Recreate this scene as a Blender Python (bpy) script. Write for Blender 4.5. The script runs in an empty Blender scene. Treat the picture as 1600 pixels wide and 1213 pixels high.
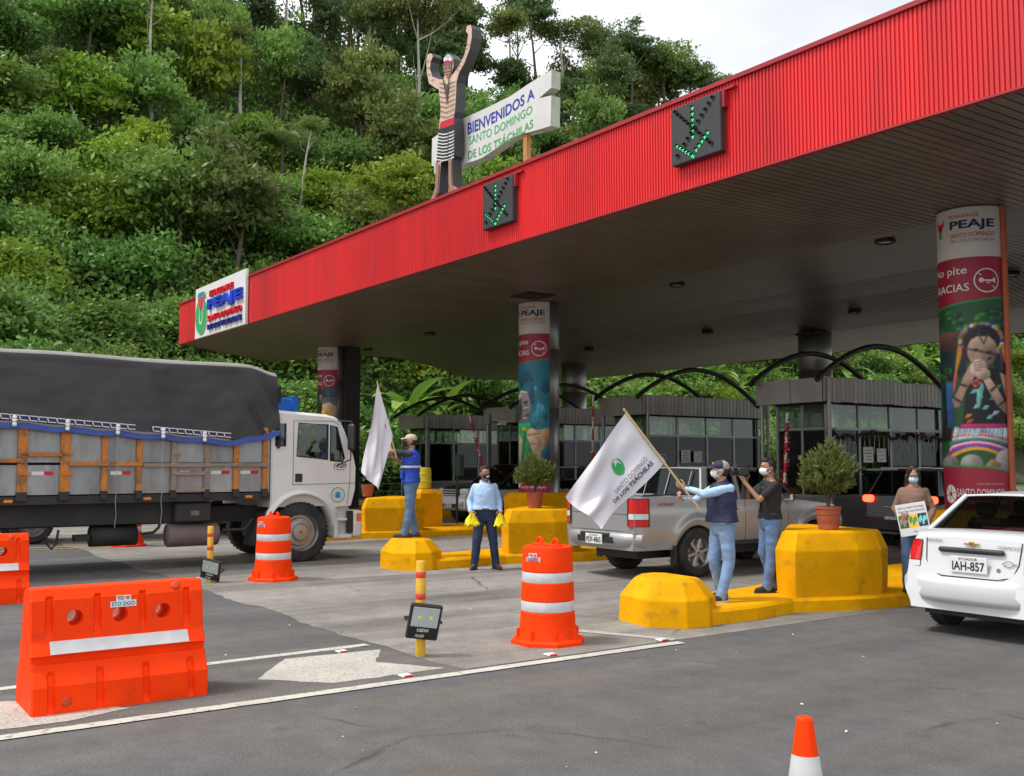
import bpy, bmesh, math, random
import numpy as np
from mathutils import Vector, Matrix, Euler, noise as mnoise
random.seed(7); np.random.seed(7)
S = bpy.context.scene
COL = S.collection
R = math.radians
# ---------------------------------------------------------------- camera, world, sun, exposure
cam_d = bpy.data.cameras.new('camera'); cam = bpy.data.objects.new('camera', cam_d); COL.objects.link(cam)
cam_d.sensor_width = 36; cam_d.lens = 35.78; cam_d.clip_start = 0.1; cam_d.clip_end = 2000
cam.location = (0, 0, 1.8); cam.rotation_euler = (R(90 + 4.19), 0, R(54.8)); S.camera = cam
W = bpy.data.worlds.new('World'); S.world = W; W.use_nodes = True
wn, wl = W.node_tree.nodes, W.node_tree.links; wn.clear()
SUN_EL, SUN_AZ = 58, 205      # azimuth clockwise from +Y: behind the camera, a little to its left
w_out = wn.new('ShaderNodeOutputWorld'); w_bg = wn.new('ShaderNodeBackground'); w_bg.inputs[1].default_value = 0.12
sky = wn.new('ShaderNodeTexSky'); sky.sky_type = 'NISHITA'; sky.sun_disc = False
sky.sun_elevation = R(SUN_EL); sky.sun_rotation = R(SUN_AZ); sky.altitude = 500; sky.air_density = 1.0; sky.dust_density = 3.0
w_tc = wn.new('ShaderNodeTexCoord'); w_map = wn.new('ShaderNodeMapping'); w_map.inputs['Scale'].default_value = (1, 1, 2.2); w_map.inputs['Location'].default_value = (1.3, 0.4, 0)
w_no = wn.new('ShaderNodeTexNoise'); w_no.inputs['Scale'].default_value = 1.6; w_no.inputs['Detail'].default_value = 5
w_ra = wn.new('ShaderNodeValToRGB')
w_ra.color_ramp.elements[0].position = 0.34; w_ra.color_ramp.elements[0].color = (3.7, 3.78, 3.95, 1)
w_ra.color_ramp.elements[1].position = 0.66; w_ra.color_ramp.elements[1].color = (7.0, 7.1, 7.2, 1)
w_mx = wn.new('ShaderNodeMix'); w_mx.data_type = 'RGBA'; w_mx.inputs[0].default_value = 0.9
wl.new(w_tc.outputs['Generated'], w_map.inputs['Vector']); wl.new(w_map.outputs[0], w_no.inputs['Vector'])
wl.new(w_no.outputs['Fac'], w_ra.inputs[0]); wl.new(sky.outputs[0], w_mx.inputs[6]); wl.new(w_ra.outputs[0], w_mx.inputs[7])
wl.new(w_mx.outputs[2], w_bg.inputs[0]); wl.new(w_bg.outputs[0], w_out.inputs[0])
sun_d = bpy.data.lights.new('sun', 'SUN'); sun_d.energy = 1.5; sun_d.angle = R(12); sun_d.color = (1, 0.96, 0.9)
sun = bpy.data.objects.new('sun', sun_d); COL.objects.link(sun)
_az, _el = R(SUN_AZ), R(SUN_EL)
_dir = Vector((math.sin(_az) * math.cos(_el), math.cos(_az) * math.cos(_el), math.sin(_el)))
sun.rotation_euler = _dir.to_track_quat('Z', 'Y').to_euler(); sun.location = (0, 0, 60)
VS = S.view_settings; VS.view_transform = 'Standard'; VS.look = 'None'; VS.exposure = 1.05; VS.gamma = 1; VS.use_curve_mapping = False
S.cycles.max_bounces = 5; S.cycles.diffuse_bounces = 3; S.cycles.glossy_bounces = 2; S.cycles.transmission_bounces = 6; S.cycles.transparent_max_bounces = 8

# ---------------------------------------------------------------- materials
def sr(r, g, b):                      # sRGB 0..255 to linear
    def c(x):
        x /= 255.0
        return x / 12.92 if x <= 0.04045 else ((x + 0.055) / 1.055) ** 2.4
    return (c(r), c(g), c(b))
MATS = {}
def mat(name, col, rough=0.6, metal=0.0, var=0.0, vscale=3.0, dirt=None, dirt_amt=0.0, dscale=1.2, bump=0.0, bscale=40.0,
        coat=0.0, emit=None, estr=0.0, rand=0.0, trans=0.0, spec=0.5, stretch=None, vdetail=4, dsharp=(0.45, 0.75), world=False):
    m = bpy.data.materials.new(name); m.use_nodes = True; MATS[name] = m
    n, l = m.node_tree.nodes, m.node_tree.links
    b = n['Principled BSDF']; b.inputs['Roughness'].default_value = rough; b.inputs['Metallic'].default_value = metal
    b.inputs['Specular IOR Level'].default_value = spec
    if coat: b.inputs['Coat Weight'].default_value = coat; b.inputs['Coat Roughness'].default_value = 0.08
    if emit: b.inputs['Emission Color'].default_value = (*emit, 1); b.inputs['Emission Strength'].default_value = estr
    if trans: b.inputs['Transmission Weight'].default_value = trans
    c4 = (*col, 1); b.inputs['Base Color'].default_value = c4; m.diffuse_color = c4
    if not (var or dirt_amt or bump or rand): return m
    tc = n.new('ShaderNodeTexCoord'); vec = tc.outputs['Object']
    if world: vec = n.new('ShaderNodeNewGeometry').outputs['Position']
    if stretch:
        mp = n.new('ShaderNodeMapping'); mp.inputs['Scale'].default_value = stretch; l.new(vec, mp.inputs[0]); vec = mp.outputs[0]
    cur = None
    def mixc(fac, a, bcol, blend='MIX'):
        x = n.new('ShaderNodeMix'); x.data_type = 'RGBA'; x.blend_type = blend
        if fac is None: x.inputs[0].default_value = 1
        elif isinstance(fac, float): x.inputs[0].default_value = fac
        else: l.new(fac, x.inputs[0])
        for i, q in ((6, a), (7, bcol)):
            if isinstance(q, tuple): x.inputs[i].default_value = q
            else: l.new(q, x.inputs[i])
        return x.outputs[2]
    cur = c4
    if var:
        t = n.new('ShaderNodeTexNoise'); t.inputs['Scale'].default_value = vscale; t.inputs['Detail'].default_value = vdetail; l.new(vec, t.inputs['Vector'])
        r = n.new('ShaderNodeMapRange'); r.inputs[1].default_value = 0.25; r.inputs[2].default_value = 0.75
        r.inputs[3].default_value = 1 - var; r.inputs[4].default_value = 1 + var; l.new(t.outputs['Fac'], r.inputs[0])
        cur = mixc(None, cur, r.outputs[0], 'MULTIPLY')
    if dirt_amt:
        t = n.new('ShaderNodeTexNoise'); t.inputs['Scale'].default_value = dscale; t.inputs['Detail'].default_value = 7; t.inputs['Roughness'].default_value = 0.65
        l.new(vec, t.inputs['Vector'])
        r = n.new('ShaderNodeMapRange'); r.inputs[1].default_value = dsharp[0]; r.inputs[2].default_value = dsharp[1]
        r.inputs[3].default_value = 0; r.inputs[4].default_value = dirt_amt; l.new(t.outputs['Fac'], r.inputs[0])
        cur = mixc(r.outputs[0], cur, (*dirt, 1))
    if rand:
        oi = n.new('ShaderNodeObjectInfo'); r = n.new('ShaderNodeMapRange'); r.inputs[3].default_value = 1 - rand; r.inputs[4].default_value = 1 + rand
        l.new(oi.outputs['Random'], r.inputs[0]); cur = mixc(None, cur, r.outputs[0], 'MULTIPLY')
    if not isinstance(cur, tuple): l.new(cur, b.inputs['Base Color'])
    if bump:
        t = n.new('ShaderNodeTexNoise'); t.inputs['Scale'].default_value = bscale; t.inputs['Detail'].default_value = 5; l.new(vec, t.inputs['Vector'])
        bp = n.new('ShaderNodeBump'); bp.inputs['Strength'].default_value = bump; bp.inputs['Distance'].default_value = 0.02
        l.new(t.outputs['Fac'], bp.inputs['Height']); l.new(bp.outputs[0], b.inputs['Normal'])
    return m
def M(x): return MATS[x] if isinstance(x, str) else x
mat('black_rubber', (0.018, 0.018, 0.019), 0.85, var=0.3, vscale=6, dirt=(0.09, 0.08, 0.07), dirt_amt=0.5, dscale=4)
mat('black_plastic', (0.02, 0.02, 0.021), 0.5, var=0.2)
mat('dark_metal', (0.03, 0.03, 0.032), 0.5, 0.3, var=0.3, dirt=(0.1, 0.085, 0.07), dirt_amt=0.4)
mat('chrome', (0.7, 0.7, 0.72), 0.15, 1.0)
mat('alloy', (0.35, 0.35, 0.36), 0.35, 0.8, var=0.2)
mat('white_paint', (0.78, 0.79, 0.79), 0.35, var=0.04, vscale=2, coat=0.3)
mat('white_print', (0.66, 0.66, 0.65), 0.6, var=0.05)
mat('white_plastic', (0.8, 0.8, 0.8), 0.45)
mat('glass_dark', (0.012, 0.014, 0.014), 0.06, spec=0.6)
mat('yellow_curb', (0.74, 0.35, 0.001), 0.7, var=0.12, vscale=3, dirt=(0.30, 0.16, 0.02), dirt_amt=0.5, dscale=4.5, dsharp=(0.55, 0.68), bump=0.3, bscale=14, spec=0.1)
mat('yellow_pole', (0.68, 0.38, 0.01), 0.5, var=0.1, dirt=(0.2, 0.14, 0.06), dirt_amt=0.6, dscale=6)
mat('orange_plastic', (0.93, 0.048, 0.001), 0.55, var=0.08, vscale=4, dirt=(0.5, 0.05, 0.012), dirt_amt=0.5, dscale=6, dsharp=(0.56, 0.68), bump=0.06, bscale=14, spec=0.12)
mat('orange_dark', (0.55, 0.05, 0.01), 0.6)
mat('reflective_white', (0.60, 0.61, 0.62), 0.4, var=0.08, vscale=12, dirt=(.35,.33,.3), dirt_amt=.4, dscale=5)
mat('red_lens', (0.6, 0.01, 0.012), 0.15, coat=0.5)
mat('orange_lens', (0.7, 0.2, 0.02), 0.2, coat=0.5)
mat('clear_lens', (0.62, 0.64, 0.66), 0.12, coat=0.5)
mat('terracotta', (0.36, 0.085, 0.04), 0.7, var=0.12, dirt=(0.2, 0.09, 0.06), dirt_amt=0.5)
mat('soil', (0.05, 0.035, 0.025), 0.95, var=0.3, vscale=20)
mat('ink_blue', sr(40, 55, 160), 0.6); mat('ink_navy', sr(30, 38, 90), 0.6); mat('ink_red', sr(190, 25, 45), 0.6)
mat('ink_green', sr(45, 160, 85), 0.6); mat('ink_crimson', sr(165, 30, 62), 0.55, var=0.06); mat('ink_black', (0.015, 0.015, 0.016), 0.6)
mat('ink_grey', (0.2, 0.2, 0.21), 0.6); mat('ink_teal', sr(40, 130, 150), 0.6); mat('ink_pink', sr(200, 60, 120), 0.6)

# ---------------------------------------------------------------- mesh helpers
class MB:
    def __init__(self): self.v = []; self.f = []; self.m = []; self.s = []
    def add(self, vs, fs, mi=0, smooth=False):
        o = len(self.v); self.v.extend(tuple(p) for p in vs)
        for q in fs: self.f.append(tuple(i + o for i in q)); self.m.append(mi); self.s.append(smooth)
        return self
    def box(self, c, s, mi=0, rot=None, bev=0.0, seg=1):
        hx, hy, hz = s[0] / 2, s[1] / 2, s[2] / 2
        if bev > 0:
            bev = min(bev, hx * .98, hy * .98, hz * .98)
            bm = bmesh.new(); bmesh.ops.create_cube(bm, size=2)
            for v in bm.verts: v.co = Vector((v.co.x * hx, v.co.y * hy, v.co.z * hz))
            bmesh.ops.bevel(bm, geom=bm.edges[:], offset=bev, segments=seg, affect='EDGES', profile=0.5)
            bm.verts.index_update(); vs = [v.co.copy() for v in bm.verts]; fs = [[v.index for v in q.verts] for q in bm.faces]; bm.free()
        else:
            vs = [Vector((x, y, z)) for x in (-hx, hx) for y in (-hy, hy) for z in (-hz, hz)]
            fs = [(0, 1, 3, 2), (4, 6, 7, 5), (0, 4, 5, 1), (2, 3, 7, 6), (0, 2, 6, 4), (1, 5, 7, 3)]
        if rot is not None:
            q = Euler(rot).to_matrix(); vs = [q @ v for v in vs]
        c = Vector(c); return self.add([v + c for v in vs], fs, mi)
    def b2(self, x0, x1, y0, y1, z0, z1, mi=0, bev=0.0):
        return self.box(((x0 + x1) / 2, (y0 + y1) / 2, (z0 + z1) / 2), (x1 - x0, y1 - y0, z1 - z0), mi, bev=bev)
    def quad(self, a, b, c, d, mi=0): return self.add([a, b, c, d], [(0, 1, 2, 3)], mi)
    def ring_loft(self, rings, mi=0, smooth=True, caps=True, closed=True):
        n = len(rings[0]); vs = [p for r in rings for p in r]; fs = []
        for i in range(len(rings) - 1):
            for j in range(n if closed else n - 1):
                k = (j + 1) % n; fs.append((i * n + j, i * n + k, (i + 1) * n + k, (i + 1) * n + j))
        self.add(vs, fs, mi, smooth)
        if caps and closed:
            self.add(rings[0], [tuple(range(n - 1, -1, -1))], mi); self.add(rings[-1], [tuple(range(n))], mi)
        return self
    def tube(self, path, r, mi=0, n=8, caps=True, smooth=True):
        path = [Vector(p) for p in path]; rings = []; k = len(path)
        rs = r if isinstance(r, (list, tuple)) else [r] * k
        up = None
        for i, p in enumerate(path):
            t = (path[min(i + 1, k - 1)] - path[max(i - 1, 0)]).normalized()
            if up is None: up = Vector((0, 0, 1)) if abs(t.z) < .9 else Vector((1, 0, 0))
            a = t.cross(up)
            if a.length < 1e-4: a = t.orthogonal()
            a.normalize(); b = a.cross(t).normalized(); up = b
            rings.append([p + a * (math.cos(2 * math.pi * j / n) * rs[i]) + b * (math.sin(2 * math.pi * j / n) * rs[i]) for j in range(n)])
        return self.ring_loft(rings, mi, smooth, caps)
    def lathe(self, prof, c=(0, 0, 0), n=24, mi=0, smooth=True, axis='z', caps=True):
        rings = []
        for r, z in prof:
            ring = []
            for j in range(n):
                a = 2 * math.pi * j / n; x, y = r * math.cos(a), r * math.sin(a)
                p = (x, y, z) if axis == 'z' else ((z, x, y) if axis == 'x' else (y, z, x))
                ring.append((p[0] + c[0], p[1] + c[1], p[2] + c[2]))
            rings.append(ring)
        return self.ring_loft(rings, mi, smooth, caps)
    def prism(self, pts, fn0, fn1, mi=0, mi_side=None):   # outline pts (2D); fn0/fn1 map 2D -> 3D for the two faces
        n = len(pts); a = [fn0(*p) for p in pts]; b = [fn1(*p) for p in pts]
        from mathutils.geometry import tessellate_polygon
        tri = tessellate_polygon([[Vector((p[0], p[1], 0)) for p in pts]])
        area = sum(pts[i][0] * pts[(i + 1) % n][1] - pts[(i + 1) % n][0] * pts[i][1] for i in range(n))
        self.add(a, [t for t in tri], mi); self.add(b, [tuple(reversed(t)) for t in tri], mi)
        self.add(a + b, [(i, (i + 1) % n, n + (i + 1) % n, n + i) for i in range(n)], mi if mi_side is None else mi_side)
        return self
    def build(self, name, mats, parent=None, origin=None, recalc=True, smooth_all=False, sharp=None):
        if not isinstance(mats, (list, tuple)): mats = [mats]
        o = Vector((0, 0, 0))
        if origin is not None: o = Vector(origin)
        elif parent is not None and parent.get('_w') is not None: o = Vector(parent['_w'])
        me = bpy.data.meshes.new(name)
        me.from_pydata([(p[0] - o.x, p[1] - o.y, p[2] - o.z) for p in self.v], [], self.f)
        for m in mats: me.materials.append(M(m))
        me.polygons.foreach_set('material_index', self.m)
        me.polygons.foreach_set('use_smooth', [True] * len(self.f) if smooth_all else self.s)
        if recalc:
            bm = bmesh.new(); bm.from_mesh(me); bmesh.ops.recalc_face_normals(bm, faces=bm.faces); bm.to_mesh(me); bm.free()
        if sharp is not None:
            me.set_sharp_from_angle(angle=R(sharp))
        ob = bpy.data.objects.new(name, me); COL.objects.link(ob)
        if parent is not None:
            ob.parent = parent
            if parent.get('_w') is not None: ob['_w'] = parent['_w']
        elif origin is not None: ob.location = o
        return ob
def tag(o, label=None, cat=None, group=None, kind=None):
    if label: o['label'] = label
    if cat: o['category'] = cat
    if group: o['group'] = group
    if kind: o['kind'] = kind
    return o
def root(name, label, cat, loc=(0, 0, 0), rz=0.0, group=None, world=False):
    o = bpy.data.objects.new(name, None); COL.objects.link(o); o.empty_display_size = 0.2
    o.location = loc; o.rotation_euler = (0, 0, rz); tag(o, label, cat, group)
    if world: o['_w'] = tuple(loc)          # parts given in world coordinates
    return o
def copy_tree(o, parent=None):
    c = o.copy(); COL.objects.link(c); c.parent = parent
    for ch in list(o.children): copy_tree(ch, c)
    return c
def text_geo(body, size=1.0, bold=0.0, align='LEFT', extrude=0.0, xs=1.0, shear=0.0):
    if 'M' in body: bold = 0.0           # the default face's M folds over itself when thickened
    cu = bpy.data.curves.new('txt', 'FONT'); cu.body = body; cu.size = size; cu.align_x = align; cu.offset = bold * size
    cu.extrude = extrude; cu.resolution_u = 3; cu.shear = shear
    ob = bpy.data.objects.new('txt', cu); COL.objects.link(ob)
    dg = bpy.context.evaluated_depsgraph_get(); ev = ob.evaluated_get(dg); me = bpy.data.meshes.new_from_object(ev)
    vs = [(v.co.x * xs, v.co.y, v.co.z) for v in me.vertices]; fs = [tuple(p.vertices) for p in me.polygons]
    bpy.data.objects.remove(ob); bpy.data.curves.remove(cu); bpy.data.meshes.remove(me)
    return vs, fs
def text_fit(body, w, h, bold=0.015, extrude=0.0, shear=0.0):       # geometry scaled to fill w x h, origin lower left
    vs, fs = text_geo(body, 1.0, bold, 'LEFT', 0, 1, shear)
    x0 = min(v[0] for v in vs); x1 = max(v[0] for v in vs); y0 = min(v[1] for v in vs); y1 = max(v[1] for v in vs)
    vs = [((v[0] - x0) / (x1 - x0) * w, (v[1] - y0) / (y1 - y0) * h, 0) for v in vs]
    return vs, fs
def add_text(mb, body, w, h, fn, mi=0, bold=0.015, shear=0.0):
    vs, fs = text_fit(body, w, h, bold, 0, shear); mb.add([fn(v[0], v[1]) for v in vs], fs, mi)
def circ(cx, cy, rx, ry=None, n=24, a0=0, a1=360):
    ry = rx if ry is None else ry
    full = abs(a1 - a0) >= 360
    k = n if full else n + 1
    return [(cx + rx * math.cos(R(a0 + (a1 - a0) * i / n)), cy + ry * math.sin(R(a0 + (a1 - a0) * i / n))) for i in range(k)]
def fill2d(mb, pts, fn, mi=0):
    from mathutils.geometry import tessellate_polygon
    tri = tessellate_polygon([[Vector((p[0], p[1], 0)) for p in pts]]); mb.add([fn(*p) for p in pts], [tuple(t) for t in tri], mi)
def annulus(mb, cx, cy, r0, r1, fn, mi=0, n=28, ry=1.0):
    a = circ(cx, cy, r0, r0 * ry, n); b = circ(cx, cy, r1, r1 * ry, n)
    mb.add([fn(*p) for p in a + b], [(i, (i + 1) % n, n + (i + 1) % n, n + i) for i in range(n)], mi)
def stroke(mb, pts, w, fn, mi=0):
    for i in range(len(pts) - 1):
        (x0, y0), (x1, y1) = pts[i], pts[i + 1]; L = math.hypot(x1 - x0, y1 - y0) or 1; nx, ny = -(y1 - y0) / L * w / 2, (x1 - x0) / L * w / 2
        mb.add([fn(x0 + nx, y0 + ny), fn(x1 + nx, y1 + ny), fn(x1 - nx, y1 - ny), fn(x0 - nx, y0 - ny)], [(0, 1, 2, 3)], mi)
# ---------------------------------------------------------------- photo geometry: a pixel on a known plane -> a point
_f = 1590.0; _p = math.atan(116.5 / _f); _yw = R(54.8)
_F = Vector((-math.sin(_yw), math.cos(_yw), 0)); _Rt = Vector((math.cos(_yw), math.sin(_yw), 0))
def _ray(u, v):
    a = (u - 800) / _f; b = (606.5 - v) / _f
    return _F * (math.cos(_p) - b * math.sin(_p)) + Vector((0, 0, 1)) * (math.sin(_p) + b * math.cos(_p)) + _Rt * a
def on_z(u, v, z=0.0): r = _ray(u, v); return Vector((0, 0, 1.8)) + r * ((z - 1.8) / r.z)
def on_y(u, v, y): r = _ray(u, v); return Vector((0, 0, 1.8)) + r * (y / r.y)
def to_px(p):
    d = Vector(p) - Vector((0, 0, 1.8)); fw = _F * math.cos(_p) + Vector((0, 0, math.sin(_p))); up = Vector((0, 0, math.cos(_p))) - _F * math.sin(_p)
    k = d.dot(fw); return (800 + _f * d.dot(_Rt) / k, 606.5 - _f * d.dot(up) / k, k)

# ---------------------------------------------------------------- ground, road, paint
def ground_mat(name, c0, c1, speck, lscale, bump, streak=None, crack=0.0):
    m = bpy.data.materials.new(name); m.use_nodes = True; MATS[name] = m
    n, l = m.node_tree.nodes, m.node_tree.links; b = n['Principled BSDF']; b.inputs['Roughness'].default_value = 0.9; b.inputs['Specular IOR Level'].default_value = 0.3
    tc = n.new('ShaderNodeTexCoord')
    def noise(scale, detail=5, rough=0.6, st=None):
        t = n.new('ShaderNodeTexNoise'); t.inputs['Scale'].default_value = scale; t.inputs['Detail'].default_value = detail; t.inputs['Roughness'].default_value = rough
        if st:
            mp = n.new('ShaderNodeMapping'); mp.inputs['Scale'].default_value = st; l.new(tc.outputs['Object'], mp.inputs[0]); l.new(mp.outputs[0], t.inputs['Vector'])
        else: l.new(tc.outputs['Object'], t.inputs['Vector'])
        return t.outputs['Fac']
    def rng(x, a, bb, c, d):
        r = n.new('ShaderNodeMapRange'); r.inputs[1].default_value = a; r.inputs[2].default_value = bb; r.inputs[3].default_value = c; r.inputs[4].default_value = d
        l.new(x, r.inputs[0]); return r.outputs[0]
    def mix(f, a, c, bl='MIX'):
        x = n.new('ShaderNodeMix'); x.data_type = 'RGBA'; x.blend_type = bl
        if isinstance(f, float): x.inputs[0].default_value = f
        else: l.new(f, x.inputs[0])
        for i, q in ((6, a), (7, c)):
            if isinstance(q, tuple): x.inputs[i].default_value = (*q, 1)
            else: l.new(q, x.inputs[i])
        return x.outputs[2]
    col = mix(rng(noise(lscale, 6), 0.35, 0.65, 0, 1), c0, c1)
    if streak: col = mix(rng(noise(0.9, 5, 0.65, (1.0, 0.12, 1)), 0.46, 0.66, 0, 0.75), col, streak)
    col = mix(1.0, col, rng(noise(1.1, 3, 0.5, (1.0, 0.03, 1)), 0.3, 0.7, 0.82, 1.16), 'MULTIPLY')
    col = mix(rng(noise(2.6, 4, 0.6), 0.66, 0.74, 0, 0.45), col, (0.04, 0.038, 0.036))
    col = mix(1.0, col, rng(noise(55, 4, 0.7), 0.3, 0.7, 0.68, 1.32), 'MULTIPLY')
    col = mix(1.0, col, rng(noise(3.5, 5, 0.7), 0.25, 0.75, 0.8, 1.2), 'MULTIPLY')
    col = mix(rng(noise(17, 2), 0.70, 0.74, 0, 0.45), col, speck)
    if crack:
        v = n.new('ShaderNodeTexVoronoi'); v.feature = 'DISTANCE_TO_EDGE'; v.inputs['Scale'].default_value = 0.42
        nv = n.new('ShaderNodeTexNoise'); nv.inputs['Scale'].default_value = 2.2; nv.inputs['Detail'].default_value = 6; l.new(tc.outputs['Object'], nv.inputs['Vector'])
        ad = n.new('ShaderNodeMix'); ad.data_type = 'RGBA'; ad.inputs[0].default_value = 0.16; l.new(tc.outputs['Object'], ad.inputs[6]); l.new(nv.outputs['Color'], ad.inputs[7])
        l.new(ad.outputs[2], v.inputs['Vector'])
        k = rng(v.outputs['Distance'], 0.0, 0.012, crack, 0)
        msk = n.new('ShaderNodeMath'); msk.operation = 'MULTIPLY'; l.new(k, msk.inputs[0]); l.new(rng(noise(0.5, 3), 0.5, 0.6, 0, 1), msk.inputs[1])
        col = mix(msk.outputs[0], col, (0.018, 0.017, 0.016))
    l.new(col, b.inputs['Base Color'])
    bp = n.new('ShaderNodeBump'); bp.inputs['Strength'].default_value = bump; bp.inputs['Distance'].default_value = 0.01
    l.new(noise(120, 4, 0.7), bp.inputs['Height']); l.new(bp.outputs[0], b.inputs['Normal'])
    return m
ground_mat('asphalt', (0.086, 0.086, 0.088), (0.118, 0.116, 0.113), (0.24, 0.24, 0.24), 0.5, 0.6, (0.13, 0.115, 0.1), 0.6)
ground_mat('asphalt_old', (0.12, 0.113, 0.103), (0.155, 0.146, 0.133), (0.3, 0.29, 0.27), 0.8, 0.6, (0.075, 0.07, 0.066), 0.5)
ground_mat('apron_concrete', (0.20, 0.187, 0.168), (0.29, 0.272, 0.245), (0.3, 0.29, 0.27), 0.45, 0.5, (0.085, 0.08, 0.074), 0.7)
ground_mat('earth', (0.06, 0.05, 0.03), (0.04, 0.05, 0.02), (0.1, 0.09, 0.07), 0.5, 0.8)
def worn_paint(name, c, under, lo, hi, sc=14):
    m = bpy.data.materials.new(name); m.use_nodes = True; MATS[name] = m
    n, l = m.node_tree.nodes, m.node_tree.links; b = n['Principled BSDF']; b.inputs['Roughness'].default_value = 0.8
    tc = n.new('ShaderNodeTexCoord'); t = n.new('ShaderNodeTexNoise'); t.inputs['Scale'].default_value = sc; t.inputs['Detail'].default_value = 8; t.inputs['Roughness'].default_value = 0.72
    l.new(tc.outputs['Object'], t.inputs['Vector'])
    r = n.new('ShaderNodeMapRange'); r.inputs[1].default_value = lo; r.inputs[2].default_value = hi; l.new(t.outputs['Fac'], r.inputs[0])
    t2 = n.new('ShaderNodeTexNoise'); t2.inputs['Scale'].default_value = 2; l.new(tc.outputs['Object'], t2.inputs['Vector'])
    r2 = n.new('ShaderNodeMapRange'); r2.inputs[3].default_value = 0.7; r2.inputs[4].default_value = 1.15; l.new(t2.outputs['Fac'], r2.inputs[0])
    x = n.new('ShaderNodeMix'); x.data_type = 'RGBA'; l.new(r.outputs[0], x.inputs[0]); x.inputs[6].default_value = (*under, 1); x.inputs[7].default_value = (*c, 1)
    y = n.new('ShaderNodeMix'); y.data_type = 'RGBA'; y.blend_type = 'MULTIPLY'; y.inputs[0].default_value = 1; l.new(x.outputs[2], y.inputs[6]); l.new(r2.outputs[0], y.inputs[7])
    l.new(y.outputs[2], b.inputs['Base Color'])
worn_paint('road_paint', (0.52, 0.5, 0.44), (0.13, 0.12, 0.11), 0.33, 0.45)
worn_paint('road_paint_worn', (0.46, 0.44, 0.39), (0.17, 0.16, 0.145), 0.34, 0.5, 38)
worn_paint('road_paint_yellow', (0.5, 0.3, 0.05), (0.11, 0.1, 0.09), 0.4, 0.55)

def sheet(name, pts, z, m, **kw):
    mb = MB(); fill2d(mb, pts, lambda x, y: (x, y, z)); o = mb.build(name, m)
    for p in o.data.polygons:
        if p.normal.z < 0: p.flip()
    return tag(o, kind='structure', **kw)
sheet('ground', [(-400, -300), (300, -300), (300, 500), (-400, 500)], -0.02, 'earth')
sheet('road', [(-41, -80), (30, -80), (30, 240), (-41, 240)], 0.0, 'asphalt')
# pale old concrete of the toll plaza with a ragged edge towards the newer asphalt, and the old strip in the gore
edge = []
x = -7.62
while x > -40:
    edge.append((x, 4.75 + 0.012 * (-7.6 - x) + 0.16 * mnoise.noise(Vector((x * 0.7, 0.3, 0))) + 0.05 * mnoise.noise(Vector((x * 4, 1.3, 0))))); x -= 0.14
sheet('apron_pavement', [(-7.62, 60)] + edge + [(-40, 60)], 0.003, 'apron_concrete')
gedge = [(-7.56, y) for y in (-30, 4.9)] + [(-9.4 + 0.1 * mnoise.noise(Vector((y * 1.7, 7, 0))), y) for y in np.arange(4.55, -30, -0.3)]
sheet('gore_pavement', gedge, 0.0055, 'asphalt_old')
def ragged(x0, y0, x1, y1, w, n=60, seed=0):
    L, Rr = [], []
    d = Vector((x1 - x0, y1 - y0)).normalized(); nx, ny = -d.y, d.x
    for i in range(n + 1):
        t = i / n; px, py = x0 + (x1 - x0) * t, y0 + (y1 - y0) * t
        a = w / 2 * (1 + 0.18 * mnoise.noise(Vector((t * n * 0.6, seed, 0)))); b = w / 2 * (1 + 0.18 * mnoise.noise(Vector((t * n * 0.6, seed + 9, 0))))
        L.append((px + nx * a, py + ny * a)); Rr.append((px - nx * b, py - ny * b))
    return L + Rr[::-1]
sheet('lane_line', ragged(-7.48, -6, -7.48, 7.35, 0.13, 120, 1), 0.0085, 'road_paint')
sheet('lane_line', ragged(-8.86, -6, -9.17, 4.72, 0.12, 100, 2), 0.0085, 'road_paint')
sheet('lane_line', ragged(-16.02, -8, -16.0, 5.3, 0.13, 100, 3), 0.0085, 'road_paint')
sheet('lane_line', ragged(-14.75, -6, -14.6, 3.4, 0.12, 80, 4), 0.0085, 'road_paint_worn')
sheet('lane_line', ragged(-23.0, -8, -22.9, 6.4, 0.14, 80, 6), 0.0085, 'road_paint_yellow')
sheet('lane_line', ragged(-24.4, -8, -23.2, 7.4, 0.16, 80, 8), 0.0085, 'road_paint_yellow')
sheet('lane_line', ragged(-8.62, 6.95, -7.62, 7.4, 0.14, 30, 5), 0.0085, 'road_paint_worn')
def pxs(pts): return [tuple(on_z(u, v)[:2]) for u, v in pts]
def rough_poly(pts, k=10, amp=0.03):
    out = []
    for i in range(len(pts)):
        a, b = pts[i], pts[(i + 1) % len(pts)]
        for j in range(k):
            t = j / k; x, y = a[0] + (b[0] - a[0]) * t, a[1] + (b[1] - a[1]) * t
            if j: x += amp * mnoise.noise(Vector((x * 7, y * 7, 3))); y += amp * mnoise.noise(Vector((x * 7, y * 7, 8)))
            out.append((x, y))
    return out
sheet('gore_paint', rough_poly(pxs([(402, 1063), (445, 1031), (595, 1016), (586, 1036), (695, 1045), (620, 1056), (520, 1069)])), 0.0085, 'road_paint_worn')
sheet('gore_paint', rough_poly(pxs([(-140, 1135), (0, 1098), (70, 1096), (205, 1108), (110, 1128), (0, 1142), (-140, 1168)])), 0.0085, 'road_paint_worn')

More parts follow.
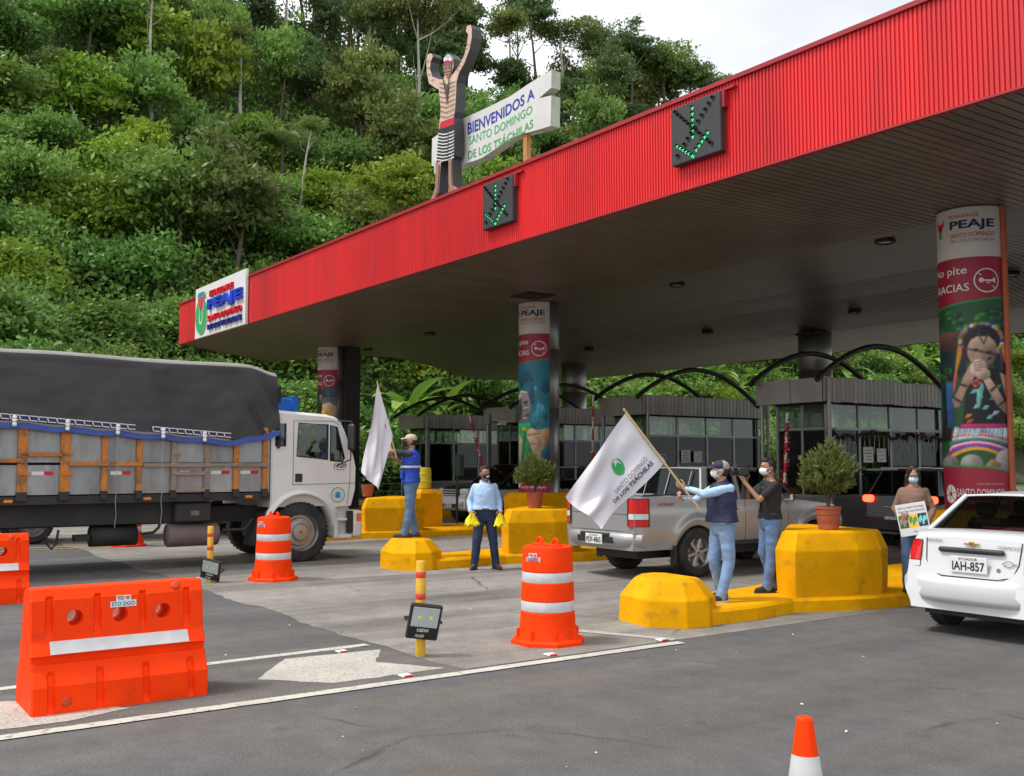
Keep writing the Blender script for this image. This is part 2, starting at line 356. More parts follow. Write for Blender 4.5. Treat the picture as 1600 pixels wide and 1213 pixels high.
# ---------------------------------------------------------------- canopy
mat('red_sheet', (0.70, 0.018, 0.022), 0.4, rand=0.09, world=True, var=0.06, vscale=0.8, dirt=(0.42, 0.022, 0.028), dirt_amt=0.5, dscale=2.2, dsharp=(0.45, 0.7), stretch=(1, 1, 0.12))
mat('red_flashing', (0.32, 0.012, 0.02), 0.5, var=0.15)
mat('soffit_slat', (0.15, 0.131, 0.11), 0.42, world=True, var=0.12, vscale=1.2, dirt=(0.06, 0.05, 0.042), dirt_amt=0.6, dscale=0.7, rand=0.1)
mat('soffit_back', (0.03, 0.027, 0.024), 0.8)
mat('roof_sheet', (0.25, 0.24, 0.23), 0.7, var=0.2)
YF, ZB, ZT = 11.0, 5.97, 7.39
can = root('toll_canopy', 'long canopy with red corrugated fascia spanning all the toll lanes', 'canopy', (-15, 16, 6), world=True)
NP, PW = 42, 1.0
sh = None
for i in range(NP):
    x0 = -36.0 + i * PW
    if sh is None:
        mb = MB(); pitch = PW / 16; xs = []
        for k in range(16):
            b = k * pitch; xs += [(b, 0), (b + pitch * .34, 0), (b + pitch * .46, -0.02), (b + pitch * .88, -0.02)]
        xs.append((PW, 0))
        rows = [ZB, 6.68, ZT]
        vs = [(x, y, z) for z in rows for x, y in xs]; n = len(xs)
        mb.add(vs, [(r * n + j, r * n + j + 1, (r + 1) * n + j + 1, (r + 1) * n + j) for r in range(2) for j in range(n - 1)])
        sh = mb.build('cladding_sheet', 'red_sheet', can, origin=(0, 0, 0), recalc=False); sh['_w'] = (0, 0, 0)
        o = sh
    else:
        o = sh.copy(); COL.objects.link(o)
    o.location = (x0 + 15, YF - 16, -6)
mb = MB(); mb.b2(-36.05, 6.05, YF - 0.06, YF + 0.3, ZT - 0.035, ZT + 0.03); mb.build('top_flashing', 'red_flashing', can)
mb = MB(); mb.b2(-36.02, 6.02, YF - 0.035, YF + 0.05, ZB - 0.03, ZB - 0.002); mb.build('bottom_flashing', 'red_flashing', can)
mb = MB(); mb.b2(-36, 6, YF + 0.012, YF + 0.14, ZB + 0.01, ZT - 0.04); mb.build('fascia_frame', 'soffit_back', can)
prof = [(11.06, 5.975), (13.6, 5.985), (16.2, 5.995), (17.0, 6.12), (18.4, 6.33), (20.1, 6.54), (21.5, 6.62), (22.8, 6.6), (24.2, 6.43), (25.6, 6.14), (26.8, 5.94), (27.5, 5.9), (29.5, 5.94), (32.4, 6.0)]
def end_y(x):                                # the slanting left end of the roof in plan
    if x > -36: return None
    return 11.06 + (-36 - x) / 4.65 * 5.2 if x > -40.65 else 16.26 + (-40.65 - x) / 1.1 * 11.2
def zprof(y):
    for (a, za), (b, zb) in zip(prof, prof[1:]):
        if y <= b: return za + (zb - za) * (y - a) / (b - a)
    return prof[-1][1]
SW = 0.158; nsl = 0; first = None; x = 5.95
while x > -41.5:
    e = end_y(x - SW)
    if e is None and first is not None:
        o = first.copy(); COL.objects.link(o); o.location.x = x - SW + 15
    else:
        pr = prof if e is None else [(e, zprof(e))] + [q for q in prof if q[0] > e + 0.05]
        mb = MB(); w = SW - 0.014
        secs = [[(0, y, z + 0.03), (0.006, y, z), (w - 0.006, y, z), (w, y, z + 0.03)] for y, z in pr]
        mb.ring_loft(secs, smooth=False, caps=False, closed=False)
        o = mb.build('soffit_slat', 'soffit_slat', can, origin=(0, 0, 0), recalc=False); o.location = (x - SW + 15, -16, -6)
        if e is None: first = o
    nsl += 1; x -= SW
mb = MB()
for xs_, (a0, a1) in (((-36, 6), (0, 0)),):
    mb.ring_loft([[(-41.6, y, z + 0.05) if y > 16.3 else (-36 - (y - 11.06) / 5.2 * 4.65, y, z + 0.05), (6, y, z + 0.05)] for y, z in prof], smooth=False, caps=False, closed=False)
mb.build('soffit_backing', 'soffit_back', can)
mb = MB(); fill2d(mb, [(-36, YF + .1), (6, YF + .1), (6, 32.5), (-41.7, 32.5), (-41.7, 27.5), (-40.65, 16.3)], lambda x, y: (x, y, 7.2)); mb.build('roof_sheet', 'roof_sheet', can)
mb = MB()
for (a, b) in (((-36.02, 11.02), (-40.67, 16.28)), ((-40.67, 16.28), (-41.72, 27.5)), ((-41.72, 27.5), (-41.72, 32.5)), ((-41.72, 32.52), (6, 32.52)), ((6.02, 32.5), (6.02, 11.0))):
    n = 14; P = [(a[0] + (b[0] - a[0]) * t / n, a[1] + (b[1] - a[1]) * t / n) for t in range(n + 1)]
    for p, q in zip(P, P[1:]): mb.quad((*p, zprof(p[1]) - .005), (*q, zprof(q[1]) - .005), (*q, ZT - .05), (*p, ZT - .05))
mb.build('end_fascia', 'red_sheet', can)
# round downlights and square vents let into the soffit
mat('lamp_glass_off', (0.5, 0.5, 0.48), 0.2)
dl = None
for k, (u, v) in enumerate([(1383, 376), (1058, 444), (1335, 487), (1105, 519), (920, 546), (672, 521), (1580, 428), (575, 546)]):
    y = 15.5
    for _ in range(40):                      # meet the soffit surface along this sight line
        p = on_z(u, v, zprof(min(max(y, 11.1), 32)) - 0.03); y = y * .6 + p.y * .4
    if dl is None:
        dl = root('downlight', 'x', 'ceiling light', group='round downlights in the canopy soffit')
        mb = MB(); mb.lathe([(0.15, 0.05), (0.2, 0.0), (0.2, -0.05), (0.17, -0.06), (0.15, -0.03)], n=20); mb.build('housing', 'black_plastic', dl)
        mb = MB(); mb.lathe([(0.148, -0.035), (0.02, -0.037)], n=20); mb.build('lens', 'lamp_glass_off', dl)
        o = dl
    else: o = copy_tree(dl)
    o.location = p
    o['label'] = ['round downlight in soffit nearest the girl-picture column', 'round downlight in soffit above the white flag and pickup', 'round downlight in soffit before the bare steel column',
                  'round downlight in soffit above the arched booth frame left of the steel column', 'round downlight in soffit low behind the teal-picture column', 'round downlight at the soffit between teal-picture column and truck cab',
                  'round downlight in soffit just right of the girl-picture column', 'hooded downlight in soffit beside the far left column'][k]
for k, (u, v, z) in enumerate([(832, 462, 5.98), (1270, 522, 5.9)]):
    p = on_z(u, v, z); mb = MB(); mb.b2(-.4, .4, -.4, .4, -.03, .02); 
    for q in range(7): mb.b2(-.36, .36, -.36 + q * .11, -.32 + q * .11, -.05, -.03)
    o = mb.build('soffit_vent', 'black_plastic'); o.location = p
    tag(o, ['square black vent in soffit above the teal-picture column', 'square black vent in soffit above the bare steel column'][k], 'vent')

# ---------------------------------------------------------------- columns with printed banners
mat('steel_clad', (0.34, 0.335, 0.33), 0.38, 0.85, var=0.1, vscale=1.5, dirt=(0.16, 0.15, 0.14), dirt_amt=0.35)
mat('banner_white', (0.62, 0.6, 0.57), 0.5, var=0.05)
mat('banner_crimson', sr(160, 28, 60), 0.45, var=0.06)
mat('orange_pipe', (0.42, 0.1, 0.035), 0.5, var=0.15)
PRINT = dict(foliage=(38, 92, 52), foliage2=(70, 130, 70), log=(105, 72, 62), darkteal=(22, 52, 60), hair=(40, 32, 36), skin=(190, 158, 140), skin2=(160, 125, 110), palm=(214, 190, 175),
             bodice=(18, 20, 26), cyan=(120, 205, 205), coral=(225, 90, 85), ribbon=(230, 160, 40), jeans=(60, 110, 175), tassel=(170, 210, 225), s_blue=(40, 80, 190), s_orange=(235, 140, 50), s_pink=(200, 45, 120),
             s_green=(60, 150, 80), s_white=(225, 225, 220), s_purple=(110, 50, 140), knee=(150, 150, 150), teal=(28, 120, 140), teal2=(60, 160, 180), teal3=(20, 92, 120), grey=(150, 145, 142), greyd=(80, 75, 76), white=(225, 225, 222),
             scarf=(40, 165, 95), scarf2=(25, 120, 70), tan=(196, 162, 128), tan2=(165, 128, 96), lake=(90, 110, 120), night=(40, 50, 62), yellowp=(240, 190, 40), crimson=(165, 30, 62), red=(200, 40, 50))
for k, c in PRINT.items(): mat('print_' + k, sr(*c), 0.5, var=0.12, vscale=9)
PK = list(PRINT); PM = ['print_' + k for k in PK]
CR = 0.53
class Roll:                                  # draws flat print on a column's surface: coordinates s (arc length from the face towards traffic) and z
    def __init__(self, cx, cy): self.cx, self.cy, self.mb, self.lay = cx, cy, MB(), 0
    def fn(self, dr):
        def g(s, z):
            a = s / CR; r = CR + dr; return (self.cx + r * math.sin(a), self.cy - r * math.cos(a), z)
        return g
    def poly(self, pts, mi, dr=None):
        if dr is None: self.lay += 1; dr = 0.012 + self.lay * 0.00018
        from mathutils.geometry import tessellate_polygon
        tri = tessellate_polygon([[Vector((p[0], p[1], 0)) for p in pts]]); bm = bmesh.new(); vs = [bm.verts.new((p[0], p[1], 0)) for p in pts]
        for t in tri:
            try: bm.faces.new([vs[i] for i in t])
            except ValueError: pass
        for _ in range(6):
            es = [e for e in bm.edges if abs(e.verts[0].co.x - e.verts[1].co.x) > 0.03]
            if not es: break
            bmesh.ops.subdivide_edges(bm, edges=es, cuts=1, use_grid_fill=False); bmesh.ops.triangulate(bm, faces=[f for f in bm.faces if len(f.verts) > 3])
        bm.verts.index_update(); g = self.fn(dr)
        self.mb.add([g(v.co.x, v.co.y) for v in bm.verts], [[v.index for v in f.verts] for f in bm.faces], mi); bm.free()
    def band(self, s0, s1, z0, z1, mi, dr=0.006, n=28): self.poly([(s0 + (s1 - s0) * i / n, z0) for i in range(n + 1)] + [(s1 - (s1 - s0) * i / n, z1) for i in range(n + 1)], mi, dr)
    def text(self, body, s0, z0, w, h, mi, bold=0.015): g = self.fn(0.0125); add_text(self.mb, body, w, h, lambda x, y: g(s0 + x, z0 + y), mi, bold)
_pm = bpy.data.materials.new('picture_print'); _pm.use_nodes = True; MATS['picture_print'] = _pm
_pa = _pm.node_tree.nodes.new('ShaderNodeAttribute'); _pa.attribute_name = 'print'; _pm.node_tree.links.new(_pa.outputs['Color'], _pm.node_tree.nodes['Principled BSDF'].inputs['Base Color']); _pm.node_tree.nodes['Principled BSDF'].inputs['Roughness'].default_value = .5
class Canvas:                                # the printed picture of a banner, painted as flat colours with soft tones on a fine grid
    NX, NZ = 170, 340
    def __init__(self, H):
        self.H = H; self.x = np.linspace(-H, H, self.NX); self.z = np.linspace(1.5, 4.55, self.NZ); self.X, self.Z = np.meshgrid(self.x, self.z); self.img = np.zeros((self.NZ, self.NX, 3)); self.on = np.zeros((self.NZ, self.NX), bool); self.r = np.random.default_rng(1)
    def poly(self, pts, col, shade=.5):
        c = np.array(PRINT[PK[col]] if isinstance(col, int) else col, float) / 255; P = np.array(pts); x0, z0 = P.min(0); x1, z1 = P.max(0); inside = np.zeros(self.X.shape, bool); n = len(P)
        for i in range(n):
            (ax, az), (bx, bz) = P[i], P[(i + 1) % n]
            if az == bz: continue
            k = ((az > self.Z) != (bz > self.Z)) & (self.X < (bx - ax) * (self.Z - az) / (bz - az) + ax); inside ^= k
        if not inside.any(): return
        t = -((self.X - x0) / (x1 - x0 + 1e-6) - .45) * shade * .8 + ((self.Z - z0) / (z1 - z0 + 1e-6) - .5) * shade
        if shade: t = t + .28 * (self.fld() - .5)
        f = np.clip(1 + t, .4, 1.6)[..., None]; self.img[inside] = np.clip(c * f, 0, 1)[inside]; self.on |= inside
    def fld(self):
        a = self.r.random((34, 18)); iz = np.linspace(0, 32.99, self.NZ); ix = np.linspace(0, 16.99, self.NX); z0 = iz.astype(int); x0 = ix.astype(int); fz = (iz - z0)[:, None]; fx = (ix - x0)[None]
        return (a[z0][:, x0] * (1 - fx) + a[z0][:, x0 + 1] * fx) * (1 - fz) + (a[z0 + 1][:, x0] * (1 - fx) + a[z0 + 1][:, x0 + 1] * fx) * fz
    def build(self, ro, par):
        im = self.img
        im = im * (1 + .12 * (self.r.random(im.shape[:2])[..., None] - .5))
        for _ in range(3):
            p = np.pad(im, ((1, 1), (1, 1), (0, 0)), 'edge'); im = (p[1:-1, 1:-1] * 2 + p[:-2, 1:-1] + p[2:, 1:-1] + p[1:-1, :-2] + p[1:-1, 2:]) / 6
        im = np.clip(im, 0, 1); lin = np.where(im <= .04045, im / 12.92, ((im + .055) / 1.055) ** 2.4); g = ro.fn(.0095); mb = MB(); nx = self.NX
        on = self.on; F = [(j * nx + i, j * nx + i + 1, (j + 1) * nx + i + 1, (j + 1) * nx + i) for j in range(self.NZ - 1) for i in range(nx - 1) if on[j, i] and on[j + 1, i] and on[j, i + 1] and on[j + 1, i + 1]]
        mb.add([g(x, z) for z in self.z for x in self.x], F, 0, True); o = mb.build('banner_picture', 'picture_print', par, recalc=False)
        at = o.data.attributes.new('print', 'FLOAT_COLOR', 'POINT'); at.data.foreach_set('color', np.concatenate([lin.reshape(-1, 3), np.ones((lin.shape[0] * lin.shape[1], 1))], 1).astype(np.float32).ravel())
def horn_sign(ro, s, z, r, mi):
    g = ro.fn(0.0135); mb = ro.mb
    annulus(mb, s, z, r * .9, r, g, mi); stroke(mb, [(s - r * .62, z + r * .62), (s + r * .62, z - r * .62)], r * .07, g, mi)
    fill2d(mb, circ(s - r * .42, z + .02 * r, r * .2, n=14), g, mi); stroke(mb, [(s - r * .3, z), (s + r * .45, z)], r * .13, g, mi)
    fill2d(mb, [(s + r * .4, z - r * .05), (s + r * .68, z - r * .26), (s + r * .68, z + r * .26), (s + r * .4, z + r * .05)], g, mi)
    annulus(mb, s + r * .12, z - r * .1, r * .1, r * .17, g, mi, n=14)
def logo(mb, fn, cx, cy, r, gi, ri, wi, bi):          # ring emblem: green bowl, red and white fan, pale cap
    L = [0]
    def g(x, y): return fn(x, y, L[0])
    fill2d(mb, circ(cx, cy - r * .12, r * .92, r, 28), g, gi); L[0] = 1
    fill2d(mb, [(cx - r * .62, cy + r * .95), (cx + r * .62, cy + r * .95), (cx + r * .16, cy - r * .1), (cx - r * .16, cy - r * .1)], g, wi); L[0] = 2
    for a, b in ((-.56, -.22), (-.17, .17), (.22, .56)):
        fill2d(mb, [(cx + r * a, cy + r * .86), (cx + r * b, cy + r * .86), (cx + r * b * .22, cy + .0), (cx + r * a * .22, cy + .0)], g, ri)
    fill2d(mb, [(cx - r * .5, cy + r * 1.12), (cx + r * .5, cy + r * 1.12), (cx + r * .58, cy + r * .88), (cx - r * .58, cy + r * .88)], g, bi)
    fill2d(mb, circ(cx, cy - r * .2, r * .3, r * .42, 18), g, wi); L[0] = 3; fill2d(mb, circ(cx, cy - r * .16, r * .2, r * .34, 18), g, gi)
def column(cx, cy, label, picture, base_z=1.03):
    t = root('canopy_column', label, 'column', (cx, cy, 0.17), world=True, group=None)
    mb = MB()
    for a, b in ((0.17, 1.6), (1.61, 3.2), (3.21, 4.75), (4.76, 6.02)):
        mb.lathe([(CR - .012, a - .005), (CR, a + .008), (CR, b - .008), (CR - .012, b)], (cx, cy, 0), 40)
    mb.build('steel_shell', 'steel_clad', t)
    if picture is None: return t
    H = R(84) * CR
    ro = Roll(cx, cy)
    mats = PM + ['banner_white', 'banner_crimson', 'ink_navy', 'ink_red', 'ink_green', 'ink_grey', 'ink_teal']; I = {m: i for i, m in enumerate(mats)}; P = {k: i for i, k in enumerate(PK)}
    WH, CRI, NAV, RED, GRN, GRY, TEA = (I[m] for m in ('banner_white', 'banner_crimson', 'ink_navy', 'ink_red', 'ink_green', 'ink_grey', 'ink_teal'))
    ro.band(-H, H, 5.14, 5.97, WH); ro.band(-H, H, base_z - .1, 5.139, CRI, 0.0058)
    b = ro.mb.build('banner', mats, t, recalc=False)
    ro.mb = MB()
    cv = Canvas(H); n = 24; top = lambda s: 4.37 + 0.09 * s / H - 0.0
    bot = lambda s: 1.78 - 0.10 * max(0, (s - .1) / H) ** 2 - 0.02
    for d0, mi, dr in ((0.035, GRN, 0.008), (0.0, P[{'girl': 'foliage', 'man': 'teal', 'lake': 'lake'}[picture]], 0.0095)):
        cv.poly([(-H + 2 * H * i / n, bot(-H + 2 * H * i / n) - d0) for i in range(n + 1)] + [(H - 2 * H * i / n, top(H - 2 * H * i / n) + d0) for i in range(n + 1)], {GRN: (45, 160, 85)}.get(mi, mi), 0)
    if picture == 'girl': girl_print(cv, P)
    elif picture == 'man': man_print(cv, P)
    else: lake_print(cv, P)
    for d0, mi in ((0, GRN), (.035, CRI)):
        cv.poly([(-H + 2 * H * i / n, bot(-H + 2 * H * i / n) - d0) for i in range(n + 1)] + [(H - 2 * H * i / n, 1.5) for i in range(n + 1)], {GRN: (45, 160, 85)}.get(mi, (160, 28, 60)), 0)
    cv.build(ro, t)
    ro.mb = MB(); wm = I['print_white']
    s0 = R(-6) * CR
    ro.text('ESTACIÓN DE', s0, 5.80, .45, .075, RED, .004); ro.text('PEAJE', s0, 5.58, .70, .18, NAV, .03)
    ro.text('SANTO DOMINGO', s0, 5.475, .70, .075, RED, .004); ro.text('DE LOS TSACHILAS', s0, 5.395, .70, .05, GRY, .003)
    logo(ro.mb, lambda x, y, L: ro.fn(0.0075 + .0015 * L)(x, y), s0 - .22, 5.6, .19, GRN, RED, WH, TEA)
    ro.text('No pite', R(-52) * CR, 4.83, .68, .17, wm, .01); ro.text('GRACIAS', R(-60) * CR, 4.585, .78, .13, wm, .01)
    horn_sign(ro, R(53) * CR, 4.745, .2, wm)
    ro.text('GAD PROVINCIAL', R(26) * CR, 1.44, .42, .035, P['skin'], .002); ro.text('SANTO DOMINGO', R(-8) * CR, 1.25, .74, .13, wm, .028)
    ro.text('DE LOS TSÁCHILAS', R(-8) * CR, 1.14, .74, .065, wm, .01)
    annulus(ro.mb, R(-22) * CR, 1.29, .03, .12, ro.fn(0.0125), wm, ry=1.25)
    for k in range(6): a = R(60 * k + 15); stroke(ro.mb, [(R(-22) * CR + .03 * math.cos(a), 1.29 + .03 * math.sin(a)), (R(-22) * CR + .118 * math.cos(a), 1.29 + .145 * math.sin(a))], .012, ro.fn(0.0132), CRI)
    ro.mb.build('banner_lettering', mats, t, recalc=False)
    return t
def girl_print(ro, P):
    def q(zx, zy):                           # layout sheet of this print -> arc length and height
        c = 274 + (zy - 110) * 0.036; a = max(-1, min(1, (zx - c) / 128.0)); v = 280 + zy / 2.335
        return (CR * (math.asin(a) + R(30)), 1.8 + (723 - v) * 16.35 / 1590 * 1.0)
    def poly(pts, k): ro.poly([q(*p) for p in pts], P[k])
    def ell(cx, cy, rx, ry, k, n=20): poly(circ(cx, cy, rx, ry, n), k)
    random.seed(3)
    poly([(162, 545), (256, 552), (256, 620), (166, 622)], 'log'); poly([(166, 622), (256, 620), (250, 720), (170, 745)], 'darkteal')
    poly([(345, 470), (400, 462), (408, 720), (360, 700)], 'darkteal')
    for _ in range(46): x, y = random.uniform(165, 395), random.uniform(478, 545); ell(x, y, random.uniform(6, 15), random.uniform(4, 9), random.choice(['foliage2', 'darkteal', 'foliage', 's_green']), 8)
    for _ in range(16): x, y = random.uniform(175, 235), random.uniform(630, 740); ell(x, y, random.uniform(6, 13), random.uniform(5, 11), random.choice(['foliage2', 'foliage', 'darkteal']), 8)
    poly([(172, 745), (215, 735), (222, 900), (190, 960), (178, 950)], 'jeans'); poly([(172, 745), (190, 740), (196, 900), (180, 950)], 'darkteal'); poly([(174, 905), (212, 905), (206, 955), (180, 960)], 'hair')
    ell(314, 605, 72, 74, 'hair'); poly([(250, 600), (262, 600), (262, 720), (250, 700)], 'hair')
    poly([(236, 570), (250, 566), (246, 640), (228, 710), (215, 745), (222, 690)], 'ribbon'); poly([(222, 700), (232, 705), (222, 780), (214, 760)], 'coral')
    poly([(382, 590), (392, 585), (404, 640), (402, 690), (392, 660)], 'ribbon'); poly([(378, 620), (386, 620), (392, 690), (384, 700)], 's_purple')
    for k in range(26):
        a = R(200 - k * 9.2); ell(315 + 74 * math.cos(a), 588 + 62 * math.sin(-a) * 1.0, random.uniform(7, 13), random.uniform(6, 10), ['s_orange', 's_blue', 's_white', 'ribbon', 's_green', 'coral', 'teal2'][k % 7], 8)
    ell(318, 625, 53, 62, 'skin'); poly([(276, 585), (300, 572), (340, 572), (362, 590), (364, 575), (318, 552), (272, 575)], 'hair')
    poly([(262, 612), (372, 640), (372, 648), (262, 620)], 'greyd'); poly([(300, 560), (320, 600), (324, 600), (306, 558)], 'greyd'); poly([(335, 560), (322, 602), (326, 602), (341, 562)], 'greyd')
    ell(296, 622, 9, 5, 'hair', 10); ell(342, 632, 9, 5, 'hair', 10); ell(318, 648, 7, 5, 'skin2', 10); ell(374, 625, 8, 14, 'skin', 10)
    poly([(335, 655), (350, 648), (352, 655), (338, 662)], 'hair'); ell(312, 668, 14, 6, 'skin2', 10)
    poly([(296, 690), (345, 690), (378, 700), (392, 720), (410, 905), (250, 905), (262, 760), (280, 710)], 'bodice')
    for x, y, k in ((290, 775, 'cyan'), (310, 800, 'cyan'), (300, 830, 'tassel'), (330, 835, 'cyan'), (275, 885, 'coral'), (345, 870, 'cyan'), (372, 760, 's_green'), (270, 865, 'ribbon'), (355, 800, 'teal2'), (365, 855, 'tassel')):
        poly([(x - 14, y + 8), (x - 4, y - 8), (x + 16, y - 10), (x + 6, y + 6)], k)
    for x, y in ((295, 755), (310, 745), (285, 742), (300, 735)): ell(x, y, 9, 8, 'coral', 8)
    poly([(300, 775), (318, 740), (326, 760), (310, 835), (298, 835)], 'cyan')
    poly([(212, 800), (232, 770), (262, 700), (284, 660), (304, 672), (300, 710), (262, 770), (240, 830), (222, 832)], 'skin'); poly([(238, 742), (268, 752), (266, 758), (236, 748)], 'hair'); poly([(212, 785), (246, 810), (244, 816), (211, 792)], 'hair')
    poly([(326, 700), (352, 735), (392, 800), (415, 850), (404, 862), (372, 830), (338, 770), (318, 725)], 'skin'); poly([(345, 772), (368, 752), (371, 758), (348, 779)], 'hair'); poly([(372, 825), (402, 800), (404, 806), (376, 832)], 'hair')
    poly([(378, 705), (408, 720), (420, 800), (416, 850), (398, 790)], 'skin2')
    ell(306, 690, 30, 34, 'palm'); ell(322, 712, 26, 22, 'palm')
    for k in range(4): poly([(284 + 3 * k, 668 + 10 * k), (318, 662 + 11 * k), (320, 666 + 11 * k), (286 + 3 * k, 672 + 10 * k)], 'skin2')
    cols = ['s_blue', 's_purple', 's_orange', 's_pink', 's_white', 's_green', 's_purple', 's_white', 's_pink', 's_blue', 's_orange', 'ribbon']
    A = [(220, 905), (420, 900)]
    def arc(t, x): return 912 + t * 128 - 52 * t * math.sin(math.pi * (x - 180) / 245.0) + (x - 300) * 0.06 * (1 - t) + (18 * t if x < 210 else 0)
    for i, c in enumerate(cols):
        t0, t1 = i / 12, (i + 1) / 12; xs = [184 + 30 * (1 - t0) * 0 + k * 10 + 0 for k in range(25)]
        xs = [x for x in xs if 182 + 34 * (1 - t0) <= x <= 424]
        poly([(x, arc(t0, x)) for x in xs] + [(x, arc(t1, x)) for x in reversed(xs)], c)
    for k in range(20): x = 222 + k * 9.6; poly([(x, 904), (x + 8, 904), (x + random.uniform(-8, 10), 945 + random.uniform(-10, 22)), (x - 4, 935)], 'tassel' if k % 3 else 's_white')
    poly([(250, 893), (405, 893), (412, 908), (232, 910)], 's_pink')
    ell(283, 1040, 40, 36, 'knee'); ell(208, 1038, 30, 30, 'knee'); ell(398, 1030, 34, 42, 'knee'); poly([(318, 1058), (352, 1020), (388, 1040), (372, 1066)], 'tan2')
def man_print(ro, P):
    def q(zx, zy):
        a = max(-1, min(1, (zx - 166.5) / 82.0)); v = 450 + zy / 2.696
        return (CR * (math.asin(a) + R(53.3)), 1.8 + (723 - v) * 26.3 / 1590)
    def poly(pts, k): ro.poly([q(*p) for p in pts], P[k])
    def ell(cx, cy, rx, ry, k, n=20): poly(circ(cx, cy, rx, ry, n), k)
    random.seed(5)
    for _ in range(12): ell(random.uniform(130, 200), random.uniform(340, 600), random.uniform(8, 22), random.uniform(15, 45), random.choice(['teal2', 'teal3', 'teal', 'teal3']), 12)
    for _ in range(5): ell(random.uniform(90, 120), random.uniform(340, 410), random.uniform(5, 12), random.uniform(15, 30), 'teal3', 12)
    poly([(86, 600), (120, 585), (160, 600), (206, 590), (206, 735), (86, 735)], 'tan'); poly([(180, 600), (206, 590), (206, 735), (186, 700), (172, 640)], 'tan2'); poly([(172, 690), (206, 650), (206, 735), (175, 735)], 'teal3')
    for a, b in (((100, 625), (170, 612)), ((95, 660), (165, 655)), ((150, 690), (172, 640))): poly([a, b, (b[0], b[1] + 3), (a[0], a[1] + 3)], 'greyd')
    poly([(85, 455), (100, 440), (122, 448), (131, 480), (133, 520), (124, 555), (108, 568), (85, 560)], 'grey')
    poly([(85, 470), (96, 462), (100, 520), (92, 556), (85, 556)], 'greyd'); poly([(84, 452), (96, 430), (118, 436), (127, 460), (110, 452), (92, 460)], 'white')
    for k in range(7): ell(88 + k * 5.5, 446 + (k % 2) * 5 - 4, 4, 5, ['coral', 'white', 'skin'][k % 3], 8)
    poly([(104, 478), (122, 476), (124, 482), (106, 486)], 'hair'); ell(114, 490, 6, 3, 'hair', 8); poly([(126, 482), (134, 510), (126, 513)], 'grey'); poly([(110, 532), (128, 529), (128, 537), (112, 540)], 'greyd')
    poly([(104, 505), (126, 502), (126, 505), (104, 509)], 'white'); poly([(104, 545), (122, 550), (122, 554), (104, 549)], 'white')
    poly([(85, 566), (110, 572), (130, 568), (134, 590), (110, 612), (128, 650), (140, 690), (140, 728), (110, 725), (94, 728), (100, 640), (85, 600)], 'scarf'); poly([(104, 600), (118, 604), (112, 660), (104, 722), (98, 722)], 'scarf2'); poly([(100, 588), (118, 592), (114, 606), (102, 602)], 'ribbon')
def lake_print(ro, P):
    def q(zx, zy):
        a = max(-1, min(1, (zx - 1035) / 94.0)); v = 400 + zy / 4.332
        return (CR * (math.asin(a) + R(64.8)), 1.8 + (723 - v) * 36.9 / 1590)
    def poly(pts, k): ro.poly([q(*p) for p in pts], P[k])
    def ell(cx, cy, rx, ry, k, n=18): poly(circ(cx, cy, rx, ry, n), k)
    poly([(942, 905), (1072, 890), (1072, 960), (942, 965)], 'night'); 
    for k in range(5): poly([(1000 + k * 14, 900), (1004 + k * 14, 900), (1008 + k * 14, 985), (1000 + k * 14, 985)], 'lake')
    poly([(970, 1010), (1015, 995), (1060, 1020), (1072, 1060), (1072, 1150), (950, 1150)], 'tan'); ell(962, 960, 17, 32, 'hair'); ell(966, 965, 10, 24, 'tan2'); poly([(945, 990), (975, 1000), (972, 1150), (944, 1150)], 'hair')
    poly([(968, 1055), (1005, 1030), (1022, 1090), (985, 1100)], 'yellowp'); poly([(944, 1180), (1072, 1180), (1072, 1260), (944, 1260)], 'teal3')
CX = {'R': (-9.32, 16.0), 'M': (-21.44, 16.0), 'L': (-34.07, 16.0)}
cR = column(*CX['R'], 'tall column with a printed girl blowing into her hands, behind the white car', 'girl')
cM = column(*CX['M'], 'column with a printed man in green scarf on teal, behind the potted bush', 'man')
cL = column(*CX['L'], 'far left column with printed banner behind the truck cab', 'lake')
mb = MB(); a = R(88); px_, py_ = -9.32 + 0.565 * math.sin(a), 16 - 0.565 * math.cos(a)
mb.tube([(px_, py_, 0.2), (px_, py_, 5.98)], 0.05, n=10); 
for z in (1.2, 2.6, 4.0, 5.4): mb.lathe([(0.06, z), (0.06, z + .05)], (px_, py_, 0), 10)
mb.build('drain_pipe', 'orange_pipe', cR)
for k, (cx, cy) in enumerate(((-34.07, 16.0),)):
    mb = MB(); mb.b2(cx + .35, cx + .75, cy + .2, cy + .75, .17, 6.0); mb.build('support_beam', 'dark_metal', cL)
column(-21.2, 27.0, 'bare round steel column behind the arched booth frames', None)
column(-33.7, 27.0, 'dark round column at the back, left of the teal-picture column', None)
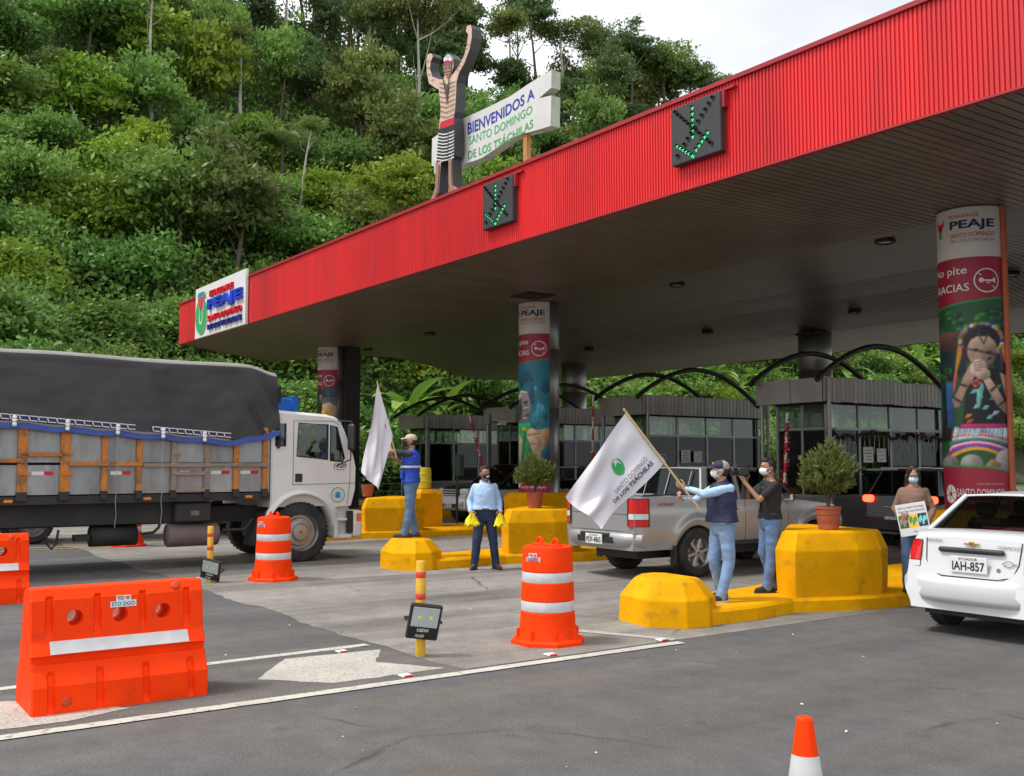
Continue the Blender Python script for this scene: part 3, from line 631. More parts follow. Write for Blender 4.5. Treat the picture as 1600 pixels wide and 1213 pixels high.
# ---------------------------------------------------------------- station sign on the fascia
st = root('station_sign', 'white station sign with raised red and blue letters on the canopy corner', 'sign', (-31.5, 10.9, 5.94), world=True)
X0, X1, Z0, Z1 = -33.85, -29.22, 5.92, 7.6
mb = MB(); mb.b2(X0, X1, 10.86, 10.95, Z0, Z1, bev=.008); mb.build('panel', 'white_print', st)
def sgn(y): return lambda x, z: (X0 + x, y, Z0 + z)
def letters(txt, x, z, w, h, m, name='lettering', dep=.07, bold=.02):
    vs, fs = text_fit(txt, w, h, bold); n = len(vs); mb = MB()
    mb.add([(X0 + x + v[0], 10.86 - dep, Z0 + z + v[1]) for v in vs], fs)
    from collections import Counter
    ec = Counter()
    for f in fs:
        for i in range(len(f)): ec[tuple(sorted((f[i], f[(i + 1) % len(f)])))] += 1
    for (a, b), c in ec.items():
        if c == 1:
            va, vb = vs[a], vs[b]; mb.quad((X0 + x + va[0], 10.86 - dep, Z0 + z + va[1]), (X0 + x + vb[0], 10.86 - dep, Z0 + z + vb[1]), (X0 + x + vb[0], 10.862, Z0 + z + vb[1]), (X0 + x + va[0], 10.862, Z0 + z + va[1]))
    mb.build(name, m, st, recalc=False)
mat('letter_red', sr(215, 20, 40), 0.4); mat('letter_blue', sr(25, 60, 190), 0.4); mat('letter_navy', sr(35, 40, 120), 0.4)
letters('ESTACION DE', 1.55, 1.22, 2.1, .2, 'letter_red'); letters('PEAJE', 1.42, .72, 3.05, .42, 'letter_blue', bold=.04, dep=.1)
letters('SANTO DOMINGO', 1.42, .43, 3.0, .19, 'letter_red'); letters('DE LOS TSACHILAS', 1.42, .16, 3.0, .17, 'letter_navy')
mb = MB(); fn = lambda x, z, L: (X0 + x, 10.852 - .03 - .004 * L, Z0 + z)
logo(mb, fn, .70, .80, .62, 0, 1, 2, 3)
mb.prism(circ(.70, .80 - .075, .57, .62, 28), lambda x, z: (X0 + x, 10.825, Z0 + z), lambda x, z: (X0 + x, 10.861, Z0 + z), 2)
mb.build('emblem', ['ink_green', 'ink_red', 'white_print', 'ink_teal'], st, recalc=False)

# ---------------------------------------------------------------- lane arrow signals
mat('led_green', (0.05, 0.7, 0.25), 0.3, emit=(0.05, 0.9, 0.3), estr=.55); mat('led_off', (0.012, 0.012, 0.012), 0.3); mat('signal_box', (0.035, 0.036, 0.04), 0.55, var=0.15)
def signal(xc, label):
    w, h = 1.02, .9; y0 = 10.85; z0 = 6.33
    t = root('lane_signal', label, 'lane signal', (xc, y0, z0), world=True, group='lane arrow signals on the red fascia')
    mb = MB(); mb.b2(xc - w / 2, xc + w / 2, y0, y0 + .12, z0, z0 + h, bev=.012); mb.build('housing', 'signal_box', t)
    for q in ((xc + w / 2 - .1, xc + w / 2 + .22, y0 + .06, y0 + .12, z0 + h + .001, z0 + h + .035), (xc + w / 2 + .002, xc + w / 2 + .05, y0 + .03, y0 + .12, z0 + h - .25, z0 + h - .01), (xc - w / 2 - .08, xc - w / 2 - .001, y0 + .06, y0 + .12, z0 + h - .09, z0 + h - .05)):
        mb = MB(); mb.b2(*q); mb.build('bracket', 'red_flashing', t)
    on = [(.46, .13 + .098 * i) for i in range(6)] + [(.14 + .058 * i, .69 + .048 * i) for i in range(6)] + [(.76 - .058 * i, .64 + .056 * i) for i in range(5)] + [(.465, .955)]
    off = [(.11 + .072 * i, .1 + .075 * i) for i in range(11)] + [(.87 - .072 * i, .1 + .077 * i) for i in range(11)]
    off = [p for p in off if all(math.hypot(p[0] - q[0], p[1] - q[1]) > .045 for q in on)]
    mo, mf = MB(), MB()
    for L, b, r in ((on, mo, .009), (off, mf, .012)):
        for fx, fz in L:
            for dx, dz in ((-.014, .01), (.014, .012), (0, -.014)):
                c = (xc - w / 2 + fx * w + dx, y0, z0 + h - fz * h + dz); b.lathe([(r, -.014), (r, .001)], c, 8, axis='y')
    tag(mo.build('lit_diodes', 'led_green', t), kind='stuff'); tag(mf.build('dark_diodes', 'led_off', t), kind='stuff')
    mb = MB()
    for fx, fz in on + off:
        c = (xc - w / 2 + fx * w, y0, z0 + h - fz * h + .012)
        for k in range(8):
            a0, a1 = R(k * 22.5), R((k + 1) * 22.5); r = .032
            mb.quad((c[0] + r * math.cos(a0), y0 - .035, c[2] + r * math.sin(a0)), (c[0] + r * math.cos(a1), y0 - .035, c[2] + r * math.sin(a1)), (c[0] + r * math.cos(a1), y0 + .001, c[2] + r * math.sin(a1)), (c[0] + r * math.cos(a0), y0 + .001, c[2] + r * math.sin(a0)))
    tag(mb.build('diode_hoods', 'black_plastic', t, recalc=False), kind='stuff')
signal(-10.62, 'larger, right-hand black lane signal with a green arrow on the red fascia')
signal(-15.88, 'smaller, left-hand black lane signal with a green arrow below the welcome sign')

# ---------------------------------------------------------------- cut-out figure and welcome sign on the roof
mat('cutout_side', (0.04, 0.04, 0.043), 0.5, var=0.2); mat('sign_board', (0.62, 0.62, 0.6), 0.55, var=0.06, vscale=1.5, dirt=(0.3, 0.32, 0.27), dirt_amt=0.4, dscale=1.1)
mat('board_edge', (0.42, 0.45, 0.36), 0.7, var=0.15, dirt=(0.16, 0.22, 0.1), dirt_amt=0.8, dscale=2); mat('wood_post', (0.42, 0.2, 0.05), 0.6, var=0.15)
mat('fig_skin', sr(205, 175, 155), 0.6, var=0.12, vscale=5); mat('fig_line', sr(92, 66, 62), 0.6); mat('fig_hair', sr(150, 45, 65), 0.6); mat('fig_skin_dark', sr(150, 118, 104), 0.6)  # printed colours; the darker skin tone fills the face and legs
mat('ink_ltblue', sr(150, 185, 230), 0.5)
YG = 11.3
def zq(zx, zy, y=YG): p = on_y(640 + zx / 3.912, 20 + zy / 3.912, y); return (p.x, p.z)
fig_px = [(125, 1163), (150, 1108), (163, 1060), (166, 990), (163, 918), (172, 800), (180, 700), (190, 600), (184, 520), (178, 470), (160, 462), (118, 432), (106, 370), (102, 300), (110, 256), (132, 248), (142, 268), (128, 300), (124, 345),
          (140, 392), (180, 408), (206, 408), (214, 384), (206, 330), (214, 280), (240, 252), (266, 280), (268, 330), (256, 382), (262, 380), (300, 328), (334, 258), (350, 196), (358, 134), (344, 112), (350, 82), (372, 74),
          (380, 96), (380, 150), (366, 226), (334, 310), (300, 372), (286, 424), (284, 500), (278, 600), (270, 640), (276, 740), (272, 872), (258, 890), (262, 1000), (268, 1058), (296, 1078), (292, 1100), (254, 1096), (242, 1050), (246, 960), (244, 898), (212, 908), (190, 918), (186, 1010), (178, 1100), (150, 1140), (132, 1165)]
fig = [zq(*p) for p in fig_px]
fz0 = min(p[1] for p in fig); fx0 = sum(p[0] for p in fig) / len(fig)
t = root('cutout_figure', 'tall cut-out figure of a man with raised arms and striped skirt on the roof', 'cutout figure', (fx0, YG, fz0), world=True)
mb = MB(); mb.prism(fig, lambda x, z: (x, YG, z), lambda x, z: (x, YG + .24, z), 0, 1)
mb.build('cutout_body', ['fig_skin', 'cutout_side'], t)
mats = ['fig_skin', 'fig_line', 'fig_hair', 'white_print', 'ink_black', 'ink_red', 'ink_ltblue', 'fig_skin_dark', 'cutout_side']
mb = MB(); lay = [0]
def fp(pts, mi):
    lay[0] += 1; y = YG - .003 - .0006 * lay[0]; fill2d(mb, [zq(*p) for p in pts], lambda x, z: (x, y, z), mi)
fp([(185, 690), (192, 668), (272, 640), (274, 690), (230, 712), (183, 712)], 5)
fp([(180, 712), (225, 700), (276, 680), (276, 740), (272, 872), (246, 890), (212, 905), (166, 914), (172, 800)], 4)
for k in range(9):
    y = 735 + k * 20; fp([(176 - k * .9, y), (205, y + 6), (236, y + 2), (236, y + 8), (205, y + 13), (175 - k * .9, y + 7)], 3)
    fp([(240, y - 2), (258, y - 6), (274, y - 16), (274, y - 9), (258, y + 1), (240, y + 5)], 3)
for k, (y0, y1) in enumerate(((430, 425), (455, 450), (482, 474), (512, 500), (540, 532), (570, 560), (600, 590), (630, 622))): fp([(186, y0), (230, y0 + 9), (282, y1 - 6), (282, y1 - 1), (230, y0 + 14), (186, y0 + 5)], 1)
for x, y in ((112, 300), (114, 340), (122, 380), (140, 415)): fp([(x - 6, y), (x + 14, y - 6), (x + 14, y - 2), (x - 6, y + 4)], 1)
for k in range(7): t0 = k / 7; x, y = 292 + 72 * t0, 350 - 180 * t0; fp([(x - 10, y - 10), (x + 18, y + 2), (x + 18, y + 6), (x - 10, y - 6)], 1)
fp([(208, 408), (232, 545), (250, 408), (244, 408), (232, 520), (214, 408)], 4); fp([(222, 440), (232, 560), (236, 560), (240, 440)], 1)
fp(circ(237, 338, 24, 60, 18), 7); fp([(216, 300), (240, 292), (262, 300), (262, 320), (240, 312), (216, 322)], 2); fp([(214, 282), (240, 254), (264, 280), (262, 300), (240, 290), (216, 302)], 3); fp(circ(240, 272, 12, 10, 12), 6)
for y in (322, 345, 365): fp([(216, y), (260, y - 8), (260, y - 3), (216, y + 5)], 1)
fp([(226, 330), (234, 329), (234, 334), (226, 335)], 4); fp([(244, 327), (254, 325), (254, 331), (244, 332)], 4); fp([(230, 378), (248, 375), (248, 381), (230, 384)], 2)
fp([(166, 916), (186, 916), (184, 1010), (176, 1098), (150, 1136), (130, 1160), (152, 1108), (166, 1060)], 7); fp([(246, 895), (258, 892), (262, 1000), (268, 1056), (292, 1082), (262, 1090), (246, 1050)], 7)
mb.build('printed_front', mats, t, recalc=False)
ws = root('welcome_sign', 'white welcome sign with blue and green lettering and swallowtail end on the roof', 'sign', (-17.2, 11.6, 7.4), world=True)
YW = 11.6
def wq(zx, zy): p = on_y(640 + zx / 3.912, 20 + zy / 3.912, YW); return (p.x, p.z)
wpx = [(138, 770), (200, 725), (318, 650), (420, 605), (520, 558), (620, 508), (720, 440), (800, 390), (868, 350), (866, 458), (790, 524), (866, 506), (862, 692), (790, 715), (700, 738), (620, 765), (540, 822), (440, 890), (318, 932), (220, 965), (150, 985), (150, 938), (134, 936)]
mb = MB(); mb.prism([wq(*p) for p in wpx], lambda x, z: (x, YW, z), lambda x, z: (x, YW + .22, z), 0, 1); mb.build('board', ['sign_board', 'board_edge'], ws)
def wline(txt, a, b, hpx, m, bold):                     # baseline from a to b in layout pixels, cap height hpx at each end
    (ax, az), (bx, bz) = wq(*a), wq(*b); (tx, tz) = wq(a[0], a[1] - hpx[0]); (ux, uz) = wq(b[0], b[1] - hpx[1])
    vs, fs = text_fit(txt, 1, 1, bold); out = []
    for v in vs:
        s = v[0]; h = (tz - az) * (1 - s) + (uz - bz) * s
        out.append((ax + (bx - ax) * s, YW - .006, az + (bz - az) * s + h * v[1] - .06 * math.sin(s * 3.1)))
    mb = MB(); mb.add(out, fs); mb.build('lettering', m, ws, recalc=False)
wline('BIENVENIDOS A', (356, 748), (764, 520), (72, 66), 'ink_blue', .02)
wline('SANTO DOMINGO', (362, 810), (750, 612), (52, 52), 'ink_green', .012); wline('DE LOS TSÁCHILAS', (358, 898), (756, 700), (62, 66), 'ink_green', .012)
for zx in (236, 695):
    x, z = wq(zx, 900); mb = MB(); mb.b2(x - .06, x + .06, YW + .04, YW + .14, 7.2, 8.6); mb.build('support_post', 'wood_post', ws)

# ---------------------------------------------------------------- toll islands
def loft_plan(mb, levels):                             # levels: list of (z, plan pts)
    mb.ring_loft([[(x, y, z) for x, y in pl] for z, pl in levels], smooth=False)
def inset(pl, d):
    cx = sum(p[0] for p in pl) / len(pl); cy = sum(p[1] for p in pl) / len(pl); out = []
    n = len(pl)
    for i in range(n):
        a, b, c = Vector(pl[i - 1]), Vector(pl[i]), Vector(pl[(i + 1) % n]); e1, e2 = (b - a).normalized(), (c - b).normalized()
        n1, n2 = Vector((-e1.y, e1.x)), Vector((-e2.y, e2.x)); q = (n1 + n2); k = max(.35, q.length_squared / 2); out.append(tuple(b + q / k * d))
    return out
def rough_plan(mb, seed):
    for i, p in enumerate(mb.v):
        w = Vector(p) * 1.6 + Vector((seed, 0, 0)); mb.v[i] = (p[0] + .012 * mnoise.noise(w), p[1] + .012 * mnoise.noise(w + Vector((9, 0, 0))), p[2] + .006 * mnoise.noise(w + Vector((0, 9, 0))))
def soft_edges(o, w=.014):
    m = o.modifiers.new('bevel', 'BEVEL'); m.width = w; m.segments = 2; m.limit_method = 'ANGLE'; m.angle_limit = R(14); return o
def island(dx, dy, label, seed, back=None):
    T = lambda pts: [(x + dx, y + dy) for x, y in pts]
    t = root('toll_island', label, 'traffic island', (-8.6 + dx, 10 + dy, 0), world=True, group='yellow toll islands')
    # plan runs counter-clockwise
    curb = [(-9.05, 8.4), (-8.05, 8.4), (-8.03, 9.1), (-8.15, 9.9), (-7.82, 10.75), (-7.72, 11.3), (-7.70, 30), (-10.0, 30), (-10.0, 14.5), (-9.55, 11.2), (-9.3, 10.2), (-9.2, 9.2)]
    mb = MB(); c = T(curb); loft_plan(mb, [(0.0, c), (0.135, inset(c, .01)), (0.17, inset(c, .045))]); rough_plan(mb, seed); mb.build('curb', 'yellow_curb', t)
    nose = [(-9.2, 8.15), (-8.95, 7.8), (-8.35, 7.72), (-8.02, 7.98), (-8.0, 8.3), (-8.2, 8.62), (-8.95, 8.68), (-9.2, 8.5)]
    nn = T(nose); mb = MB(); loft_plan(mb, [(0.0, nn), (0.05, inset(nn, .004)), (0.29, inset(nn, .015)), (0.475, inset(nn, .16)), (0.5, inset(nn, .2))]); rough_plan(mb, seed + 3); soft_edges(mb.build('nose_block', 'yellow_curb', t))
    ped = [(-8.62, 10.12), (-8.2, 9.98), (-7.88, 10.78), (-7.8, 11.15), (-7.92, 11.45), (-9.3, 11.6), (-9.42, 11.2)]
    pp = T(ped); mb = MB(); loft_plan(mb, [(0.165, inset(pp, .015)), (0.45, inset(pp, .005)), (0.72, pp), (0.935, inset(pp, .085)), (0.955, inset(pp, .12))]); rough_plan(mb, seed + 5); soft_edges(mb.build('planter_block', 'yellow_curb', t))
    if back:
        bx = back; bb = [(bx - .62, 15.3), (bx + .62, 15.3), (bx + .62, 16.75), (bx - .62, 16.75)]; mb = MB(); loft_plan(mb, [(0.165, bb), (0.9, bb), (1.0, inset(bb, .06)), (1.03, inset(bb, .1))]); rough_plan(mb, seed + 7); soft_edges(mb.build('column_base', 'yellow_curb', t))
    return t
island(0, 0, 'nearest yellow island, where the man waving the big flag stands', 1, back=-9.32)
i2 = island(-6.85, .55, 'middle yellow island behind the light-blue-shirt man', 20, back=None)
i3 = island(-13.65, 1.15, 'farther yellow island behind the man in the blue vest', 40, back=-21.44)
mb = MB(); bb = [(-23.3, 13.1), (-22.6, 13.1), (-22.6, 13.75), (-23.3, 13.75)]; loft_plan(mb, [(.165, bb), (1.02, bb), (1.12, inset(bb, .1))]); mb.build('rear_block', 'yellow_curb', i3)
island(-20.4, 1.6, 'yellow island in deep shade left of the dark pickup front', 60, back=None)
island(-27.1, 2.0, 'farthest yellow island, almost hidden behind the truck cab', 80, back=-34.07)

# ---------------------------------------------------------------- booths with arched frames
mat('booth_panel', (0.30, 0.285, 0.26), 0.45, 0.3, var=0.12, dirt=(0.1, 0.09, 0.08), dirt_amt=0.6, dscale=1.5, rand=0.14)
mat('booth_frame', (0.24, 0.24, 0.235), 0.4, 0.6, var=0.12, dirt=(0.1, 0.1, 0.1), dirt_amt=0.4)
mat('booth_wall', (0.16, 0.155, 0.15), 0.5, 0.3, var=0.15); mat('booth_interior', (0.035, 0.033, 0.03), 0.9, var=0.3)
mat('arch_tube', (0.035, 0.033, 0.032), 0.45, 0.4, var=0.2); mat('paper', (0.72, 0.7, 0.66), 0.8, var=0.05)
def glass_mat(name, tint, alpha):
    m = bpy.data.materials.new(name); m.use_nodes = True; MATS[name] = m; n, l = m.node_tree.nodes, m.node_tree.links; n.clear()
    o = n.new('ShaderNodeOutputMaterial'); g = n.new('ShaderNodeBsdfGlossy'); g.inputs['Roughness'].default_value = 0.03; g.inputs['Color'].default_value = (.9, .95, .95, 1)
    tr = n.new('ShaderNodeBsdfTransparent'); tr.inputs[0].default_value = (*tint, 1); lw = n.new('ShaderNodeLayerWeight'); lw.inputs[0].default_value = .5
    pw_ = n.new('ShaderNodeMath'); pw_.operation = 'POWER'; pw_.inputs[1].default_value = 5; l.new(lw.outputs['Facing'], pw_.inputs[0])
    r = n.new('ShaderNodeMapRange'); r.inputs[3].default_value = alpha; r.inputs[4].default_value = .85; l.new(pw_.outputs[0], r.inputs[0])
    x = n.new('ShaderNodeMixShader'); l.new(r.outputs[0], x.inputs[0]); l.new(tr.outputs[0], x.inputs[1]); l.new(g.outputs[0], x.inputs[2]); l.new(x.outputs[0], o.inputs[0])
glass_mat('booth_glass', (.72, .78, .72), .06); glass_mat('booth_glass_dark', (.24, .26, .25), .03); glass_mat('car_glass', (.22, .25, .24), .05); glass_mat('truck_glass', (.45, .5, .48), .06)
slat_mesh = {}
def booth(k, xr, y0, label):
    t = root('toll_booth', label, 'toll booth', (xr - .8, y0 + 2, .17), world=True, group='toll booths under the canopy')
    xl = xr - 1.45; y1 = y0 + 4.6; zw, zm, zt = 1.02, 2.57, 3.12
    W = Vector((xr - .8, y0 + 2, .17))
    mb = MB(); mb.b2(xl, xr, y0, y1, .165, zw); mb.b2(xl + .05, xr - .05, y1 - .1, y1 - .02, zw, zt); mb.build('base_wall', 'booth_wall', t)
    mb = MB(); mb.b2(xl - .02, xr + .02, y0 - .02, y1 + .02, zt, zt + .1); mb.build('ceiling', 'booth_interior', t)
    mb = MB(); mb.b2(xl + .06, xl + .5, y0 + .3, y1 - .3, zw - .02, zw + .06); mb.b2(xl + .3, xl + .75, y0 + 1.4, y0 + 1.9, zw, zw + .75); mb.b2(xl + .2, xl + .6, y0 + 2.9, y0 + 3.2, zw + .06, zw + .5); mb.build('counter', 'booth_interior', t)
    ys = [y0, y0 + 1.15, y0 + 2.35, y0 + 3.5, y1]
    mb = MB()
    for y in ys: mb.b2(xr - .06, xr, y - .04, y + .04, zw, zt); mb.b2(xl, xl + .06, y - .04, y + .04, zw, zt)
    mb.b2(xl + .7, xl + .76, y0, y0 + .06, zw, zt)
    for z in (zm, zw + .02): mb.b2(xr - .05, xr + .01, y0, y1, z - .03, z + .03); mb.b2(xl - .01, xl + .05, y0, y1, z - .03, z + .03); mb.b2(xl + .05, xr - .05, y0 - .01, y0 + .05, z - .03, z + .03)
    mb.b2(xr - .02, xr + .16, ys[1], ys[2], zw + .6, zw + .64)
    mb.build('window_frame', 'booth_frame', t)
    for i in range(4):
        for a, b, m, nm in ((zw + .05, zm - .03, 'booth_glass_dark', 'lower_pane'), (zm + .03, zt, 'booth_glass', 'upper_pane')):
            for xx in (xr - .03, xl + .03):
                if k == 2 and i == 1 and nm == 'lower_pane' and xx > xl + .1: continue      # open serving window
                mb = MB(); mb.b2(xx - .004, xx + .004, ys[i] + .04, ys[i + 1] - .04, a, b); mb.build(nm, m, t)
    for a, b, m, nm in ((zw + .05, zm - .03, 'booth_glass_dark', 'lower_pane'), (zm + .03, zt, 'booth_glass', 'upper_pane')):
        for xa, xb in ((xl + .06, xl + .7), (xl + .76, xr - .06)):
            mb = MB(); mb.b2(xa, xb, y0 + .02, y0 + .028, a, b); mb.build(nm, m, t)
    # roof fascia: upright slats on the lane side, plain boards on the front
    ra, rb = y0 - .42, y1 + .35; xa, xb = xl - .25, xr + .22
    mb = MB(); mb.b2(xa + .02, xb - .02, ra + .02, rb - .02, zt + .05, zt + .55); mb.build('roof_box', 'booth_interior', t)
    if 's' not in slat_mesh:
        m_ = MB(); m_.box((0, 0, 0), (.03, .142, .56), bev=.008); slat_mesh['s'] = m_.build('fascia_slat', 'booth_panel', t, origin=(0, 0, 0)); base = slat_mesh['s']; fresh = True
    else: base = slat_mesh['s']; fresh = False
    y = ra + .075; i = 0
    rnd = random.Random(k)
    while y < rb:
        for side in (1,):
            o = base if fresh else base.copy()
            if not fresh: COL.objects.link(o); o.parent = t
            fresh = False; tilt = 0 if k != 2 else rnd.uniform(-.03, .03)
            o.location = Vector((xb + .006, y, zt + .31 + tilt * .5)) - W; o.rotation_euler = (tilt * .4, 0, 0)
        y += .152; i += 1
    mb = MB(); mb.b2(xa, xa + (xb - xa) * .52, ra - .01, ra + .02, zt + .03, zt + .58); mb.b2(xa + (xb - xa) * .53, xb - .02, ra - .012, ra + .018, zt + .035, zt + .575); mb.build('front_board', 'booth_panel', t)
    # posts and arches
    for xx, nm in ((xr + .25, 0), (xl - .22, 1)):
        mb = MB(); mb.tube([(xx, ra + .15, .17), (xx, ra + .15, zt + .55)], .05, n=10); mb.build('post', 'booth_frame', t); mb = MB(); mb.tube([(xx, rb - .2, .17), (xx, rb - .2, zt + .5)], .05, n=10); mb.build('post', 'booth_frame', t)
        path = []; L = 5.0
        for i in range(25):
            s = i / 24; path.append((xx, ra - .25 + L * s, zt + .5 + .95 * math.sin(math.pi * s) ** .9 - .12 * s))
        mb = MB(); mb.tube(path, .065, n=8); mb.build('arch', 'arch_tube', t)
    return t
b2_ = booth(2, -14.65, 19.05, 'toll booth with string lights and damaged roof boards, nearest the girl-picture column')
b3_ = booth(3, -21.45, 19.9, 'toll booth behind the silver pickup with paper notices in its window')
b4_ = booth(4, -28.2, 20.3, 'shaded toll booth directly behind the teal-picture column')
b5_ = booth(5, -34.9, 20.6, 'dark toll booth farthest left behind the dark pickup')
# paper notices, blue warning plates, string lights
def plate(name, c, w, h, m, label, cat, lines=0, mi='ink_grey', nx=True):
    mb = MB(); x, y, z = c; mb.box(c, (.012, w, h) if nx else (w, .012, h))
    for i in range(lines):
        zz = z + h * (.3 - .6 * i / max(1, lines - 1)); ww = w * (.7 if i % 2 else .55)
        mb.box((x + .0085, y, zz) if nx else (x, y - .0085, zz), (.004, ww, h * .07) if nx else (ww, .004, h * .07), 1)
    return tag(mb.build(name, [m, mi], origin=c), label, cat)
for (xr, y0, nm) in ((-14.65, 19.05, 'booth with string lights'), (-21.45, 19.9, 'booth behind the silver pickup')):
    plate('paper_notice', (xr + .03, y0 + 1.42, 1.98), .36, .36, 'paper', 'white printed notice in the window of the ' + nm, 'notice', 4)
    plate('paper_notice', (xr + .03, y0 + 1.92, 1.97), .34, .32, 'banner_white', 'pale pinkish notice in the window of the ' + nm, 'notice', 3, 'print_skin')
for (xr, y0, nm) in ((-14.65, 19.05, 'on the booth with string lights'), (-21.45, 19.9, 'on the booth behind the silver pickup')):
    c = (xr + .03, y0 + .5, 1.83); mb = MB(); mb.box(c, (.012, .24, .42)); mb.box((c[0] + .008, c[1], c[2] + .06), (.006, .2, .24), 1)
    fill2d(mb, circ(0, 0, .07, .085, 14), lambda a, b: (c[0] + .0125, c[1] + a, c[2] + .06 + b), 0)
    tag(mb.build('safety_plate', ['white_print', 'ink_blue'], origin=c), 'small blue and white safety plate ' + nm, 'sign')
t = root('string_lights', 'dark tinsel garland with hanging icicle lights along the booth windows', 'string lights', (-14.5, 20, 2.5), world=True)
mb = MB(); rnd = random.Random(4); path = []
for i in range(70):
    s = i / 69; path.append((-14.5 + .03 * math.sin(i * 1.3), 18.9 + 4.9 * s, 2.5 + .05 * math.sin(i * .9) - .12 * abs(math.sin(s * 9))))
mb.tube(path, .022, n=6)
for p in path:
    for _ in range(9):
        a = Vector(p); b = a + Vector((rnd.uniform(-.07, .07), rnd.uniform(-.07, .07), rnd.uniform(-.09, .06))); mb.tube([a, b], .006, n=3, caps=False)
mb.build('garland', 'arch_tube', t)
mat('icicle', (.5, .55, .55), .4); mb = MB()
for i in range(26):
    y = 19.1 + i * .18; z = 2.42; h = rnd.uniform(.15, .55); pts = [(-14.5 + rnd.uniform(-.012, .012), y + rnd.uniform(-.012, .012), z - h * j / 5) for j in range(6)]
    mb.tube(pts, .007, n=4)
tag(mb.build('icicles', 'icicle', t), kind='stuff'); mb = MB()
for i in range(16): mb.lathe([(.004, -.025), (.022, -.01), (.022, .01), (.004, .025)], (-14.46, 19.1 + i * .3, 2.44 + rnd.uniform(-.08, .03)), 6)
mb.build('red_bulbs', 'red_lens', t)
# ---------------------------------------------------------------- vehicles (local frame: y forward, x right, z up, origin on the ground at the rear bumper)
def smooth(a, b, t): t = max(0, min(1, (t - a) / (b - a))); return t * t * (3 - 2 * t)
def pw(pts, y):
    if y <= pts[0][0]: return pts[0][1]
    for (a, va), (b, vb) in zip(pts, pts[1:]):
        if y <= b:
            t = (y - a) / (b - a); return va + (vb - va) * t
    return pts[-1][1]
def wheel(par, c, r, w, side, dark=False, style='alloy', mrim='alloy'):
    t = MB(); x0 = 0
    prof = [(r * .62, -w / 2 + .01), (r * .9, -w / 2), (r * .985, -w / 2 + .03), (r, -w / 2 + .05), (r, w / 2 - .05), (r * .985, w / 2 - .03), (r * .9, w / 2), (r * .62, w / 2 - .01)]
    t.lathe([(a, b) for a, b in prof], c, 32, axis='x', caps=False)
    for k in range(40):                                # tread lugs
        a = 2 * math.pi * k / 40
        for xx in (-w * .28, w * .28): t.box((c[0] + xx, c[1] + (r + .001) * math.cos(a), c[2] + (r + .001) * math.sin(a)), (w * .3, .03, .012), rot=(a + math.pi / 2, 0, 0))
    ob = t.build('wheel', 'black_rubber', par, sharp=40)
    s = side; f = w / 2 * s
    m = MB(); m.lathe([(r * .64, f * .95), (r * .6, f * .8), (r * .56, f * .35), (.02, f * .3)], c, 28, axis='x', caps=False); 
    m.lathe([(r * .16, f * .3), (r * .15, f * .85), (.02, f * .88)], c, 16, axis='x', caps=False)
    if style == 'alloy':
        for k in range(6):
            a = 2 * math.pi * k / 6 + .2; m.box((c[0] + f * .72, c[1] + r * .36 * math.cos(a), c[2] + r * .36 * math.sin(a)), (w * .12, r * .46, r * .16), rot=(a, 0, 0), bev=.01)
    else:
        for k in range(10):
            a = 2 * math.pi * k / 10; m.lathe([(r * .035, f * .3), (r * .035, f * .75)], (c[0], c[1] + r * .42 * math.cos(a), c[2] + r * .42 * math.sin(a)), 8, axis='x')
        m.lathe([(r * .5, f * .3), (r * .46, f * .62), (r * .3, f * .66), (r * .26, f * .9), (.02, f * .92)], c, 20, axis='x', caps=False)
    m.build('rim', mrim if not dark else 'dark_metal', ob, sharp=35)
    return ob
def shell(ys, bot, top, wf, rows=12, crown=.02, lean=None, tub=None):
    rings = []
    for y in ys:
        b, T = bot(y), top(y); side = []
        for j in range(rows + 1):
            t = j / rows; z = b + (T - b) * t; side.append((wf(y, z), z))
        w = side[-1][0]
        if tub and tub[0] < y < tub[1]:
            inner = [(w - .05, T + .005), (w - .06, T - .02), (w - .065, tub[2]), (w * .5, tub[2]), (0, tub[2])]
        else: inner = [(w - .03, T + .012), (w * .85, T + crown * .6), (w * .6, T + crown * .85), (w * .3, T + crown), (0, T + crown)]
        pts = side + inner; ring = []
        for x, z in pts: ring.append((x, y + (lean(y, z) if lean else 0), z))
        for x, z in reversed(pts[:-1]): ring.append((-x, y + (lean(y, z) if lean else 0), z))
        rings.append(ring)
    return rings
def arches(base, axles, ra):
    def f(y):
        b = base
        for a in axles:
            if abs(y - a) < ra: b = max(b, math.sqrt(ra * ra - (y - a) ** 2) * 1.0 + .36)
        return b
    return f
def stations(L, axles, ra, n=36):
    ys = list(np.linspace(0, L, n))
    for a in axles: ys += [a + ra * math.cos(t) for t in np.linspace(0, math.pi, 17)] + [a - ra - .004, a + ra + .004]
    ys += [.02, .05, .1, .16, L - .02, L - .06, L - .12]
    ys = sorted(y for y in set(round(float(v), 4) for v in ys) if 0 <= y <= L); return ys
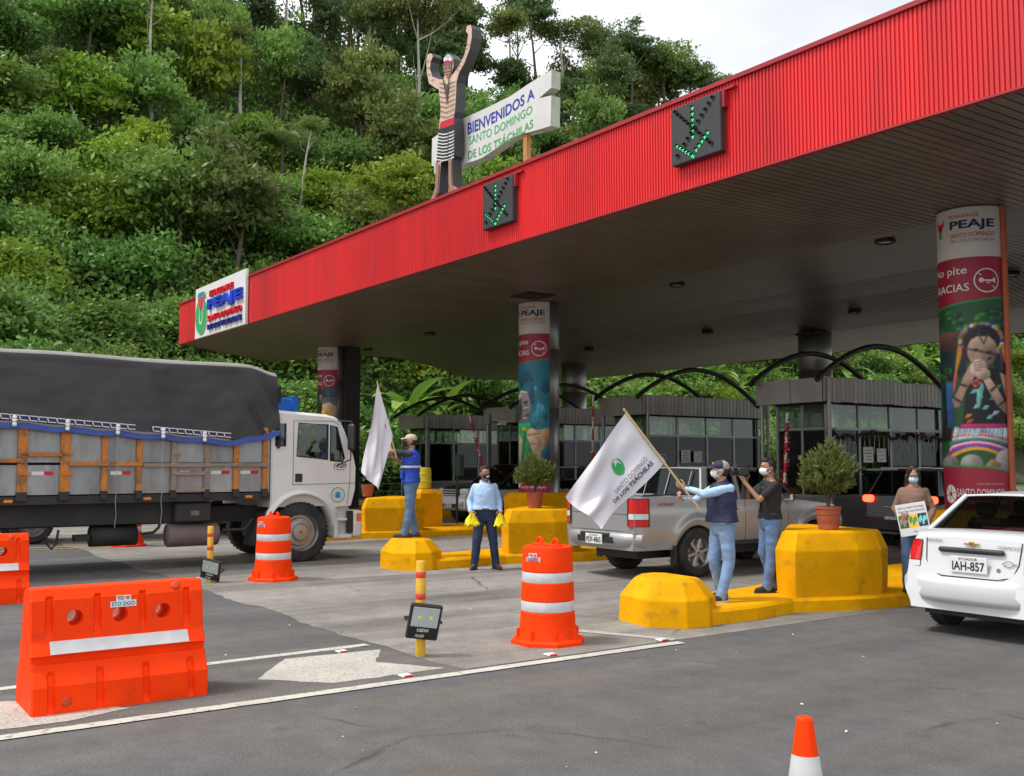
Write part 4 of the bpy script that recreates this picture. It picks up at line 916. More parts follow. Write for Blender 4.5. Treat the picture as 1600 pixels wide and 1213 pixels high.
def greenhouse(par, zb, zr, wb, wr, cols, paint, glass, roof_crown=.03, rear_paint=False, bars=0):
    """cols: [(y at belt, y at roof, type of the strip that follows)], first = rear edge, last = front edge"""
    pan, n = MB(), len(cols)
    for s in (1, -1):
        for i in range(n - 1):
            (a, b, ty), (c, d, _) = cols[i], cols[i + 1]
            q = [(s * wb, a, zb), (s * wb, c, zb), (s * wr, d, zr), (s * wr, b, zr)]
            if ty == 'p': pan.quad(*q)
            else:
                g = MB(); k = .012; g.quad(*[(p[0] - s * k, p[1], p[2]) for p in q]); g.build('side_window', glass, par)
                fr = MB()
                for e in range(4):
                    p0, p1 = Vector(q[e]), Vector(q[(e + 1) % 4]); fr.tube([p0, p1], .013, n=5)
                fr.build('window_seal', 'black_plastic', par)
    for (a, b, nm) in ((cols[0][0], cols[0][1], 'rear_window'), (cols[-1][0], cols[-1][1], 'windscreen')):
        sg = -1 if nm == 'rear_window' else 1; g = MB(); N = 8
        lo = [(-wb + 2 * wb * i / N, a + sg * .05 * (1 - (2 * i / N - 1) ** 2), zb) for i in range(N + 1)]; hi = [(-wr + 2 * wr * i / N, b + sg * .03 * (1 - (2 * i / N - 1) ** 2), zr + roof_crown * .4 * (1 - (2 * i / N - 1) ** 2)) for i in range(N + 1)]
        g.ring_loft([lo, hi], caps=False, closed=False); o = g.build(nm, glass, par)
        fr = MB(); fr.tube(lo, .02, n=6); fr.tube(hi, .014, n=6); fr.tube([lo[0], hi[0]], .03, n=6); fr.tube([lo[-1], hi[-1]], .03, n=6); fr.build('window_trim', paint if nm == 'rear_window' else 'black_plastic', o)
    rf = MB(); yr, yf = cols[0][1], cols[-1][1]; rows = []
    for i in range(13):
        t = i / 12; y = yr - .02 + (yf - yr + .04) * t; cr = roof_crown * (1 - (2 * t - 1) ** 4)
        rows.append([(wr * 1.012 * x, y + (.03 * (1 - x * x) * (1 if t > .5 else -1) if i in (0, 12) else 0), zr - .012 + (cr + roof_crown * .5) * (1 - abs(x) ** 3)) for x in np.linspace(-1, 1, 13)])
    rf.ring_loft(rows, caps=False, closed=False); rf.build('roof', paint, par)
    pan.build('pillars', paint, par)
    it = MB()
    for y in [cols[0][0] + (cols[-1][0] - cols[0][0]) * f for f in (.25, .58)]:
        for x in (-wb * .5, wb * .5): it.box((x, y, zb - .1), (.46, .16, .5), bev=.06); it.box((x, y - .03, zb + .24), (.24, .09, .16), bev=.04)
    it.build('seats', 'black_plastic', par)
def number_plate(par, c, w, h, txt, sub=None, ny=-1):
    mb = MB(); mb.box(c, (w, .014, h), 0, bev=.005); y = c[1] + ny * .0095
    s = -ny; fx = lambda a, b: (c[0] + s * (a - w / 2), y, c[2] - h / 2 + b)
    if sub: add_text(mb, sub, w * .5, h * .16, lambda a, b: fx(w * .25 + a, h * .78 + b), 1, .004)
    add_text(mb, txt, w * .88, h * (.56 if sub else .62), lambda a, b: fx(w * .06 + a, h * .14 + b), 1, .02)
    mb.build('number_plate', ['white_print', 'ink_black'], par, recalc=False)
def ribbon_patch(path, z0, z1, out=.008, zs=None):     # strip following a plan path, for wrap-round lamps
    mb = MB(); n = len(path); rows = []
    for z in np.linspace(z0, z1, 4): rows.append([p if len(p) == 3 else (p[0], p[1], z) for p in path])
    mb.ring_loft(rows, caps=False, closed=False); return mb

# ---- silver pickup
mat('silver_paint', (0.40, 0.405, 0.41), 0.3, 0.45, var=0.03, vscale=1, coat=0.35, dirt=(0.24, 0.23, 0.21), dirt_amt=0.25, dscale=2)
pk = root('pickup_truck', 'silver pickup truck seen from behind, beside the man waving the flag', 'pickup truck', (-12.42, 10.45, 0))
L = 5.05; ax = (1.25, 4.12); ra = .46
def p_w(y, z):
    w = .905 - .10 * smooth(1.0, 1.35, z) * .5 - .05 * smooth(.75, .4, z)
    w *= 1 - .10 * smooth(.22, 0, y) ** 2 - .16 * smooth(L - .7, L, y) ** 2
    for a in ax: w += .035 * math.exp(-((abs((Vector((y - a, z - .4)).length) - ra - .05) / .07) ** 2)) * (1 if z < 1.0 else 0)
    return w
p_top = lambda y: pw([(0, 1.27), (1.42, 1.27), (1.46, 1.19), (3.55, 1.17), (3.75, 1.16), (4.7, 1.06), (4.95, .95), (5.05, .8)], y)
mb = MB(); mb.ring_loft(shell(stations(L, ax, ra), arches(.46, ax, ra), p_top, p_w, 14, .02, tub=(.06, 1.38, .8)), smooth=True)
pkb = mb.build('body', 'silver_paint', pk, sharp=42)
greenhouse(pk, 1.2, 1.70, .80, .63, [(1.44, 1.62, 'p'), (1.6, 1.75, 'g'), (2.28, 2.3, 'p'), (2.38, 2.4, 'g'), (3.32, 2.98, 'p'), (3.5, 3.06, 'g'), (3.72, 3.1, 'p')], 'silver_paint', 'car_glass')
for i, a in enumerate(ax):
    for s in (-1, 1): wheel(pk, (s * .80, a, .385), .385, .26, s, style='alloy', mrim='alloy')
m = MB(); m.b2(-.5, .5, .35, 4.8, .3, .52); m.b2(-.8, .8, 1.2, 1.3, .33, .43); m.b2(-.8, .8, 4.2, 4.3, .33, .43); m.build('chassis', 'dark_metal', pk)
m = MB(); rows = []
for z, dy, dw in ((.50, .02, .0), (.52, -.06, .03), (.62, -.10, .05), (.70, -.09, .05), (.725, -.02, .03)):
    rows.append([(x * (.88 + dw * .3), dy + .18 * abs(x) ** 5, z) for x in np.linspace(-1, 1, 21)])
m.ring_loft(rows, caps=False, closed=False); m.build('rear_bumper', 'silver_paint', pk)
m = MB(); m.b2(-.42, .42, -.115, -.06, .56, .66, bev=.01); m.b2(-.34, .34, -.125, -.05, .665, .715, bev=.01); m.build('bumper_step', 'black_plastic', pk)
number_plate(pk, (.02, -.135, .615), .40, .155, 'PDP-4865', 'ECUADOR')
m = MB(); m.b2(-.70, .70, -.008, .03, .74, 1.26, bev=.012); tg = m.build('tailgate', 'silver_paint', pk)
m = MB(); m.b2(-.2, .2, -.02, .0, 1.08, 1.14, bev=.008); m.build('tailgate_handle', 'silver_paint', tg)
m = MB(); m.b2(-.69, .69, -.0105, -.0085, 1.005, 1.012); m.build('tailgate_crease', 'black_plastic', tg)
for s in (-1, 1):
    m = MB(); path = lambda o: [(s * .70, -.012 - o), (s * .80, -.006 - o), (s * (p_w(.02, 1) + o), .03), (s * (p_w(.1, 1) + o), .1), (s * (p_w(.2, 1) + o), .21)]
    def strip(z0, z1, mi, o=.012): m.ring_loft([[(x, y, z0) for x, y in path(o)], [(x, y, z1) for x, y in path(o)]], mi, True, False, False)
    strip(.83, .93, 0); strip(.93, 1.03, 1); strip(1.03, 1.25, 0)
    for z in (.83, .93, 1.03, 1.25): m.tube([(x, y, z) for x, y in path(.012)], .006, 2, 5)
    for k in (0, -1): a = path(.012)[k]; m.tube([(a[0], a[1], .83), (a[0], a[1], 1.25)], .012, 2, 5)
    m.build('tail_lamp', ['red_lens', 'clear_lens', 'black_plastic'], pk, recalc=False)
    m = MB(); m.tube([(s * .8, 1.44, 1.3), (s * .8, .2, 1.295)], .014, n=6); m.build('bed_rail_cap', 'black_plastic', pk)
    m = MB(); m.box((s * .98, 3.35, 1.22), (.2, .1, .15), bev=.03); m.build('door_mirror', 'chrome', pk)
    m = MB(); m.b2(s * .885 - .05, s * .885 + .05, .72, .76, .22, .52); m.build('mud_flap', 'black_plastic', pk)
    for ya in (2.36, 3.42, 1.5):
        m = MB(); m.tube([(s * (p_w(ya, z) + .001), ya, z) for z in (.52, .7, .9, 1.1, 1.17)], .005, n=4); m.build('door_seam', 'black_plastic', pk)
    for ya in (2.25, 3.25): m = MB(); m.box((s * .9, ya - .12, 1.04), (.03, .16, .03), bev=.01); m.build('door_handle', 'chrome', pk)
    m = MB(); m.tube([(s * .9, 1.8, .5), (s * .9, 3.7, .5)], .04, n=8); m.build('side_step', 'dark_metal', pk)
m = MB()
for x in np.linspace(-.5, .5, 3): m.tube([(x, 1.38, 1.22), (x, 1.55, 1.66)], .010, n=6)
m.tube([(-.7, 1.37, 1.24), (.7, 1.37, 1.24)], .018, n=6); m.build('cab_guard', 'alloy', pk)
m = MB(); add_text(m, 'HI-RIDER', .34, .05, lambda a, b: (.895 + .006, .42 + a, 1.13 + b), 0, .012, .2); m.build('badge', 'ink_red', pk, recalc=False)
m = MB(); m.box((0, L - .03, .72), (1.3, .06, .3), bev=.02); m.build('grille', 'dark_metal', pk)

# ---- white saloon
mat('car_white', (0.60, 0.61, 0.62), 0.25, var=0.02, coat=0.5, dirt=(0.5, 0.48, 0.44), dirt_amt=0.18, dscale=1.5)
wc = root('saloon_car', 'white saloon car seen from behind at the right edge, plate IAH-857', 'car', (-5.90, 9.82, 0))
L2 = 4.2; ax2 = (.85, 3.3); ra2 = .36
def s_w(y, z):
    w = .835 * (1 - .05 * smooth(.5, .25, z)) - .07 * smooth(.8, 1.08, z)
    return w * (1 - .16 * smooth(.45, 0, y) ** 2 - .2 * smooth(L2 - .6, L2, y) ** 2)
s_top = lambda y: pw([(0, .99), (.06, 1.03), (.2, 1.055), (.5, 1.06), (.62, 1.02), (2.9, 1.0), (3.9, .86), (4.2, .66)], y)
s_lean = lambda y, z: (1 - min(1, y / .5)) * (.09 * smooth(.58, .66, z) + .07 * smooth(.66, 1.05, z) + .05 * smooth(.5, .3, z))
def s_bot(y): return arches(.27, ax2, ra2)(y) - (.06 if any(abs(y - a) < ra2 for a in ax2) else 0)
mb = MB(); mb.ring_loft(shell(stations(L2, ax2, ra2), s_bot, s_top, s_w, 18, .035, s_lean), smooth=True); mb.build('body', 'car_white', wc, sharp=40)
greenhouse(wc, 1.04, 1.43, .735, .55, [(.5, .98, 'p'), (.72, 1.06, 'g'), (1.62, 1.66, 'p'), (1.7, 1.74, 'g'), (2.5, 2.1, 'p'), (2.62, 2.16, 'p'), (2.85, 2.2, 'p')], 'car_white', 'car_glass', .045)
for a in ax2:
    for s in (-1, 1): wheel(wc, (s * .73, a, .29), .29, .19, s)
m = MB(); m.b2(-.6, .6, .2, 4.0, .2, .32); m.build('underbody', 'dark_metal', wc)
rear_y = lambda x, z: s_lean(0, z)
m = MB(); rows = []
for z, dy in ((.34, .06), (.36, -.03), (.42, -.055), (.55, -.06), (.60, -.045), (.62, .05)):
    rows.append([(x * .73, dy + .17 * abs(x) ** 4 + .02, z) for x in np.linspace(-1, 1, 25)])
m.ring_loft(rows, caps=False, closed=False); m.build('rear_bumper', 'car_white', wc)
m = MB(); m.tube([(x * .725, -.035 + .17 * abs(x) ** 4 + .02, .40) for x in np.linspace(-1, 1, 21)], .008, n=5); m.build('bumper_crease', 'ink_grey', wc)
for s in (-1, 1):
    m = MB()
    def pth(z): return [(s * .565, rear_y(0, z) - .012, z), (s * .68, rear_y(0, z) - .010, z), (s * (s_w(0.0, z) + .012), .005 + s_lean(0, z), z), (s * (s_w(.06, z) + .014), .06 + s_lean(.06, z), z), (s * (s_w(.14, z) + .012), .14 + s_lean(.14, z), z), (s * (s_w(.22, z) + .010), .22 + s_lean(.22, z), z)]
    for (z0, z1, mi) in ((.70, .765, 1), (.765, .90, 0), (.90, .975, 0)):
        m.ring_loft([pth(z) for z in np.linspace(z0, z1, 3)], mi, True, False, False)
    for z in (.70, .765, .975): m.tube(pth(z), .005, 2, 4)
    m.tube([pth(z)[0] for z in (.70, .8, .9, .975)], .006, 2, 4); m.tube([pth(z)[-1] for z in (.70, .8, .9, .975)], .006, 2, 4)
    m.build('tail_lamp', ['red_lens', 'clear_lens', 'black_plastic'], wc, recalc=False)
    m = MB(); m.box((s * .86, 2.35, 1.05), (.16, .09, .12), bev=.03); m.build('door_mirror', 'car_white', wc)
number_plate(wc, (-.0, .055, .755), .40, .165, 'IAH-857', 'ECUADOR')
m = MB(); m.box((0, .105, .895), (.72, .05, .055), bev=.02); m.build('boot_trim', 'dark_metal', wc)
m = MB(); pts = [(-.52, 1.0), (-.5, .78), (-.44, .66), (-.3, .625), (.3, .625), (.44, .66), (.5, .78), (.52, 1.0)]; m.tube([(x, rear_y(x, z) - .004, z) for x, z in pts], .006, n=4); m.build('boot_seam', 'black_plastic', wc)
m = MB()
for r0 in ((.0, .085, .022), (.0, .03, .05)): m.box((r0[0], .125, .965), (r0[1] * 2 if r0[1] > .05 else .06, .014, r0[2]), bev=.006)
m.build('bowtie_badge', mat('gold_badge', (.55, .36, .08), .3, .6), wc)
m = MB(); add_text(m, 'emotion', .17, .04, lambda a, b: (-.50 + a, .132, .965 + b), 0, .01); add_text(m, 'CHEVROLET', .26, .032, lambda a, b: (.27 + a, .128, .93 + b), 0, .01); m.build('badge_lettering', 'ink_grey', wc, recalc=False)
m = MB()
for s in (-1, 1): m.tube([(.34 + .15 * t, .092, .79 + s * .028 * math.sin(math.pi * min(1, t * 1.22))) for t in np.linspace(0, 1, 12)], .004, n=4)
m.build('fish_emblem', 'ink_grey', wc); m = MB(); m.lathe([(.022, -.008), (.022, .01), (.006, .01)], (.3, .09, .72), 12, axis='y'); m.build('boot_lock', 'chrome', wc)
m = MB(); m.b2(-.16, .16, .6, .68, 1.07, 1.12, bev=.01); m.build('high_brake_lamp', 'red_lens', wc)

# ---- black SUV with lit tail lamps
mat('black_paint', (0.008, 0.008, 0.009), 0.25, coat=0.3, spec=0.4, dirt=(.02, .018, .016), dirt_amt=.3); mat('lamp_lit', (.8, .02, .01), .3, emit=(1, .05, .02), estr=3.5)
sv = root('black_suv', 'black SUV with glowing tail lamps behind the woman holding a poster', 'car', (-12.72, 18.75, 0))
L3 = 4.6; ax3 = (.95, 3.65)
v_w = lambda y, z: (.89 - .08 * smooth(.95, 1.15, z) - .05 * smooth(.5, .3, z)) * (1 - .1 * smooth(.3, 0, y) ** 2 - .15 * smooth(L3 - .6, L3, y) ** 2)
mb = MB(); mb.ring_loft(shell(stations(L3, ax3, .42), arches(.32, ax3, .42), lambda y: pw([(0, 1.08), (.1, 1.12), (3.3, 1.12), (4.4, .98), (4.6, .75)], y), v_w, 12, .02, lambda y, z: (1 - min(1, y / .5)) * .1 * smooth(.6, 1.1, z)), smooth=True); mb.build('body', 'black_paint', sv, sharp=40)
greenhouse(sv, 1.12, 1.62, .81, .64, [(.16, .42, 'p'), (.42, .6, 'g'), (1.2, 1.2, 'p'), (1.3, 1.3, 'g'), (2.2, 2.15, 'p'), (2.28, 2.22, 'g'), (3.1, 2.6, 'p'), (3.25, 2.7, 'p')], 'black_paint', 'car_glass')
for a in ax3:
    for s in (-1, 1): wheel(sv, (s * .78, a, .36), .36, .22, s)
for s in (-1, 1):
    m = MB(); m.box((s * .74, .06, 1.04), (.24, .14, .15), bev=.05, seg=2); m.build('tail_lamp', 'lamp_lit', sv)
    m = MB(); m.tube([(s * .6, .35, 1.68), (s * .6, 2.6, 1.68)], .02, n=6); m.build('roof_rail', 'chrome', sv)
    m = MB(); m.b2(s * .6 - .08, s * .6 + .08, -.05, .0, .52, .56); m.build('bumper_reflector', 'red_lens', sv)
number_plate(sv, (-.08, -.05, .6), .4, .16, 'PCV-8641', 'ECUADOR')
m = MB(); m.b2(-.84, .84, -.06, .2, .36, .66, bev=.05); m.build('rear_bumper', 'dark_metal', sv); m = MB(); m.b2(-.35, .35, .0, .06, .86, .9, bev=.01); m.build('tailgate_trim', 'chrome', sv)

# ---- dark pickup facing the camera
mat('silver_trim', (.66, .66, .66), .4, .2, var=.05)
hx = root('dark_pickup', 'black pickup with silver bumper facing out from the shaded far lane', 'pickup truck', (-25.55, 20.75, 0), math.pi)
mb = MB(); mb.ring_loft(shell(stations(4.9, (1.1, 4.0), .45), arches(.46, (1.1, 4.0), .45), lambda y: pw([(0, 1.25), (1.4, 1.25), (1.45, 1.2), (3.5, 1.18), (4.6, 1.06), (4.8, .98), (4.9, .85)], y), lambda y, z: (.89 - .06 * smooth(1, 1.3, z)) * (1 - .1 * smooth(.2, 0, y) - .15 * smooth(4.3, 4.9, y) ** 2), 12), smooth=True); hb_ = mb.build('body', ['black_paint', 'silver_trim'], hx, sharp=40)
for p_ in hb_.data.polygons:
    if p_.center.z < 1.0: p_.material_index = 1
greenhouse(hx, 1.2, 1.72, .8, .64, [(1.44, 1.6, 'p'), (1.6, 1.7, 'g'), (2.2, 2.2, 'p'), (2.3, 2.3, 'g'), (3.2, 2.75, 'p'), (3.35, 2.85, 'p'), (3.65, 2.9, 'p')], 'black_paint', 'car_glass')
for a in (1.1, 4.0):
    for s in (-1, 1): wheel(hx, (s * .78, a, .38), .38, .25, s)
m = MB(); rows = []
for z, dy in ((.40, -.12), (.44, .06), (.58, .12), (.74, .12), (.80, .04)): rows.append([(x * .86, 4.88 + dy - .2 * abs(x) ** 4, z) for x in np.linspace(-1, 1, 21)])
m.ring_loft(rows, caps=False, closed=False); m.build('front_bumper', 'silver_trim', hx)
m = MB(); m.b2(-.42, .42, 4.9, 5.02, .5, .6, bev=.02); m.build('bumper_intake', 'black_plastic', hx)
g = MB(); g.b2(-.46, .46, 4.84, 4.93, .82, 1.05, bev=.03); gr = g.build('grille', 'dark_metal', hx)
for z in (.86, .93, 1.0): m = MB(); m.b2(-.44, .44, 4.93, 4.95, z - .012, z + .012); m.build('grille_bar', 'silver_trim', gr)
for s in (-1, 1):
    m = MB(); m.box((s * .64, 4.80, .96), (.34, .22, .18), rot=(0, 0, -s * .35), bev=.05, seg=2); m.build('headlamp', 'clear_lens', hx)
    m = MB(); m.lathe([(.06, -.02), (.06, .03), (.01, .04)], (s * .62, 4.97, .62), 14, axis='y'); m.build('fog_lamp', 'clear_lens', hx)
    m = MB(); m.box((s * .98, 3.3, 1.24), (.2, .1, .15), bev=.03); m.build('door_mirror', 'chrome', hx)
number_plate(hx, (0, 5.03, .56), .4, .15, 'PBK-217', None, 1)

# ---- stake-bed truck
mat('truck_white', (0.66, 0.66, 0.65), 0.4, var=0.04, dirt=(0.45, 0.42, 0.37), dirt_amt=0.3, dscale=1.2); mat('truck_grey_sheet', (0.30, 0.32, 0.33), 0.42, 0.5, var=0.16, vscale=4, dirt=(0.15, 0.13, 0.105), dirt_amt=0.75, dscale=3, dsharp=(0.42, 0.7), stretch=(1, 1, 0.3), rand=.12)
mat('stake_orange', (0.50, 0.17, 0.018), 0.65, var=0.2, vscale=5, dirt=(0.14, 0.09, 0.05), dirt_amt=0.85, dscale=7, dsharp=(0.48, 0.62)); mat('stake_worn', (0.26, 0.2, 0.15), 0.8, var=0.25, vscale=8, dirt=(0.12, 0.09, 0.07), dirt_amt=0.6)
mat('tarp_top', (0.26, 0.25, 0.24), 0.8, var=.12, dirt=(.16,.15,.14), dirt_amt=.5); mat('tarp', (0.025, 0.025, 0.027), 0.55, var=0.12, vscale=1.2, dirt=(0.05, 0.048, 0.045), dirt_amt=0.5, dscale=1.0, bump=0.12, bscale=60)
mat('tarp_hem', (0.03, 0.07, 0.30), 0.6, var=0.1); mat('truck_dark', (0.02, 0.02, 0.02), 0.7, var=0.2, dirt=(0.06, 0.052, 0.045), dirt_amt=0.6); mat('tank_dusty', (0.15, 0.115, 0.11), 0.8, var=0.15); mat('rope', (.35, .35, .36), .8)
XR, XL = -17.4, -19.85
tk = root('stake_truck', 'white cab truck with orange-staked bed under a black tarpaulin', 'truck', (-18.6, 4, 0), world=True)
# cab
def hole_sheet(mb, outer, holes, fn, mi=0):
    from mathutils.geometry import tessellate_polygon
    loops = [outer] + holes; tri = tessellate_polygon([[Vector((p[0], p[1], 0)) for p in lp] for lp in loops]); pts = [p for lp in loops for p in lp]
    mb.add([fn(*p) for p in pts], [tuple(t) for t in tri], mi)
wc_y, wc_z, wr = 7.6, .54, .54
arch = [(wc_y + .70 * math.cos(a), .52 + .74 * math.sin(a)) for a in np.linspace(R(176), R(12), 16)]
cab_o = [(7.02, 1.0)] + [p for p in arch if p[0] < 8.3] + [(8.26, .98), (8.58, 1.0), (8.66, 1.3), (8.67, 1.7), (8.62, 1.92), (8.42, 2.42), (8.36, 2.53), (8.28, 2.6), (8.1, 2.64), (7.02, 2.70)]
win1 = [(7.49, 1.92), (8.10, 1.86), (8.10, 2.50), (7.52, 2.52)]; win2 = [(8.15, 1.84), (8.40, 1.82), (8.44, 1.88), (8.28, 2.46), (8.15, 2.49)]; win0 = [(7.08, 2.1), (7.27, 2.1), (7.27, 2.5), (7.08, 2.5)]
for x, nm in ((XR, 1), (XL, -1)):
    m = MB(); hole_sheet(m, cab_o, [win1, win2, win0], lambda y, z: (x, y, z)); m.build('cab_side', 'truck_white', tk)
    for wn_, q in (('door_window', win1), ('quarter_window', win2), ('rear_quarter_window', win0)):
        m = MB(); fill2d(m, q, lambda y, z: (x - nm * .02, y, z)); o = m.build(wn_, 'truck_glass', tk)
        m = MB(); lp = [(x, y, z) for y, z in q]; m.tube(lp + [lp[0], lp[1]], .014, n=5); m.build('window_seal', 'black_plastic', o)
prof_r = [(8.66, 1.3), (8.67, 1.7), (8.62, 1.92)]
m = MB(); m.ring_loft([[(XR, y, z), (XL, y, z)] for y, z in ((8.58, 1.0), (8.66, 1.3), (8.67, 1.7), (8.62, 1.90))], smooth=False, caps=False, closed=False); m.build('front_panel', 'truck_white', tk)
m = MB(); m.ring_loft([[(XR - .02, y, z), (XL + .02, y, z)] for y, z in ((8.62, 1.92), (8.42, 2.42), (8.36, 2.53))], smooth=False, caps=False, closed=False); m.build('windscreen', 'truck_glass', tk)
m = MB(); m.ring_loft([[(XR + .0 - o, y, z + c) for o, c in ((0, 0), (.05, .035), (.15, .06), (1.2, .085), (2.3, .06), (2.4, .035), (2.45, 0))] for y, z in ((8.37, 2.53), (8.28, 2.6), (8.1, 2.64), (7.5, 2.67), (7.02, 2.70))], caps=False, closed=False); m.build('cab_roof', 'truck_white', tk)
m = MB(); m.b2(XL + .01, XR - .01, 7.0, 7.04, 1.0, 2.68); m.b2(XL + .1, XR - .1, 7.05, 8.5, 1.0, 1.25); m.b2(XL + .15, XR - .15, 7.1, 7.3, 1.25, 1.9); m.build('cab_back', 'truck_white', tk)
m = MB()
for xx in (-18.0, -19.2): m.box((xx, 7.45, 1.9), (.5, .14, .75), bev=.05)
m.tube([(-18.0 + .2 * math.cos(a), 8.1 + .1 * math.sin(a), 1.85 + .2 * math.sin(a)) for a in np.linspace(0, 2 * math.pi, 20)], .015, n=5); m.b2(XL + .1, XR - .1, 8.3, 8.55, 1.5, 1.85); m.build('cab_interior', 'black_plastic', tk)
for x, nm in ((XR, 1),):
    m = MB(); seam = [(7.42, 1.38), (7.42, 2.56), (8.2, 2.57), (8.32, 2.5)]; m.tube([(x + .004, y, z) for y, z in seam], .007, n=4); m.tube([(x + .004, y, z) for y, z in ((7.42, 1.40), (8.66, 1.42))], .006, n=4); m.tube([(x + .004, y, z) for y, z in ((8.5, 1.02), (8.55, 1.42), (8.56, 1.85))], .006, n=4); m.build('door_seam', 'ink_grey', tk)
    m = MB(); m.b2(x + .001, x + .02, 7.46, 7.6, 1.45, 1.6, bev=.008); m.build('door_handle', 'black_plastic', tk)
    m = MB(); c = (8.31, 1.2); fill2d(m, circ(*c, .15, .15, 24), lambda y, z: (x + .003, y, z), 0); annulus(m, *c, .128, .145, lambda y, z: (x + .005, y, z), 1); fill2d(m, circ(c[0], c[1] + .0, .085, .07, 16), lambda y, z: (x + .005, y, z), 2); fill2d(m, [(c[0] - .05, c[1] - .05), (c[0] + .05, c[1] - .05), (c[0] + .03, c[1] + .06), (c[0] - .03, c[1] + .06)], lambda y, z: (x + .007, y, z), 3)
    for k in range(14): a = 2 * math.pi * k / 14; m.add([(x + .006, c[0] + .106 * math.cos(a) + d, c[1] + .106 * math.sin(a) + e) for d, e in ((-.008, -.008), (.008, -.008), (.008, .008), (-.008, .008))], [(0, 1, 2, 3)], 4)
    m.build('door_seal_emblem', ['white_print', 'ink_green', 'ink_ltblue', 'ink_teal', 'ink_grey'], tk, recalc=False)
    m = MB(); add_text(m, '1720', .26, .085, lambda a, b: (x + .004, 8.22 + a, 1.70 + b), 0, .015, .25); m.b2(x + .002, x + .004, 8.22, 8.44, 1.665, 1.675, 1); m.build('model_badge', ['ink_navy', 'ink_red'], tk, recalc=False)
    # wheel-arch lip and step
    lip = [(wc_y + .70 * math.cos(a), .52 + .74 * math.sin(a)) for a in np.linspace(R(176), R(-8), 22)]
    rows = [[(x + .05, y, z) for y, z in lip], [(x + .07, wc_y + (y - wc_y) * .96, .52 + (z - .52) * .96) for y, z in lip], [(x - .35, wc_y + (y - wc_y) * .95, .52 + (z - .52) * .95) for y, z in lip]]
    rows.insert(0, [(x - .01, wc_y + (y - wc_y) * 1.09, .52 + (z - .52) * 1.08) for y, z in lip])
    m = MB(); m.ring_loft(rows, caps=False, closed=False); m.build('wheel_arch', 'truck_white', tk)
    m = MB(); m.b2(x - .45, x + .02, 8.26, 8.60, .40, .47, bev=.01); m.b2(x - .4, x + .01, 8.24, 8.52, .72, .77, bev=.01); m.b2(x - .42, x - .1, 8.27, 8.58, .44, 1.0); m.b2(x - .12, x - .02, 8.26, 8.30, .44, .98); m.build('cab_step', 'truck_white', tk)
    m = MB(); m.b2(x - .03, x + .02, 8.50, 8.62, .50, .9); m.build('step_gap', 'black_plastic', tk)
m = MB(); m.box(((XR + XL) / 2, 8.72, .66), (2.5, .2, .5), bev=.05, seg=2); bp_ = m.build('front_bumper', 'truck_white', tk)
m = MB(); m.b2(XR - .02, XR + .032, 8.68, 8.79, .70, .86, bev=.01); m.build('indicator', 'orange_lens', bp_)
m = MB(); m.b2(XR + .12, XR + .32, 8.42, 8.52, 2.02, 2.52, bev=.04); m.tube([(XR, 8.3, 2.58), (XR + .22, 8.48, 2.56), (XR + .22, 8.47, 2.5)], .014, n=6); m.tube([(XR, 8.28, 1.74), (XR + .2, 8.47, 1.86), (XR + .2, 8.47, 2.02)], .014, n=6); m.build('door_mirror', 'black_plastic', tk)
for s, x in ((1, XR - .16), (-1, XL + .16)): wheel(tk, (x, wc_y, wc_z), wr, .3, s, style='truck', mrim='alloy')
for s, x in ((1, XR - .2), (-1, XL + .2)):
    wheel(tk, (x, .2, wc_z), wr, .3, s, style='truck')
# bed
m = MB(); m.b2(XL, XR, -1.6, 6.98, 1.14, 1.27); m.build('bed_floor_rail', 'truck_dark', tk)
m = MB(); m.b2(XL, XL + .04, -1.6, 6.96, 1.27, 2.45); m.b2(XL, XR, 6.93, 6.97, 1.27, 2.45); m.build('bed_far_side', 'truck_grey_sheet', tk)
posts = [-.9, -.3, .3, .9, 1.5, 2.2, 2.93, 3.55, 4.15, 4.70, 5.27, 5.83, 6.35, 6.88]
pan = None
for i in range(len(posts) - 1):
    a, b = posts[i], posts[i + 1]
    for z0, z1 in ((1.29, 1.76), (1.80, 2.44)):
        m = MB(); m.box((XR - .03, (a + b) / 2, (z0 + z1) / 2), (.03, b - a - .012, z1 - z0), bev=.002)
        m.build('side_sheet', 'truck_grey_sheet', tk)
    if i % 2 == 0 or i > 9:
        m = MB(); yc = (a + b) / 2; m.b2(XR - .014, XR - .008, yc - .17, yc + .01, 1.60, 1.66, 0); m.b2(XR - .014, XR - .008, yc + .01, yc + .15, 1.60, 1.66, 1); m.build('reflector_strip', ['white_print', 'ink_red'], tk)
for i, y in enumerate(posts):
    worn = y in (5.27, 5.83); w = .14 if i in (6, 7) else .09
    m = MB(); m.b2(XR - .015, XR + .045, y - w / 2, y + w / 2, 1.20, 2.42, bev=.006); st_ = m.build('stake', 'stake_worn' if worn else 'stake_orange', tk)
    m = MB(); m.b2(XR - .01, XR + .055, y - w / 2 - .01, y + w / 2 + .01, 1.20, 1.34, bev=.004); m.build('stake_shoe', 'truck_dark', st_)
    if i in (6, 7, 10):
        m = MB()
        for z in (1.62, 1.95): m.b2(XR + .045, XR + .065, y - .05, y + .12, z - .02, z + .02)
        m.build('latch', 'stake_worn' if worn else 'stake_orange', st_)
for a, b, z, mt in ((-1.6, 2.95, 1.83, 'stake_orange'), (3.0, 3.5, 1.93, 'stake_orange'), (3.6, 4.75, 1.78, 'stake_orange'), (4.76, 6.93, 1.76, 'stake_worn'), (5.3, 5.8, 1.62, 'stake_worn'), (5.3, 5.8, 1.34, 'stake_worn')):
    m = MB(); m.b2(XR + .046, XR + .075, a, b, z - .035, z + .03, bev=.005); m.build('side_rail', mt, tk)
